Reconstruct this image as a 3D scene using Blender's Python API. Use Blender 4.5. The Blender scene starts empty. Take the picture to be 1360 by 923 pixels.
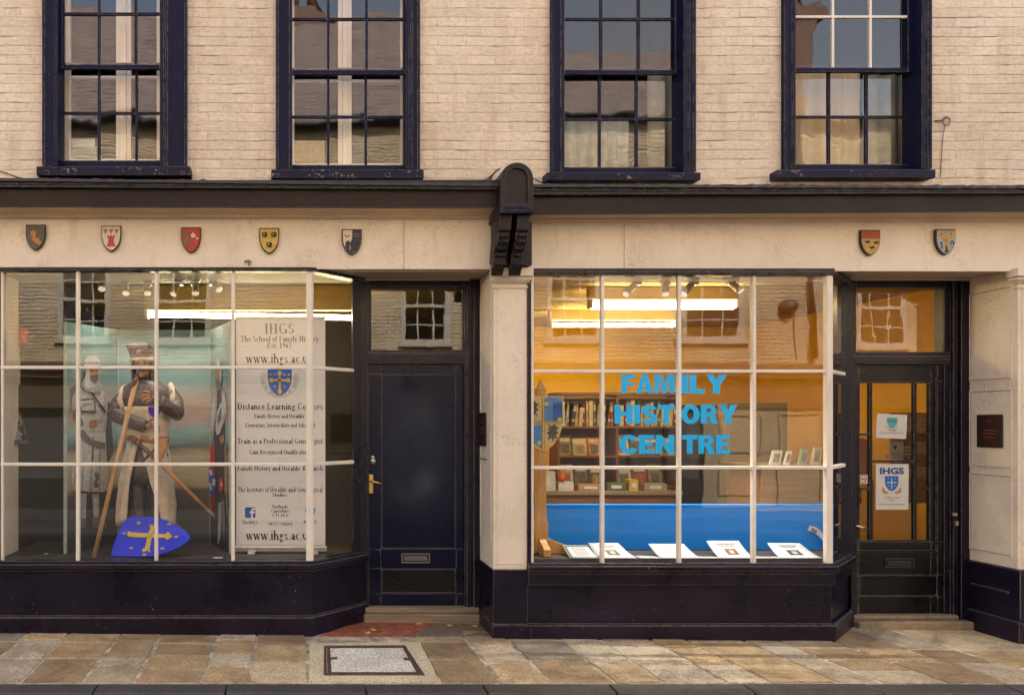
import bpy, math, random
from mathutils import Vector, Matrix
R = math.radians
rnd = random.Random(11)
sc = bpy.context.scene
COL = sc.collection

# ------------------------------------------------------------------ camera, sky, sun, exposure
F = 1032.0                                   # focal length in photo pixels (photo 1360 wide)
VX, VY = 395.0, 560.0                        # where the view axis meets the photo
CX, CY, CZ = -1.657, -6.0, 1.64
cam_d = bpy.data.cameras.new('camera'); cam = bpy.data.objects.new('camera', cam_d); COL.objects.link(cam)
cam.location = (CX, CY, CZ); cam.rotation_euler = (R(90), 0, 0)
cam_d.sensor_width = 36; cam_d.lens = F / 1360 * 36
cam_d.shift_x = (680 - VX) / 1360; cam_d.shift_y = (VY - 461.5) / 1360
cam_d.clip_start = .05; cam_d.clip_end = 400
sc.camera = cam

W = bpy.data.worlds.new('World'); sc.world = W; W.use_nodes = True
wn = W.node_tree.nodes; wl = W.node_tree.links
bg = wn['Background']
sky = wn.new('ShaderNodeTexSky'); sky.sky_type = 'NISHITA'; sky.sun_disc = False
SUN_EL, SUN_AZ = 50, 8                       # behind this row: the far side of the street is sunlit, this front is in its own shade
sky.sun_elevation = R(SUN_EL); sky.sun_rotation = R(SUN_AZ)
sky.air_density = 1.0; sky.dust_density = 4.0; sky.ozone_density = 1.0
grey = wn.new('ShaderNodeRGBToBW'); wl.new(sky.outputs[0], grey.inputs[0])          # cloud cover: most of the blue is veiled
tint = wn.new('ShaderNodeMix'); tint.data_type = 'RGBA'; tint.blend_type = 'MULTIPLY'; tint.inputs[0].default_value = 1
wl.new(grey.outputs[0], tint.inputs[6]); tint.inputs[7].default_value = (1.08, 1.0, .90, 1)
veil = wn.new('ShaderNodeMix'); veil.data_type = 'RGBA'
wtc = wn.new('ShaderNodeTexCoord'); wnz = wn.new('ShaderNodeTexNoise'); wnz.inputs['Scale'].default_value = 2.2; wnz.inputs['Detail'].default_value = 6
wl.new(wtc.outputs['Generated'], wnz.inputs['Vector'])
wrp = wn.new('ShaderNodeValToRGB'); wrp.color_ramp.elements[0].position = .35; wrp.color_ramp.elements[0].color = (.25, .25, .25, 1); wrp.color_ramp.elements[1].position = .65; wrp.color_ramp.elements[1].color = (.8, .8, .8, 1)
wl.new(wnz.outputs['Fac'], wrp.inputs[0]); wl.new(wrp.outputs[0], veil.inputs[0])
wl.new(sky.outputs[0], veil.inputs[6]); wl.new(tint.outputs[2], veil.inputs[7])
wl.new(veil.outputs[2], bg.inputs[0]); bg.inputs[1].default_value = 0.15
sd = bpy.data.lights.new('sun', 'SUN'); sd.energy = 3.6; sd.angle = R(3); sd.color = (1, .97, .92)
so = bpy.data.objects.new('sun', sd); COL.objects.link(so)
so.rotation_euler = (R(90 - SUN_EL), 0, R(180 - SUN_AZ))
so.location = (0, -8, 14)
sc.view_settings.view_transform = 'Standard'; sc.view_settings.look = 'None'
sc.view_settings.gamma = 1; sc.view_settings.use_curve_mapping = False
sc.view_settings.exposure = 2.32
sc.cycles.use_denoising = True
sc.cycles.max_bounces = 10; sc.cycles.transparent_max_bounces = 12; sc.cycles.glossy_bounces = 5
sc.cycles.caustics_reflective = False; sc.cycles.caustics_refractive = False
sc.cycles.sample_clamp_indirect = 6

# ------------------------------------------------------------------ measuring helpers
def P(px, py, y=0.0):
    D = y - CY
    return Vector((CX + (px - VX) * D / F, y, CZ + (VY - py) * D / F))
def X(px, y=0.0): return CX + (px - VX) * (y - CY) / F
def Z(py, y=0.0): return CZ + (VY - py) * (y - CY) / F
def on_plane(px, py, p0, n):
    d = Vector(((px - VX) / F, 1.0, (VY - py) / F)); o = Vector((CX, CY, CZ))
    return o + d * ((Vector(p0) - o).dot(n) / d.dot(n))

# ------------------------------------------------------------------ materials
def N(nt, t, **kw):
    n = nt.nodes.new(t)
    for k, v in kw.items():
        if k.startswith('i_'): n.inputs[k[2:].replace('_', ' ')].default_value = v
        else: setattr(n, k, v)
    return n
def ramp(nt, fac, stops, interp='LINEAR'):
    r = N(nt, 'ShaderNodeValToRGB'); r.color_ramp.interpolation = interp
    e = r.color_ramp.elements
    while len(e) < len(stops): e.new(.5)
    for k, (p, c) in enumerate(stops):
        e[k].position = p; e[k].color = (*c, 1) if len(c) == 3 else (c[0], c[0], c[0], 1)
    if fac is not None: nt.links.new(fac, r.inputs[0])
    return r
def mixc(nt, fac, a, b, mode='MIX'):
    m = N(nt, 'ShaderNodeMix', data_type='RGBA', blend_type=mode)
    for s, v in ((0, fac), (6, a), (7, b)):
        if hasattr(v, 'is_output'): nt.links.new(v, m.inputs[s])
        elif isinstance(v, (int, float)): m.inputs[s].default_value = v
        else: m.inputs[s].default_value = (*v, 1)
    return m.outputs[2]
def math_(nt, op, a, b=0.0, clamp=False):
    m = N(nt, 'ShaderNodeMath', operation=op, use_clamp=clamp)
    for i, v in enumerate((a, b)):
        if hasattr(v, 'is_output'): nt.links.new(v, m.inputs[i])
        else: m.inputs[i].default_value = v
    return m.outputs[0]
def noise(nt, vec, scale, detail=4, rough=.55, dist=0):
    n = N(nt, 'ShaderNodeTexNoise'); n.inputs['Scale'].default_value = scale; n.inputs['Detail'].default_value = detail
    n.inputs['Roughness'].default_value = rough; n.inputs['Distortion'].default_value = dist
    if vec is not None: nt.links.new(vec, n.inputs['Vector'])
    return n.outputs['Fac']
def base(name):
    m = bpy.data.materials.new(name); m.use_nodes = True
    nt = m.node_tree; b = nt.nodes['Principled BSDF']
    return m, nt, b
def geo_pos(nt):
    return N(nt, 'ShaderNodeNewGeometry').outputs['Position']
def scaled(nt, v, s):
    m = N(nt, 'ShaderNodeVectorMath', operation='MULTIPLY'); nt.links.new(v, m.inputs[0]); m.inputs[1].default_value = s
    return m.outputs[0]
def set_in(nt, sock, v):
    if hasattr(v, 'is_output'): nt.links.new(v, sock)
    elif isinstance(v, (int, float)): sock.default_value = v
    else: sock.default_value = (*v, 1)
def bump(nt, b, h, strength=.3, dist=.01):
    n = N(nt, 'ShaderNodeBump'); n.inputs['Strength'].default_value = strength; n.inputs['Distance'].default_value = dist
    nt.links.new(h, n.inputs['Height']); nt.links.new(n.outputs[0], b.inputs['Normal'])

def plain(name, c, rough=.6, var=.15, scale=14, metal=0, bumps=.0, spec=.5, bscale=60):
    m, nt, b = base(name); p = geo_pos(nt)
    n = noise(nt, p, scale, 5)
    lo = tuple(x * (1 - var) for x in c); hi = tuple(min(1, x * (1 + var)) for x in c)
    set_in(nt, b.inputs['Base Color'], ramp(nt, n, [(.3, lo), (.7, hi)]).outputs[0])
    b.inputs['Roughness'].default_value = rough; b.inputs['Metallic'].default_value = metal
    b.inputs['Specular IOR Level'].default_value = spec
    if bumps: bump(nt, b, noise(nt, p, bscale, 4), bumps, .004)
    return m

def edge_mask(nt, radius, amount_noise_scale, lo, hi, floor=0.0):
    bv = N(nt, 'ShaderNodeBevel', samples=4); bv.inputs['Radius'].default_value = radius
    g = N(nt, 'ShaderNodeNewGeometry')
    d = N(nt, 'ShaderNodeVectorMath', operation='DOT_PRODUCT')
    nt.links.new(bv.outputs[0], d.inputs[0]); nt.links.new(g.outputs['Normal'], d.inputs[1])
    e = ramp(nt, d.outputs['Value'], [(.80, (1,)), (.97, (0,))]).outputs[0]
    n = ramp(nt, noise(nt, g.outputs['Position'], amount_noise_scale, 6, .7), [(lo, (0,)), (hi, (1,))]).outputs[0]
    return math_(nt, 'MULTIPLY', e, math_(nt, 'ADD', floor, n, True))

def worn_paint(name, c, c2, rough=.38, chip_glint=(.45, .42, .38), chip_lo=.5, chip_hi=.62, specks=.72, grain='Z'):
    """old gloss paint: uneven tone, brush grain, chips and a painted highlight along edges, a few specks"""
    m, nt, b = base(name); p = geo_pos(nt)
    big = noise(nt, p, 2.2, 5, .6); sv = (26, 26, 2.0) if grain == 'Z' else (2.0, 26, 26)
    fine = noise(nt, scaled(nt, p, sv), 4, 4, .6)
    col = mixc(nt, ramp(nt, big, [(.35, (0,)), (.7, (1,))]).outputs[0], c, c2)
    col = mixc(nt, .35, col, ramp(nt, fine, [(.3, tuple(x * .55 for x in c)), (.75, tuple(x * 1.6 for x in c2))]).outputs[0])
    em = edge_mask(nt, .008, 17, chip_lo - .07, chip_hi - .05, .6 if 'moulding' in name else .36 if 'board' in name else .22)  # constant share paints a highlight on every edge, noise adds the chips
    sp = ramp(nt, noise(nt, p, 55, 3, .6), [(specks, (0,)), (specks + .03, (1,))]).outputs[0]
    spm = math_(nt, 'MULTIPLY', sp, ramp(nt, noise(nt, p, 3.1, 2), [(.48, (0,)), (.62, (.8,))]).outputs[0])
    col = mixc(nt, math_(nt, 'MAXIMUM', math_(nt, 'MULTIPLY', em, .8), spm), col, chip_glint)
    set_in(nt, b.inputs['Base Color'], col)
    b.inputs['Specular IOR Level'].default_value = .15 if 'sill' in name or 'window' in name else .26 if 'blue' in name else .26 if 'cornice' in name else .30
    set_in(nt, b.inputs['Roughness'], ramp(nt, big, [(.3, (rough - .08,)), (.75, (rough + .2,))]).outputs[0])
    bump(nt, b, math_(nt, 'ADD', fine, math_(nt, 'MULTIPLY', em, -.8)), .10 if 'blue' in name else .22, .003)
    return m

def painted_brick(name='painted_brick', k=1.22, rgb=((.61, .515, .40), (.68, .585, .475), (.73, .635, .53)), depth=1.0):
    m, nt, b = base(name); p = geo_pos(nt)
    s = N(nt, 'ShaderNodeSeparateXYZ'); nt.links.new(p, s.inputs[0])
    wob = noise(nt, p, 4, 4); wob2 = noise(nt, p, .9, 2)
    zz = math_(nt, 'ADD', s.outputs['Z'], math_(nt, 'ADD', math_(nt, 'MULTIPLY', math_(nt, 'SUBTRACT', wob, .5), .014), math_(nt, 'MULTIPLY', wob2, .03)))
    xx = math_(nt, 'ADD', s.outputs['X'], math_(nt, 'MULTIPLY', math_(nt, 'SUBTRACT', noise(nt, p, 9, 2), .5), .03))
    c = N(nt, 'ShaderNodeCombineXYZ'); nt.links.new(xx, c.inputs[0]); nt.links.new(zz, c.inputs[1])
    def bricks(ms, smooth):
        br = N(nt, 'ShaderNodeTexBrick'); nt.links.new(c.outputs[0], br.inputs['Vector'])
        for k, v in (('Scale', 1), ('Mortar Size', ms), ('Mortar Smooth', smooth), ('Brick Width', .225), ('Row Height', .074)): br.inputs[k].default_value = v
        return br
    br = bricks(.010 * depth, 1.0)
    pp_ = math_(nt, 'PINGPONG', zz, .037)
    bed = ramp(nt, pp_, [(.0, (1,)), (.0065 * depth, (0,))]).outputs[0]                 # bed joints
    hair = ramp(nt, pp_, [(.0, (1,)), (.0022, (0,))]).outputs[0]
    for r_ in (bed, hair): pass
    patchy = ramp(nt, noise(nt, scaled(nt, p, (.7, 1, 3.2)), 2.6, 5, .7), [(.40, (0,)), (.66, (1,))]).outputs[0]
    br.inputs['Color1'].default_value = (.86, .84, .81, 1); br.inputs['Color2'].default_value = (1.06, 1.05, 1.04, 1); br.inputs['Mortar'].default_value = (.93, .91, .88, 1)
    crack = math_(nt, 'MULTIPLY', hair, ramp(nt, noise(nt, scaled(nt, p, (1, 1, 4)), 4, 6, .78), [(.55, (0,)), (.60, (1,))]).outputs[0])
    lump = noise(nt, scaled(nt, p, (1, 1, 1.8)), 15, 8, .7)
    joint = math_(nt, 'ADD', math_(nt, 'MULTIPLY', bed, .5), math_(nt, 'MULTIPLY', br.outputs['Fac'], .45), True)
    h = math_(nt, 'SUBTRACT', math_(nt, 'MULTIPLY', lump, 1.25), math_(nt, 'MULTIPLY', joint, math_(nt, 'ADD', .14, math_(nt, 'MULTIPLY', patchy, .55))))
    h = math_(nt, 'ADD', h, math_(nt, 'MULTIPLY', noise(nt, p, 75, 4, .7), .28))
    h = math_(nt, 'SUBTRACT', h, math_(nt, 'MULTIPLY', crack, .8))
    bump(nt, b, h, .95, .014 * depth)
    tone = noise(nt, p, 1.1, 5, .6)
    col = ramp(nt, tone, [(q_, tuple(v * k for v in c_)) for q_, c_ in zip((.3, .52, .72), rgb)]).outputs[0]
    col = mixc(nt, math_(nt, 'MULTIPLY', math_(nt, 'MULTIPLY', joint, math_(nt, 'ADD', patchy, .25 * depth)), .22 * depth ** 1.3), col, (.30, .22, .15) if depth < 2 else (.12, .08, .045))
    col = mixc(nt, math_(nt, 'MULTIPLY', crack, .5), col, (.10, .095, .07))
    col = mixc(nt, .6, col, mixc(nt, 1.0, col, br.outputs['Color'], 'MULTIPLY'))
    col = mixc(nt, .55, col, mixc(nt, 1.0, col, ramp(nt, noise(nt, scaled(nt, p, (1, 1, 1.6)), 24, 8, .75), [(.3, (.62, .58, .53)), (.5, (1, 1, 1)), (.7, (1.16, 1.16, 1.17))]).outputs[0], 'MULTIPLY'))
    flake = ramp(nt, noise(nt, scaled(nt, p, (1, 1, 1.7)), 9, 7, .72), [(.655, (0,)), (.675, (1,))]).outputs[0]
    col = mixc(nt, math_(nt, 'MULTIPLY', flake, .45), col, (.40, .29, .20))
    stain = ramp(nt, noise(nt, scaled(nt, p, (3.4, 1, .55)), 2.2, 6, .7), [(.50, (0,)), (.74, (1,))]).outputs[0]
    col = mixc(nt, math_(nt, 'MULTIPLY', stain, .45), col, (.50, .33, .19))
    spot = ramp(nt, noise(nt, p, 38, 2, .5), [(.735, (0,)), (.76, (1,))]).outputs[0]
    col = mixc(nt, math_(nt, 'MULTIPLY', spot, .7), col, (.2, .13, .1))
    set_in(nt, b.inputs['Base Color'], col); b.inputs['Roughness'].default_value = .72
    return m

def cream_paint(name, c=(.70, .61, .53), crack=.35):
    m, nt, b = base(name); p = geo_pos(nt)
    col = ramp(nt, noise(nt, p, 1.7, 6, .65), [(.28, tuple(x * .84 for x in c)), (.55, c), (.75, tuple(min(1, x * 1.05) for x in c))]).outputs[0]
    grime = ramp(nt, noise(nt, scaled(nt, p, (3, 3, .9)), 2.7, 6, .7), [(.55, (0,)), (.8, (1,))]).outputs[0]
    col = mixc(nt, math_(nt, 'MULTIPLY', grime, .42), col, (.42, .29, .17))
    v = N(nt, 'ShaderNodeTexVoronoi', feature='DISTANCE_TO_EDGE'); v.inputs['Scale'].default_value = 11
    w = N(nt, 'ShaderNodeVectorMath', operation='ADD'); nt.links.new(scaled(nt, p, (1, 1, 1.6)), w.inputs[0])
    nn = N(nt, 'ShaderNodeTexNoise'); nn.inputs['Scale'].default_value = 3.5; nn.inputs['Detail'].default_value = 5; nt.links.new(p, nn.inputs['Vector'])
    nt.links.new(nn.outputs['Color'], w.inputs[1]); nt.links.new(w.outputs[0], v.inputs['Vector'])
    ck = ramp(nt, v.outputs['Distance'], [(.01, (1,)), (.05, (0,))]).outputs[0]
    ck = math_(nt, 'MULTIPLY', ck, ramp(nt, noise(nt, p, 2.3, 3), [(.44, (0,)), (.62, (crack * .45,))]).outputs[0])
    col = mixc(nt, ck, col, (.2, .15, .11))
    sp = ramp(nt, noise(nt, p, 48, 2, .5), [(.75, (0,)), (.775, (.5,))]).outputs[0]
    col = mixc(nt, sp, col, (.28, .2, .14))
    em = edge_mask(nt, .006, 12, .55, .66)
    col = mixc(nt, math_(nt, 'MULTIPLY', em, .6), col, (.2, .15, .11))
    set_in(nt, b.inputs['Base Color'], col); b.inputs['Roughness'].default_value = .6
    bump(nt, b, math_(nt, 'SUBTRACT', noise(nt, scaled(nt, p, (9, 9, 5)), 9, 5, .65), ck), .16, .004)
    return m

def glass(name, refl=.12, wave=.05, tint=(1, 1, 1)):
    m = bpy.data.materials.new(name); m.use_nodes = True; nt = m.node_tree
    for n in list(nt.nodes): nt.nodes.remove(n)
    out = N(nt, 'ShaderNodeOutputMaterial'); mx = N(nt, 'ShaderNodeMixShader')
    t = N(nt, 'ShaderNodeBsdfTransparent'); t.inputs[0].default_value = (*tint, 1)
    g = N(nt, 'ShaderNodeBsdfGlossy'); g.inputs['Roughness'].default_value = 0
    gi = N(nt, 'ShaderNodeNewGeometry'); p = gi.outputs['Position']
    dt = N(nt, 'ShaderNodeVectorMath', operation='DOT_PRODUCT'); nt.links.new(gi.outputs['Incoming'], dt.inputs[0]); nt.links.new(gi.outputs['Normal'], dt.inputs[1])
    sch = math_(nt, 'POWER', math_(nt, 'SUBTRACT', 1.0, math_(nt, 'ABSOLUTE', dt.outputs['Value'])), 5)
    f = math_(nt, 'ADD', math_(nt, 'MULTIPLY', sch, 1 - refl), refl, True)
    bp = N(nt, 'ShaderNodeBump'); bp.inputs['Strength'].default_value = wave; bp.inputs['Distance'].default_value = .02
    nt.links.new(noise(nt, scaled(nt, p, (1, 1, .55)), 5.5, 1.5, .4), bp.inputs['Height']); nt.links.new(bp.outputs[0], g.inputs['Normal'])
    nt.links.new(f, mx.inputs[0]); nt.links.new(t.outputs[0], mx.inputs[1]); nt.links.new(g.outputs[0], mx.inputs[2]); nt.links.new(mx.outputs[0], out.inputs[0])
    return m

def emit(name, c, s):
    m, nt, b = base(name); b.inputs['Base Color'].default_value = (.8, .8, .8, 1)
    b.inputs['Emission Color'].default_value = (*c, 1); b.inputs['Emission Strength'].default_value = s
    return m

def mail(name, c, s=62):
    m, nt, b = base(name); p = geo_pos(nt)
    v = N(nt, 'ShaderNodeTexVoronoi'); v.inputs['Scale'].default_value = s; nt.links.new(p, v.inputs['Vector'])
    col = ramp(nt, v.outputs['Distance'], [(.15, tuple(x * 1.5 for x in c)), (.6, tuple(x * .35 for x in c))]).outputs[0]
    col = mixc(nt, .4, col, ramp(nt, noise(nt, p, 9, 3), [(.35, tuple(x * .5 for x in c)), (.7, tuple(x * 1.4 for x in c))]).outputs[0])
    set_in(nt, b.inputs['Base Color'], col); b.inputs['Roughness'].default_value = .45; b.inputs['Metallic'].default_value = .25
    bump(nt, b, v.outputs['Distance'], -.8, .006)
    return m

def wood(name, c, c2, rough=.45, axis='Z'):
    m, nt, b = base(name); p = geo_pos(nt)
    s = {'Z': (14, 14, 1.2), 'X': (1.2, 14, 14)}[axis]
    n = noise(nt, scaled(nt, p, s), 2.2, 6, .6, 1.2)
    set_in(nt, b.inputs['Base Color'], ramp(nt, n, [(.3, c), (.7, c2)]).outputs[0]); b.inputs['Roughness'].default_value = rough
    return m

def flags():
    m, nt, b = base('paving_flags'); p = geo_pos(nt)
    at = N(nt, 'ShaderNodeVertexColor', layer_name='tint').outputs['Color']
    n1 = noise(nt, p, 3.2, 7, .68, .6); n2 = noise(nt, p, 46, 8, .75)
    col = mixc(nt, 1.0, at, ramp(nt, n1, [(.28, (.58, .50, .42)), (.5, (1, .97, .92)), (.72, (1.38, 1.34, 1.28))]).outputs[0], 'MULTIPLY')
    col = mixc(nt, .5, col, mixc(nt, 1.0, col, ramp(nt, n2, [(.3, (.3, .28, .26)), (.7, (1.7, 1.66, 1.6))]).outputs[0], 'MULTIPLY'))
    sp = ramp(nt, noise(nt, p, 85, 3, .6), [(.57, (0,)), (.62, (1,))]).outputs[0]
    col = mixc(nt, math_(nt, 'MULTIPLY', sp, .75), col, (.09, .075, .06))
    veins = ramp(nt, noise(nt, p, 1.6, 8, .75, 2.5), [(.48, (0,)), (.5, (.5,)), (.52, (0,))]).outputs[0]
    col = mixc(nt, veins, col, (.17, .1, .06))
    set_in(nt, b.inputs['Base Color'], col); b.inputs['Roughness'].default_value = .68
    bump(nt, b, math_(nt, 'ADD', math_(nt, 'MULTIPLY', n1, .8), math_(nt, 'MULTIPLY', n2, .5)), .75, .016)
    return m

def stone(name, c, scale=30, contrast=.5, rough=.75, bumpd=.006):
    m, nt, b = base(name); p = geo_pos(nt)
    n = noise(nt, p, scale, 6, .7); n2 = noise(nt, p, 2.6, 5, .6)
    col = ramp(nt, n, [(.28, tuple(x * (1 - contrast) for x in c)), (.52, c), (.75, tuple(min(1, x * (1 + contrast)) for x in c))]).outputs[0]
    col = mixc(nt, .5, col, mixc(nt, 1.0, col, ramp(nt, n2, [(.3, (.6, .56, .5)), (.7, (1.3, 1.3, 1.3))]).outputs[0], 'MULTIPLY'))
    set_in(nt, b.inputs['Base Color'], col); b.inputs['Roughness'].default_value = rough
    bump(nt, b, n, .5, bumpd)
    return m

M = {}
M['brick'] = painted_brick(); M['brick_pale'] = painted_brick('tan_stock_brick', 1.0, ((.40, .29, .16), (.54, .42, .27), (.62, .50, .35)), 2.2)
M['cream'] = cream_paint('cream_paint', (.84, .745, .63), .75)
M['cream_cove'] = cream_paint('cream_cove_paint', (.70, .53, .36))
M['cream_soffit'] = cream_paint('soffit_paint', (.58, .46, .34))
M['bars'] = cream_paint('white_bar_paint', (.86, .79, .69), .2)
M['navy'] = worn_paint('navy_window_paint', (.004, .005, .022), (.009, .011, .044), .46, (.42, .37, .33), .50, .62, .72)
M['dark'] = worn_paint('dark_shopfront_paint', (.006, .0045, .011), (.014, .010, .025), .28, (.5, .46, .44), .46, .6, .70)
M['dark_h'] = worn_paint('dark_board_paint', (.006, .0045, .011), (.015, .010, .026), .28, (.5, .46, .44), .46, .6, .69, 'X')
M['door_line'] = worn_paint('door_moulding_paint', (.006, .0045, .011), (.015, .010, .026), .28, (.5, .46, .44), .46, .6, .69, 'X')  # mouldings get the strongest painted edge highlight, as thin pale lines
M['door_blue'] = worn_paint('blue_black_door_paint', (.003, .0035, .016), (.006, .007, .034), .15, (.5, .46, .44), .5, .62, .73)
M['door_black'] = worn_paint('black_door_paint', (.005, .005, .007), (.010, .009, .013), .28, (.45, .42, .4), .5, .62, .71)
M['sill'] = worn_paint('chipped_sill_paint', (.007, .008, .024), (.014, .016, .045), .42, (.40, .34, .29), .40, .50, .60)
M['cornice'] = worn_paint('weathered_cornice_paint', (.011, .008, .009), (.024, .0165, .018), .42, (.42, .36, .31), .52, .64, .715, 'X')
M['lead'] = plain('lead_capping', (.022, .02, .026), .5, .4, 9)
M['glass'] = glass('old_window_glass', .10, .02)
M['glass_up'] = glass('upper_window_glass', .12, .06)
M['glass_door'] = glass('door_glass', .05, .03)
M['glass_opp'] = glass('opposite_window_glass', .05, .05)
M['flags'] = flags()
M['mortar'] = stone('lime_mortar', (.42, .36, .27), 9, .85)
M['kerb'] = stone('granite_kerb', (.05, .046, .045), 45, .6, .6)
M['asphalt'] = stone('asphalt', (.036, .035, .038), 70, .5, .8)
M['concrete'] = stone('pale_concrete', (.60, .50, .34), 75, .75, .85, .01)
M['plate'] = stone('manhole_plate', (.70, .65, .57), 55, .85, .6, .004)
M['rust'] = stone('rusty_iron', (.085, .05, .036), 40, .6, .7)
M['redtile'] = stone('red_painted_floor', (.33, .105, .06), 13, .7, .6, .003)
M['oldwood'] = wood('worn_threshold_wood', (.16, .12, .085), (.36, .29, .21), .7, 'X')
M['stonestep'] = stone('worn_step_stone', (.30, .235, .165), 18, .4, .75)
M['brass'] = plain('brass', (.75, .45, .12), .28, .2, 20, 1)
M['steel'] = plain('dull_steel', (.55, .53, .5), .35, .2, 20, 1)
M['white'] = plain('white_plastic', (.75, .74, .72), .4, .05)
M['paper'] = plain('white_paper', (.66, .66, .65), .7, .03)
M['banner'] = plain('banner_vinyl', (.84, .82, .79), .5, .03)
M['ink'] = plain('black_ink', (.02, .02, .022), .6, .1)
M['inkgrey'] = plain('grey_ink', (.16, .16, .17), .6, .1)
M['blueink'] = plain('blue_ink', (.015, .13, .55), .5, .08)
M['goldink'] = plain('gold_ink', (.72, .48, .06), .5, .12)
M['skyblue'] = plain('sky_blue_ink', (.02, .38, .82), .5, .08)
M['fbblue'] = plain('deep_blue_ink', (.012, .08, .46), .5, .06)
M['tealink'] = plain('teal_ink', (.10, .45, .48), .6, .15)
M['redink'] = plain('red_ink', (.6, .05, .04), .6, .1)
M['letter'] = plain('bright_blue_vinyl', (.0, .47, 1.0), .4, .03)
M['bluecloth'] = plain('bright_blue_board', (.0, .27, 1.0), .6, .06, 4, 0, 0, .12)
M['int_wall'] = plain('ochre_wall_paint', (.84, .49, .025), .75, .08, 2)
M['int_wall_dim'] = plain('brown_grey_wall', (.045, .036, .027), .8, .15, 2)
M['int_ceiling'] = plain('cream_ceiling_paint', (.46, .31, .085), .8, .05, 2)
M['int_floor'] = wood('dark_floorboards', (.025, .018, .013), (.05, .035, .022), .6, 'X')
M['bed'] = plain('window_bed_boards', (.06, .05, .042), .55, .3, 5)
M['oak'] = wood('honey_oak', (.46, .22, .05), (.66, .36, .10), .4)
M['shelfwood'] = wood('brown_shelf_wood', (.17, .07, .025), (.28, .125, .04), .5, 'X')
M['tube'] = emit('fluorescent_tube_light', (1, .79, .36), 10.5)
M['tube_l'] = emit('cool_fluorescent_tube_light', (1, .82, .44), 9)
M['lampcase'] = plain('lamp_casing', (.62, .47, .2), .5, .05)  # yellowish colour stands in for the glow around the tubes
M['chrome'] = plain('brushed_chrome', (.62, .6, .58), .25, .1, 30, .9)
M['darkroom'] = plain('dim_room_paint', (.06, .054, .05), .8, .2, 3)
M['darkdoor'] = plain('dark_interior_door', (.035, .033, .036), .5, .2)
M['curtain'] = plain('cream_curtain', (.62, .47, .28), .85, .1, 6)
M['net'] = plain('grey_net_curtain', (.42, .44, .40), .9, .3, 8)
M['greycurtain'] = plain('sage_curtain', (.36, .36, .29), .9, .15, 6)
M['mail'] = mail('chain_mail', (.17, .138, .125))
M['skin'] = plain('painted_skin', (.46, .22, .13), .5, .25, 30, 0, .15)
M['surcoat'] = plain('cream_surcoat_cloth', (.68, .56, .41), .85, .18, 18, 0, .25, .3, 40)
M['hat'] = plain('dark_felt', (.085, .07, .065), .8, .3, 30)
M['leather'] = plain('tan_leather', (.46, .20, .04), .5, .3, 18)
M['dleather'] = plain('dark_brown_leather', (.20, .085, .035), .5, .3, 25)
M['staffwood'] = wood('pale_ash_wood', (.48, .25, .09), (.64, .38, .16), .5)
M['shieldblue'] = plain('ultramarine_paint', (.018, .035, .72), .4, .08, 4)
M['shieldgold'] = plain('yellow_gold_paint', (.74, .50, .05), .45, .12)
M['buff'] = plain('buff_paint', (.62, .46, .24), .6, .2, 30)
M['violet'] = plain('violet_badge_paint', (.10, .03, .70), .4, .1)

def landscape():
    m, nt, b = base('painted_landscape'); p = geo_pos(nt)
    s = N(nt, 'ShaderNodeSeparateXYZ'); nt.links.new(p, s.inputs[0])
    z = math_(nt, 'ADD', s.outputs['Z'], math_(nt, 'MULTIPLY', math_(nt, 'SUBTRACT', noise(nt, scaled(nt, p, (1, 1, 3)), 4, 5, .65), .5), .12))
    f = math_(nt, 'DIVIDE', math_(nt, 'SUBTRACT', z, .58), 1.9)
    col = ramp(nt, f, [(0, (.05, .042, .038)), (.24, (.085, .07, .055)), (.27, (.40, .32, .2)), (.40, (.46, .37, .24)), (.44, (.11, .11, .09)), (.47, (.16, .27, .25)),
                       (.52, (.25, .40, .37)), (.56, (.44, .31, .26)), (.66, (.44, .34, .28)), (.74, (.22, .33, .32)), (1, (.20, .38, .37))]).outputs[0]
    st = noise(nt, scaled(nt, p, (1, 1, 7)), 6, 5, .7)
    col = mixc(nt, .3, col, mixc(nt, 1.0, col, ramp(nt, st, [(.3, (.55, .55, .55)), (.7, (1.4, 1.4, 1.4))]).outputs[0], 'MULTIPLY'))
    set_in(nt, b.inputs['Base Color'], col); b.inputs['Roughness'].default_value = .55
    return m
M['landscape'] = landscape()
def tone(name, c, **k):
    if name not in M: M[name] = plain(name, c, k.get('rough', .6), k.get('var', .15), k.get('scale', 25))
    return M[name]

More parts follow.
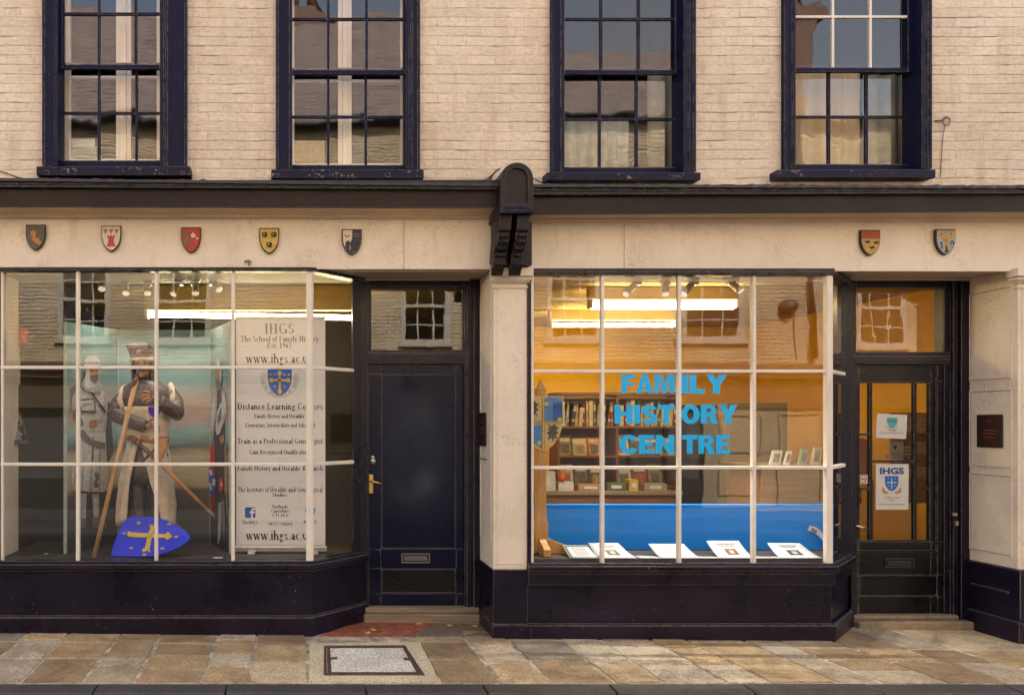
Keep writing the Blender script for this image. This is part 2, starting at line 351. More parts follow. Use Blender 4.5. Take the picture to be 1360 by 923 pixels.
# ------------------------------------------------------------------ mesh building
class MB:
    def __init__(s): s.v = []; s.f = []; s.m = []; s.sm = []; s.col = []
    def add(s, vs, fs, mi=0, smooth=False, col=None):
        o = len(s.v); s.v += [tuple(v) for v in vs]
        for f in fs: s.f.append(tuple(i + o for i in f)); s.m.append(mi); s.sm.append(smooth); s.col.append(col)
        return s
    def box(s, x0, x1, y0, y1, z0, z1, mi=0, col=None):
        x0, x1 = min(x0, x1), max(x0, x1); y0, y1 = min(y0, y1), max(y0, y1); z0, z1 = min(z0, z1), max(z0, z1)
        v = [(x0,y0,z0),(x1,y0,z0),(x1,y1,z0),(x0,y1,z0),(x0,y0,z1),(x1,y0,z1),(x1,y1,z1),(x0,y1,z1)]
        return s.add(v, [(0,3,2,1),(4,5,6,7),(0,1,5,4),(1,2,6,5),(2,3,7,6),(3,0,4,7)], mi, False, col)
    def pbox(s, px0, px1, py0, py1, y0, y1, mi=0):
        """box whose front face (at y0) fills that rectangle of the photo"""
        return s.box(X(px0, y0), X(px1, y0), y0, y1, Z(py1, y0), Z(py0, y0), mi)
    def prism(s, pts, off, mi=0, smooth=False):
        n = len(pts); off = Vector(off); a = [Vector(p) for p in pts]; b = [p + off for p in a]
        f = [tuple(range(n)), tuple(reversed(range(n, 2 * n)))]
        f += [(i, i + n, (i + 1) % n + n, (i + 1) % n) for i in range(n)]
        # make the first face look away from off
        nn = Vector((0, 0, 0))
        for i in range(n): nn += a[i].cross(a[(i + 1) % n])
        if nn.dot(off) > 0: f = [tuple(reversed(q)) for q in f]
        return s.add(a + b, f, mi, smooth)
    def flat(s, pts, mi=0): return s.add(pts, [tuple(range(len(pts)))], mi)
    def loft(s, rings, mi=0, smooth=True, caps=True, closed=True):
        n = len(rings[0]); vs = [p for r in rings for p in r]; fs = []
        for k in range(len(rings) - 1):
            for i in range(n if closed else n - 1):
                j = (i + 1) % n
                fs.append((k * n + i, k * n + j, (k + 1) * n + j, (k + 1) * n + i))
        if caps and closed:
            fs.append(tuple(reversed(range(n)))); fs.append(tuple(range((len(rings) - 1) * n, len(rings) * n)))
        return s.add(vs, fs, mi, smooth)
    def tube(s, pts, rad, n=10, mi=0, smooth=True, flat=1.0):
        pts = [Vector(p) for p in pts]
        if not hasattr(rad, '__len__'): rad = [rad] * len(pts)
        rings = []; ref = None
        for i, p in enumerate(pts):
            d = (pts[min(i + 1, len(pts) - 1)] - pts[max(i - 1, 0)]).normalized()
            if ref is None: ref = Vector((0, 0, 1)) if abs(d.z) < .8 else Vector((0, 1, 0))
            u = d.cross(ref).normalized(); w = u.cross(d).normalized()
            rings.append([p + (u * math.cos(t) + w * math.sin(t) * flat) * rad[i] for t in (2 * math.pi * k / n for k in range(n))])
        return s.loft(rings, mi, smooth)
    def lathe(s, c, prof, n=20, mi=0, axis='z', smooth=True):
        c = Vector(c); rings = []
        for r, h in prof:
            ring = []
            for k in range(n):
                t = 2 * math.pi * k / n; a, b = r * math.cos(t), r * math.sin(t)
                ring.append(c + {'z': Vector((a, b, h)), 'y': Vector((a, h, b)), 'x': Vector((h, a, b))}[axis])
            rings.append(ring)
        return s.loft(rings, mi, smooth)
    def ball(s, c, r, mi=0, nu=14, nv=9):
        c = Vector(c); r = Vector(r) if hasattr(r, '__len__') else Vector((r, r, r)); rings = []
        for j in range(nv + 1):
            t = math.pi * (j / nv * .98 + .01)
            rings.append([c + Vector((r.x * math.sin(t) * math.cos(a), r.y * math.sin(t) * math.sin(a), -r.z * math.cos(t))) for a in (2 * math.pi * k / nu for k in range(nu))])
        return s.loft(rings, mi)
    def build(s, name, mats, parent=None, bevel=0, seg=2, solid=0, remesh=0, smooth_it=0):
        me = bpy.data.meshes.new(name)
        o = root_loc(parent)
        me.from_pydata([(v[0] - o[0], v[1] - o[1], v[2] - o[2]) for v in s.v], [], s.f)
        if not isinstance(mats, (list, tuple)): mats = [mats]
        for m in mats: me.materials.append(M[m] if isinstance(m, str) else m)
        for p, mi, sm in zip(me.polygons, s.m, s.sm): p.material_index = mi; p.use_smooth = sm
        if any(c is not None for c in s.col):
            ca = me.color_attributes.new('tint', 'FLOAT_COLOR', 'CORNER')
            for p, c in zip(me.polygons, s.col):
                for li in p.loop_indices: ca.data[li].color = (*(c or (.4, .35, .28)), 1)
        import bmesh
        bm = bmesh.new(); bm.from_mesh(me); bmesh.ops.recalc_face_normals(bm, faces=bm.faces); bm.to_mesh(me); bm.free()
        ob = bpy.data.objects.new(name, me); COL.objects.link(ob)
        if parent: ob.parent = parent
        if remesh:
            md = ob.modifiers.new('r', 'REMESH'); md.mode = 'VOXEL'; md.voxel_size = remesh; md.use_smooth_shade = True
            if smooth_it: ms = ob.modifiers.new('s', 'SMOOTH'); ms.factor = .5; ms.iterations = smooth_it
            dg = bpy.context.evaluated_depsgraph_get(); dg.update()
            nm = bpy.data.meshes.new_from_object(ob.evaluated_get(dg)); ob.modifiers.clear(); ob.data = nm
            for p in nm.polygons: p.use_smooth = True
        if solid: md = ob.modifiers.new('solid', 'SOLIDIFY'); md.thickness = solid; md.offset = 0
        if bevel:
            md = ob.modifiers.new('bevel', 'BEVEL'); md.width = bevel; md.segments = seg; md.limit_method = 'ANGLE'; md.angle_limit = R(40)
        return ob
def root_loc(o):
    if o is None: return (0, 0, 0)
    v = Vector((0, 0, 0))
    while o: v += o.location; o = o.parent
    return v
def thing(name, label, cat, loc=(0, 0, 0), group=None):
    o = bpy.data.objects.new(name, None); COL.objects.link(o); o.location = loc; o.empty_display_size = .1
    return tag(o, label, cat, group)
def tag(o, label, cat, group=None):
    o['label'] = label; o['category'] = cat
    if group: o['group'] = group
    return o
def setting(o, kind='structure'): o['kind'] = kind; return o

# lettering -----------------------------------------------------------------
def sans(mb, s, c, h, U=(1, 0, 0), V=(0, 0, 1), mi=0, bold=0.0, wide=1.0, width=None, thick=0.0):
    """sans lettering centred on c, cap height h"""
    cu = bpy.data.curves.new('t', 'FONT'); cu.body = s; cu.align_x = 'CENTER'; cu.size = 1; cu.offset = bold; cu.resolution_u = 3
    cu.extrude = thick / h * .729 if thick else 0
    ob = bpy.data.objects.new('t', cu); COL.objects.link(ob)
    dg = bpy.context.evaluated_depsgraph_get(); dg.update()
    me = bpy.data.meshes.new_from_object(ob.evaluated_get(dg))
    xs = [v.co.x for v in me.vertices]; k = h / .729
    mid = (min(xs) + max(xs)) / 2
    kx = (width / (max(xs) - min(xs))) if width else k * wide
    U = Vector(U); V = Vector(V); Nn = U.cross(V); c = Vector(c)
    mb.add([c + U * (v.co.x - mid) * kx + V * (v.co.y - .3645) * k + Nn * v.co.z * k for v in me.vertices], [tuple(p.vertices) for p in me.polygons], mi)
    bpy.data.objects.remove(ob); bpy.data.curves.remove(cu); bpy.data.meshes.remove(me)

TK, TN = .135, .05
def _g():
    v = lambda x, a, b, s=3: ('v', x, a, b, s)              # stem with serifs: 1 foot, 2 head
    h = lambda y, a, b: ('h', y, a, b)
    d = lambda x0, y0, x1, y1, w=TK: ('d', x0, y0, x1, y1, w)
    o = lambda cx, cy, rx, ry, a=0, b=360: ('o', cx, cy, rx, ry, a, b)
    s = lambda x, y, w=.11: ('h', y, x - w, x + w)
    x = .66
    S = lambda w, H: [o(w*.5, H*.73, w*.36, H*.25, 20, 265), o(w*.5, H*.265, w*.40, H*.265, -160, 85)]
    g = {
    'I': (.4, [v(.2, 0, 1)]), 'H': (.85, [v(.2, 0, 1), v(.65, 0, 1), h(.52, .2, .65)]), 'L': (.7, [v(.2, 0, 1), h(.03, .2, .6), d(.6, 0, .62, .25, .05)]),
    'E': (.72, [v(.2, 0, 1), h(.97, .2, .6), h(.03, .2, .62), h(.52, .2, .5), d(.6, .8, .6, 1, .05), d(.62, 0, .63, .22, .05)]),
    'F': (.68, [v(.2, 0, 1), h(.97, .2, .6), h(.52, .2, .5), d(.6, .8, .6, 1, .05)]),
    'T': (.75, [v(.37, 0, 1, 1), h(.97, .05, .7), d(.06, .78, .06, 1, .05), d(.69, .78, .69, 1, .05)]),
    'G': (.85, [o(.44, .5, .35, .51, 40, 320), v(.7, .05, .45, 2)]), 'C': (.78, [o(.44, .5, .35, .51, 45, 315), d(.7, .72, .7, .98, .05)]),
    'S': (.62, S(.62, 1)), 'D': (.85, [v(.2, 0, 1), o(.3, .5, .44, .5, -90, 90)]), 'A': (.8, [d(.12, 0, .4, 1, TN), d(.4, 1, .68, 0), h(.33, .2, .6), s(.12, .025), s(.68, .025)]),
    'N': (.85, [d(.18, 0, .18, 1, TN), d(.18, 1, .66, 0), d(.66, 0, .66, 1, TN), s(.16, .025), s(.66, .975), s(.14, .975)]),
    'B': (.75, [v(.2, 0, 1), o(.3, .75, .28, .25, -90, 90), o(.3, .26, .34, .26, -90, 90)]), 'P': (.7, [v(.2, 0, 1), o(.3, .73, .32, .27, -90, 90)]),
    'R': (.8, [v(.2, 0, 1), o(.3, .73, .32, .27, -90, 90), d(.38, .48, .68, 0), s(.7, .025, .07)]), 'Q': (.85, [o(.43, .5, .36, .51), d(.45, .2, .75, -.15, .08)]),
    '1': (.5, [v(.25, 0, 1, 1), d(.12, .85, .25, .98, TN)]), '2': (.55, [o(.27, .72, .2, .28, -30, 170), d(.42, .55, .1, .06, .08), h(.05, .08, .48)]),
    '9': (.55, [o(.27, .68, .2, .31), d(.47, .68, .2, 0, .07)]), '6': (.55, [o(.27, .31, .2, .31), d(.07, .32, .36, 1, .07)]),
    '0': (.55, [o(.27, .5, .2, .5)]), '7': (.52, [h(.95, .08, .46), d(.46, .95, .2, 0, .08)]), '8': (.55, [o(.27, .75, .17, .25), o(.27, .27, .2, .27)]),
    '4': (.55, [v(.36, 0, 1, 1), h(.28, .05, .5), d(.06, .28, .36, 1, TN)]),
    'a': (.56, [o(.25, .2, .17, .21), v(.42, 0, .5, 1), o(.28, .48, .15, .18, 0, 170)]), 'b': (.62, [v(.14, 0, 1.02, 2), o(.34, .33, .2, .33)]),
    'c': (.52, [o(.28, .33, .2, .34, 45, 315)]), 'd': (.62, [v(.45, 0, 1.02, 2), o(.26, .33, .2, .33), s(.5, .025, .07)]), 'e': (.54, [o(.28, .33, .2, .34, 0, 315), h(.36, .1, .46)]),
    'f': (.38, [v(.16, 0, .82, 1), o(.28, .8, .12, .21, 20, 180), h(.64, .03, .34)]), 'g': (.56, [o(.25, .44, .17, .22), o(.26, -.1, .2, .16), d(.12, .2, .12, .03, .07), h(.63, .38, .52)]),
    'h': (.66, [v(.14, 0, 1.02), v(.5, 0, .42, 1), o(.32, .42, .18, .24, 0, 180)]), 'i': (.32, [v(.16, 0, x), o(.16, .9, .05, .09)]),
    'k': (.64, [v(.14, 0, 1.02), d(.2, .28, .48, .64, TN), d(.28, .38, .54, 0), s(.54, .025, .08), s(.48, .64, .08)]), 'l': (.32, [v(.16, 0, 1.02)]),
    'm': (.98, [v(.14, 0, x), v(.48, 0, .42, 1), v(.82, 0, .42, 1), o(.31, .42, .17, .24, 0, 180), o(.65, .42, .17, .24, 0, 180)]),
    'n': (.66, [v(.14, 0, x), v(.5, 0, .42, 1), o(.32, .42, .18, .24, 0, 180)]), 'o': (.58, [o(.29, .33, .22, .34)]),
    'p': (.62, [v(.14, -.3, x), o(.34, .33, .2, .33)]), 'q': (.62, [v(.46, -.3, x, 1), o(.27, .33, .2, .33)]), 'r': (.46, [v(.14, 0, x), o(.3, .48, .13, .17, 20, 170)]),
    's': (.48, S(.48, x)), 't': (.38, [v(.17, .08, .88, 0), o(.27, .1, .1, .1, 170, 300), h(.63, .03, .34)]), 'u': (.66, [v(.14, .2, x, 2), v(.5, 0, x, 3), o(.32, .22, .18, .23, 180, 360)]),
    'v': (.58, [d(.1, .66, .29, 0), d(.29, 0, .48, .66, TN), s(.1, .64, .09), s(.48, .64, .09)]), 'y': (.58, [d(.1, .66, .3, .02), d(.18, -.3, .48, .66, TN), s(.1, .64, .09), s(.48, .64, .09)]),
    'w': (.86, [d(.1, .66, .28, 0), d(.28, 0, .43, .64, TN), d(.41, .66, .6, 0), d(.6, 0, .76, .66, TN), s(.1, .64, .09), s(.76, .64, .09), s(.42, .64, .08)]),
    '.': (.28, [o(.14, .06, .05, .09)]), ',': (.28, [o(.14, .06, .05, .09), d(.16, .05, .1, -.15, .06)]), ' ': (.3, []), '@': (.9, [o(.45, .4, .38, .5, 0, 320), o(.45, .4, .16, .24)]),
    '&': (.85, [o(.38, .75, .18, .24), o(.34, .26, .26, .27), d(.28, .66, .72, 0, .1)]),
    }
    return g
GL = _g()
def serif(mb, s, c, h, U=(1, 0, 0), V=(0, 0, 1), mi=0, width=None, weight=1.0):
    """book serif lettering centred on c, cap height h"""
    tot = sum(GL[ch][0] for ch in s); kx = width / tot if width else h
    U = Vector(U); V = Vector(V); c = Vector(c); x0 = -tot / 2
    def q(pts):
        mb.flat([c + U * (x0 + a) * kx + V * (b - .5) * h for a, b in pts], mi)
    tk = TK * weight; tn = TN * weight
    for ch in s:
        w, pr = GL[ch]
        for p in pr:
            if p[0] == 'v':
                _, x, a, b, sf = p; q([(x - tk/2, a), (x + tk/2, a), (x + tk/2, b), (x - tk/2, b)])
                if sf & 1: q([(x - .13, a), (x + .13, a), (x + .13, a + tn), (x - .13, a + tn)])
                if sf & 2: q([(x - .13, b - tn), (x + .06, b - tn), (x + .06, b), (x - .13, b)] if b != 1 else [(x - .13, b - tn), (x + .13, b - tn), (x + .13, b), (x - .13, b)])
            elif p[0] == 'h':
                _, y, a, b = p; q([(a, y - tn/2), (b, y - tn/2), (b, y + tn/2), (a, y + tn/2)])
            elif p[0] == 'd':
                _, a0, b0, a1, b1, ww = p; ww *= weight; q([(a0 - ww/2, b0), (a0 + ww/2, b0), (a1 + ww/2, b1), (a1 - ww/2, b1)])
            else:
                _, cx, cy, rx, ry, a, b = p; n = max(5, int(abs(b - a) / 24)); rx -= .0
                prev = None
                for k in range(n + 1):
                    t = R(a + (b - a) * k / n); co, si = math.cos(t), math.sin(t)
                    wd = tn + (tk - tn) * co * co; 
                    cur = ((cx + rx * co, cy + ry * si), (cx + max(rx - wd, .0) * co, cy + max(ry - tn, 0) * si))
                    if prev: q([prev[0], cur[0], cur[1], prev[1]])
                    prev = cur
        x0 += w
exec_parts = []

# ------------------------------------------------------------------ ground, road, far side of the street
KY0, KY1 = -1.03, -1.20
def gz(x, y):                                # pavement falls to the kerb and a little down the street
    zf = .022 - .0107 * (x + 3.95); t = max(0, min(1.2, -y / 1.03))
    return zf * (1 - t) + (-.032) * t if y < 0 else zf
def pavement():
    mb = MB()
    xs = [-7.5, -6.8, -6.3, -5.7, -5.1, -4.45] + [X(p, KY0) for p in (-40, 25, 108, 176, 267, 330, 409, 585, 667, 733, 818, 884, 967, 1024, 1117, 1174, 1261, 1345, 1420)] + [6.0, 6.7, 7.3, 8.0]
    pal = [(.40, .285, .165), (.46, .35, .21), (.36, .255, .15), (.47, .385, .265), (.33, .235, .14), (.42, .36, .275), (.37, .27, .155), (.48, .40, .295), (.36, .31, .25), (.46, .31, .155)]
    bot = lambda x, y: gz(x, y) - .05
    r2 = random.Random(5)
    def sk(x, y): return x + (-.028 * (x + 1.65)) * (1 + y / 1.03) * .6      # joints are a little off square
    for i in range(len(xs) - 1):
        a, b = xs[i], xs[i + 1]
        if abs(a - X(409, KY0)) < .02: continue
        if a > 4.2 or a < -4: cuts = [.30, KY0 * .33, KY0 * .7, KY0]
        back = r2.uniform(-.10, -.27); rest = (KY0 - back)
        cuts = [.16, back] + ([back + rest * r2.uniform(.38, .6)] if r2.random() < .8 else [back + rest * .33, back + rest * .66]) + [KY0]
        if a > X(1117, KY0) - .01: cuts[0] = .62
        for y1, y0 in zip(cuts[:-1], cuts[1:]):
            g = .009 + r2.random() * .008
            c = r2.choice(pal); k = r2.uniform(.78, 1.26); c = (c[0] * k * 1.0, c[1] * k, c[2] * k * .98)
            j = lambda: r2.uniform(-.006, .006)
            tz = r2.uniform(-.004, .005)
            qd = [(a + g + j(), y0 + g + j()), (b - g + j(), y0 + g + j()), (b - g + j(), y1 - g + j()), (a + g + j(), y1 - g + j())]
            # subdivided rim so the arrises are soft and slightly ragged
            per = []
            for (p, q_) in zip(qd, qd[1:] + qd[:1]):
                for t in range(6):
                    f = t / 6; per.append((p[0] + (q_[0] - p[0]) * f + r2.uniform(-.007, .007), p[1] + (q_[1] - p[1]) * f + r2.uniform(-.007, .007)))
            cxm = sum(p[0] for p in per) / len(per); cym = sum(p[1] for p in per) / len(per)
            ring = lambda sh, dz: [Vector((sk(cxm + (p[0] - cxm) * sh, cym + (p[1] - cym) * sh), cym + (p[1] - cym) * sh, gz(cxm + (p[0] - cxm) * sh, cym + (p[1] - cym) * sh) + dz + tz)) for p in per]
            r0, r1, r3 = ring(1, -.045), ring(1, -.004), ring(.972, .002)
            o = len(mb.f); mb.loft([r0, r1, r3], 0, False, True)
            for k2 in range(o, len(mb.f)): mb.col[k2] = c
    # bed of mortar under the joints
    x0, x1 = -7.5, 8.0; ya, yb = .62, KY0
    nx = 40
    vs = []; fs = []
    for i in range(nx + 1):
        xx = x0 + (x1 - x0) * i / nx
        for y in (yb, -.5, -.001, ya): vs.append((xx, y, gz(xx, y) - .0045))
    for i in range(nx):
        for j in range(3): a = i * 4 + j; fs.append((a, a + 4, a + 5, a + 1))
    mb.add(vs, fs, 1)
    for k2 in range(len(mb.col)): mb.col[k2] = mb.col[k2] or (.4, .35, .28)
    return mb.build('pavement', ['flags', 'mortar'])
setting(pavement())
def kerb():
    mb = MB(); xs = [-7.5, -6.2, -4.9, X(-10, KY0), X(131, KY0), X(302, KY0), X(484, KY0), X(640, KY0), X(807, KY0), X(985, KY0), X(1150, KY0), X(1330, KY0), 5.6, 6.8, 8]
    for a, b in zip(xs[:-1], xs[1:]):
        g = .004; dz = rnd.uniform(-.004, .004)
        prof = [(KY0 - .006, -.32), (KY0 - .006, -.036), (KY0 - .012, -.032), (KY1 + .03, -.038), (KY1 + .008, -.048), (KY1, -.07), (KY1 - .012, -.32)]
        mb.prism([Vector((a + g, y, z + dz)) for y, z in prof], (b - a - 2 * g, 0, 0))
    return mb.build('kerb', 'kerb', bevel=.008)
setting(kerb())
mb = MB(); mb.box(-60, 60, -7.4, KY1 + .05, -.45, -.165); setting(mb.build('road', 'asphalt'))
mb = MB(); mb.box(-60, 60, -9.3, -7.404, -.45, -.04); setting(mb.build('far_pavement', 'kerb'))
mb = MB(); mb.box(-250, 250, -250, 250, -.9, -.46); setting(mb.build('ground', 'asphalt'))
# pale apron round the manhole
mb = MB()
def gp(px, py, dz=0.0):
    n = Vector((0, 0, 1)); v = on_plane(px, py, (0, 0, -.005), n)
    for _ in range(3): v = on_plane(px, py, (0, 0, gz(v.x, v.y)), n)
    v.z = gz(v.x, v.y) + dz; return v
def slab(mb, pts, dz, th, mi=0):
    q = [gp(px, py, dz) for px, py in pts]; mb.prism(q, (0, 0, -th), mi)
apron = MB(); slab(apron, [(410, 906), (411, 854), (560, 852), (583, 906)], .002, .04); setting(apron.build('concrete_apron', 'concrete'))
t = thing('manhole_cover', 'pale rectangular manhole cover in a rusty iron frame set in the pavement', 'manhole cover', tuple(gp(496, 878)))
mb = MB()
oc = [(430, 897), (430.5, 858.5), (538, 858), (564, 897)]; ic = [(440, 893.6), (438.2, 861.3), (535, 860.8), (553.5, 893.6)]
lerp4 = lambda f: [(a[0] + (b[0] - a[0]) * f, a[1] + (b[1] - a[1]) * f) for a, b in zip(oc, ic)]
def rim(mb, A, Bq, dz):
    for k in range(4): k2 = (k + 1) % 4; slab(mb, [A[k], A[k2], Bq[k2], Bq[k]], dz, .04)
rim(mb, oc, lerp4(.38), .010); mb.build('frame', 'rust', t, bevel=.002)
mb = MB(); rim(mb, lerp4(.5), ic, .009); mb.build('tray_rim', 'rust', t, bevel=.002)
mb = MB(); slab(mb, [(440.6, 893.2), (438.8, 861.7), (534.6, 861.2), (552.8, 893.2)], .007, .03); mb.build('plate', 'plate', t)
for a, b in (((438, 876), (448, 875)), ((536, 876), (545, 877))):
    mb = MB(); slab(mb, [(a[0], a[1] + 1.3), (a[0], a[1] - 1.2), (b[0], b[1] - 1.2), (b[0], b[1] + 1.3)], .012, .01); mb.build('keyhole', 'rust', t)
# red painted entrance floor
RX0, RX1 = X(487, .48), X(655)
mb = MB(); mb.prism([gp(424, 844.5, .004), gp(487, 821, .004), gp(591, 820.5, .004), gp(548, 845, .004)], (0, 0, -.03)); setting(mb.build('red_entrance_floor', 'redtile'))
mb = MB(); mb.prism([gp(549, 845, .003), gp(592, 820.5, .003), gp(640, 820.5, .003), gp(650, 845, .003)], (0, 0, -.03)); setting(mb.build('entrance_floor_patch', stone('gravelly_concrete', (.17, .135, .09), 34, .6)))
for px, py, a, lab in ((489, 841, .4, 'small yellow fallen leaf on the red entrance floor nearest the pavement'), (495, 837, 1.2, 'yellow fallen leaf on the red floor under the canted window'),
               (556, 829, 2.0, 'yellow fallen leaf at the foot of the left door step'), (597, 831, .3, 'yellow fallen leaf on the concrete patch by the left door step'), (630, 832, 1.0, 'small yellow fallen leaf beside the pilaster foot in the left doorway')):
    c = gp(px, py, .008); ob = MB()
    pts = []
    for k in range(8):
        r = (.026, .014, .03, .013, .024, .013, .028, .012)[k]; pts.append(c + Vector((math.cos(a + k * .785) * r * 1.2, math.sin(a + k * .785) * r, .006 * math.sin(k * 2.2))))
    ob.prism(pts, (0, 0, -.002)); o = ob.build('fallen_leaf', tone('yellow_leaf', (.62, .40, .10)))
    tag(o, lab, 'leaf', 'fallen leaves in the left doorway')

# ------------------------------------------------------------------ the shop building
B = thing('shop_building', 'cream painted brick building with two navy shopfronts below four sash windows', 'building')
YW = .08                                      # face of the upper wall
win = [  # outer frame, glass, sill, meeting rail, bars(upper/lower), horizontals, sill py, peeling white upper bars
    dict(o=(57, 248), g=(83, 212), s=(48, 253), sy=(221, 233), m=(84, 90), vu=(131, 180), vl=(131, 181), hu=18, hl=150, gb=213),
    dict(o=(367, 557), g=(388, 536), s=(360, 563), sy=(225, 237), m=(91, 96), vu=(436, 487), vl=(436, 486), hu=25, hl=155, gb=219),
    dict(o=(732, 923), g=(750, 897), s=(726, 931), sy=(229, 239), m=(91, 96), vu=(799, 849), vl=(797, 846), hu=25, hl=158, gb=222),
    dict(o=(1041, 1236), g=(1057, 1206), s=(1033, 1243), sy=(225, 236), m=(88, 93), vu=(1107, 1157), vl=(1102, 1152), hu=22, hl=155, gb=218)]
ZT, ZB = 7.4, 3.18
WT = Z(-95, YW)                               # window heads, above the picture
mb = MB()
edges = [-8.0]
for w in win: edges += [X(w['o'][0] + 2, YW), X(w['o'][1] - 2, YW)]
edges.append(8.6)
for k in range(0, len(edges), 2): mb.box(edges[k], edges[k + 1], YW, YW + .28, ZB, ZT)
for k, w in enumerate(win):
    mb.box(edges[2*k+1], edges[2*k+2], YW, YW + .28, WT, ZT); mb.box(edges[2*k+1], edges[2*k+2], YW, YW + .28, ZB, Z(w['sy'][0] + 4, YW))
mb.build('wall', 'brick', B)
# crazed plaster bands in the brick just above the picture edge, flush reveals
for i, w in enumerate(win):
    yf = YW - .035
    mb = MB(); o0, o1 = w['o']; g0, g1 = w['g']; sb = w['sy'][0]
    # outer casing
    x0, x1 = X(o0, yf), X(o1, yf); a0 = X(g0 - .5, YW + .09) if g0 < VX else X(g0 - 2, yf); a1 = X(g1 + 2, yf) if g1 < VX else X(g1 + .5, YW + .09)
    zt = Z(-90, yf); zb = Z(sb, yf)
    lw = (a0 - x0); rw = (x1 - a1)
    mb.box(x0, a0, yf, YW + .16, zb, zt); mb.box(a1, x1, yf, YW + .16, zb, zt); mb.box(a0, a1, yf + .003, YW + .16, zt - .12, zt - .003)
    # bead along the inner edge and outer edge of the casing
    for xa, xb in ((a0 - .018, a0 + .004), (x0 - .004, x0 + .014), (a1 - .004, a1 + .02), (a1 + .035, a1 + .05), (x1 - .014, x1 + .004)):
        if xb - xa > 0: mb.box(xa, xb, yf - .012, yf + .02, zb + .002, zt - .002)
    fr = mb.build('sash_window', 'navy', B, bevel=.004)
    mb = MB(); ys = yf - .07
    mb.box(X(w['s'][0], ys), X(w['s'][1], ys), ys, YW + .17, Z(w['sy'][1], ys), Z(w['sy'][0], ys)); mb.build('sill', 'sill', fr, bevel=.006)
    yu, yl = YW + .045, YW + .095                 # outer (upper) and inner (lower) sash
    def sash(yp, top, bot, vs, hs, left, right, cols):
        s = MB(); d = .034
        L, Rr, T, Bm = X(left, yp), X(right, yp), Z(top, yp), Z(bot, yp)
        st = .03
        s.box(min(a0, L - .02) - .01, L, yp, yp + d, Bm - .035, T); s.box(Rr, max(a1, Rr + .02) + .01, yp, yp + d, Bm - .035, T)
        s.box(L, Rr, yp + .002, yp + d - .002, Bm - .034, Bm)
        for pv, mi in zip(vs, cols): s.box(X(pv - 1.7, yp), X(pv + 1.7, yp), yp + .004, yp + d - .004, Bm, T, mi)
        for ph in hs: s.box(L, Rr, yp + .0055, yp + d - .0055, Z(ph + 1.7, yp), Z(ph - 1.7, yp), cols[0] if cols[0] else 0)
        return s
    white = (1, 1) if i == 3 else (0, 0)
    su = sash(yu, -80, w['m'][0] + 2, w['vu'], (w['hu'], -45), g0, g1, white)
    su.build('sash', ['navy', 'bars'], fr, bevel=.003)
    sl = sash(yl, w['m'][0] + 1, w['gb'], w['vl'], (w['hl'],), g0, g1, (0, 0))
    sl.box(a0 - .01, a1 + .01, yl - .012, yl + .036, Z(w['m'][1], yl), Z(w['m'][0], yl) - .002); sl.box(a0 - .008, a1 + .008, yl - .002, yl + .037, Z(w['sy'][0] - 1, yl) - .02, Z(w['gb'] + 1, yl))
    sl.build('sash', ['navy', 'bars'], fr, bevel=.003)
    # panes, each a little out of true
    pb = MB()
    def panes(yp, xs, zs):
        for k in range(len(xs) - 1):
            for j in range(len(zs) - 1):
                q = [Vector((xs[k], yp + rnd.uniform(-.0016, .0016), zs[j])), Vector((xs[k+1], yp + rnd.uniform(-.0016, .0016), zs[j])),
                     Vector((xs[k+1], yp + rnd.uniform(-.0016, .0016), zs[j+1])), Vector((xs[k], yp + rnd.uniform(-.0016, .0016), zs[j+1]))]
                pb.add(q, [(0, 1, 2), (0, 2, 3)], 0, True)
    panes(yu + .017, [X(p, yu) for p in (g0 - 1, *w['vu'], g1 + 1)], [Z(p, yu) for p in (w['m'][0] + 2, w['hu'], -45, -80)])
    panes(yl + .017, [X(p, yl) for p in (g0 - 1, *w['vl'], g1 + 1)], [Z(p, yl) for p in (w['gb'] + 1, w['hl'], w['m'][1])])
    pb.build('pane', 'glass_up', fr)
# secondary glazing with white frames inside the two left windows
for w, mull, lft, bar in ((win[0], (154, 174), (83, 93), 102), (win[1], (449, 467), (388, 391), 107)):
    fr = [c for c in B.children if c.name.startswith('sash_window')][win.index(w)]
    yy = YW + .24; s = MB()
    s.box(X(mull[0], yy), X(mull[1], yy), yy, yy + .05, Z(w['gb'], yy) - .06, WT); s.box(X(mull[0] + 6, yy), X(mull[1] - 6, yy), yy - .02, yy, Z(w['gb'], yy) - .06, WT)
    s.box(X(lft[0] - 8, yy), X(lft[1], yy), yy, yy + .04, Z(w['gb'], yy) - .06, WT); s.box(X(w['g'][1] - 4, yy), X(w['g'][1] + 12, yy), yy, yy + .04, Z(w['gb'], yy) - .06, WT)
    s.box(X(lft[1], yy), X(mull[0], yy), yy + .004, yy + .035, Z(bar + 2, yy), Z(bar - 1.5, yy)); s.box(X(mull[1], yy), X(w['g'][1] - 4, yy), yy + .004, yy + .035, Z(bar + 2, yy), Z(bar - 1.5, yy))
    s.box(X(lft[1], yy), X(w['g'][1] - 4, yy), yy + .006, yy + .034, Z(w['gb'], yy) - .06, Z(w['gb'] - 2, yy))
    s.build('secondary_frame', 'bars', fr, bevel=.003)
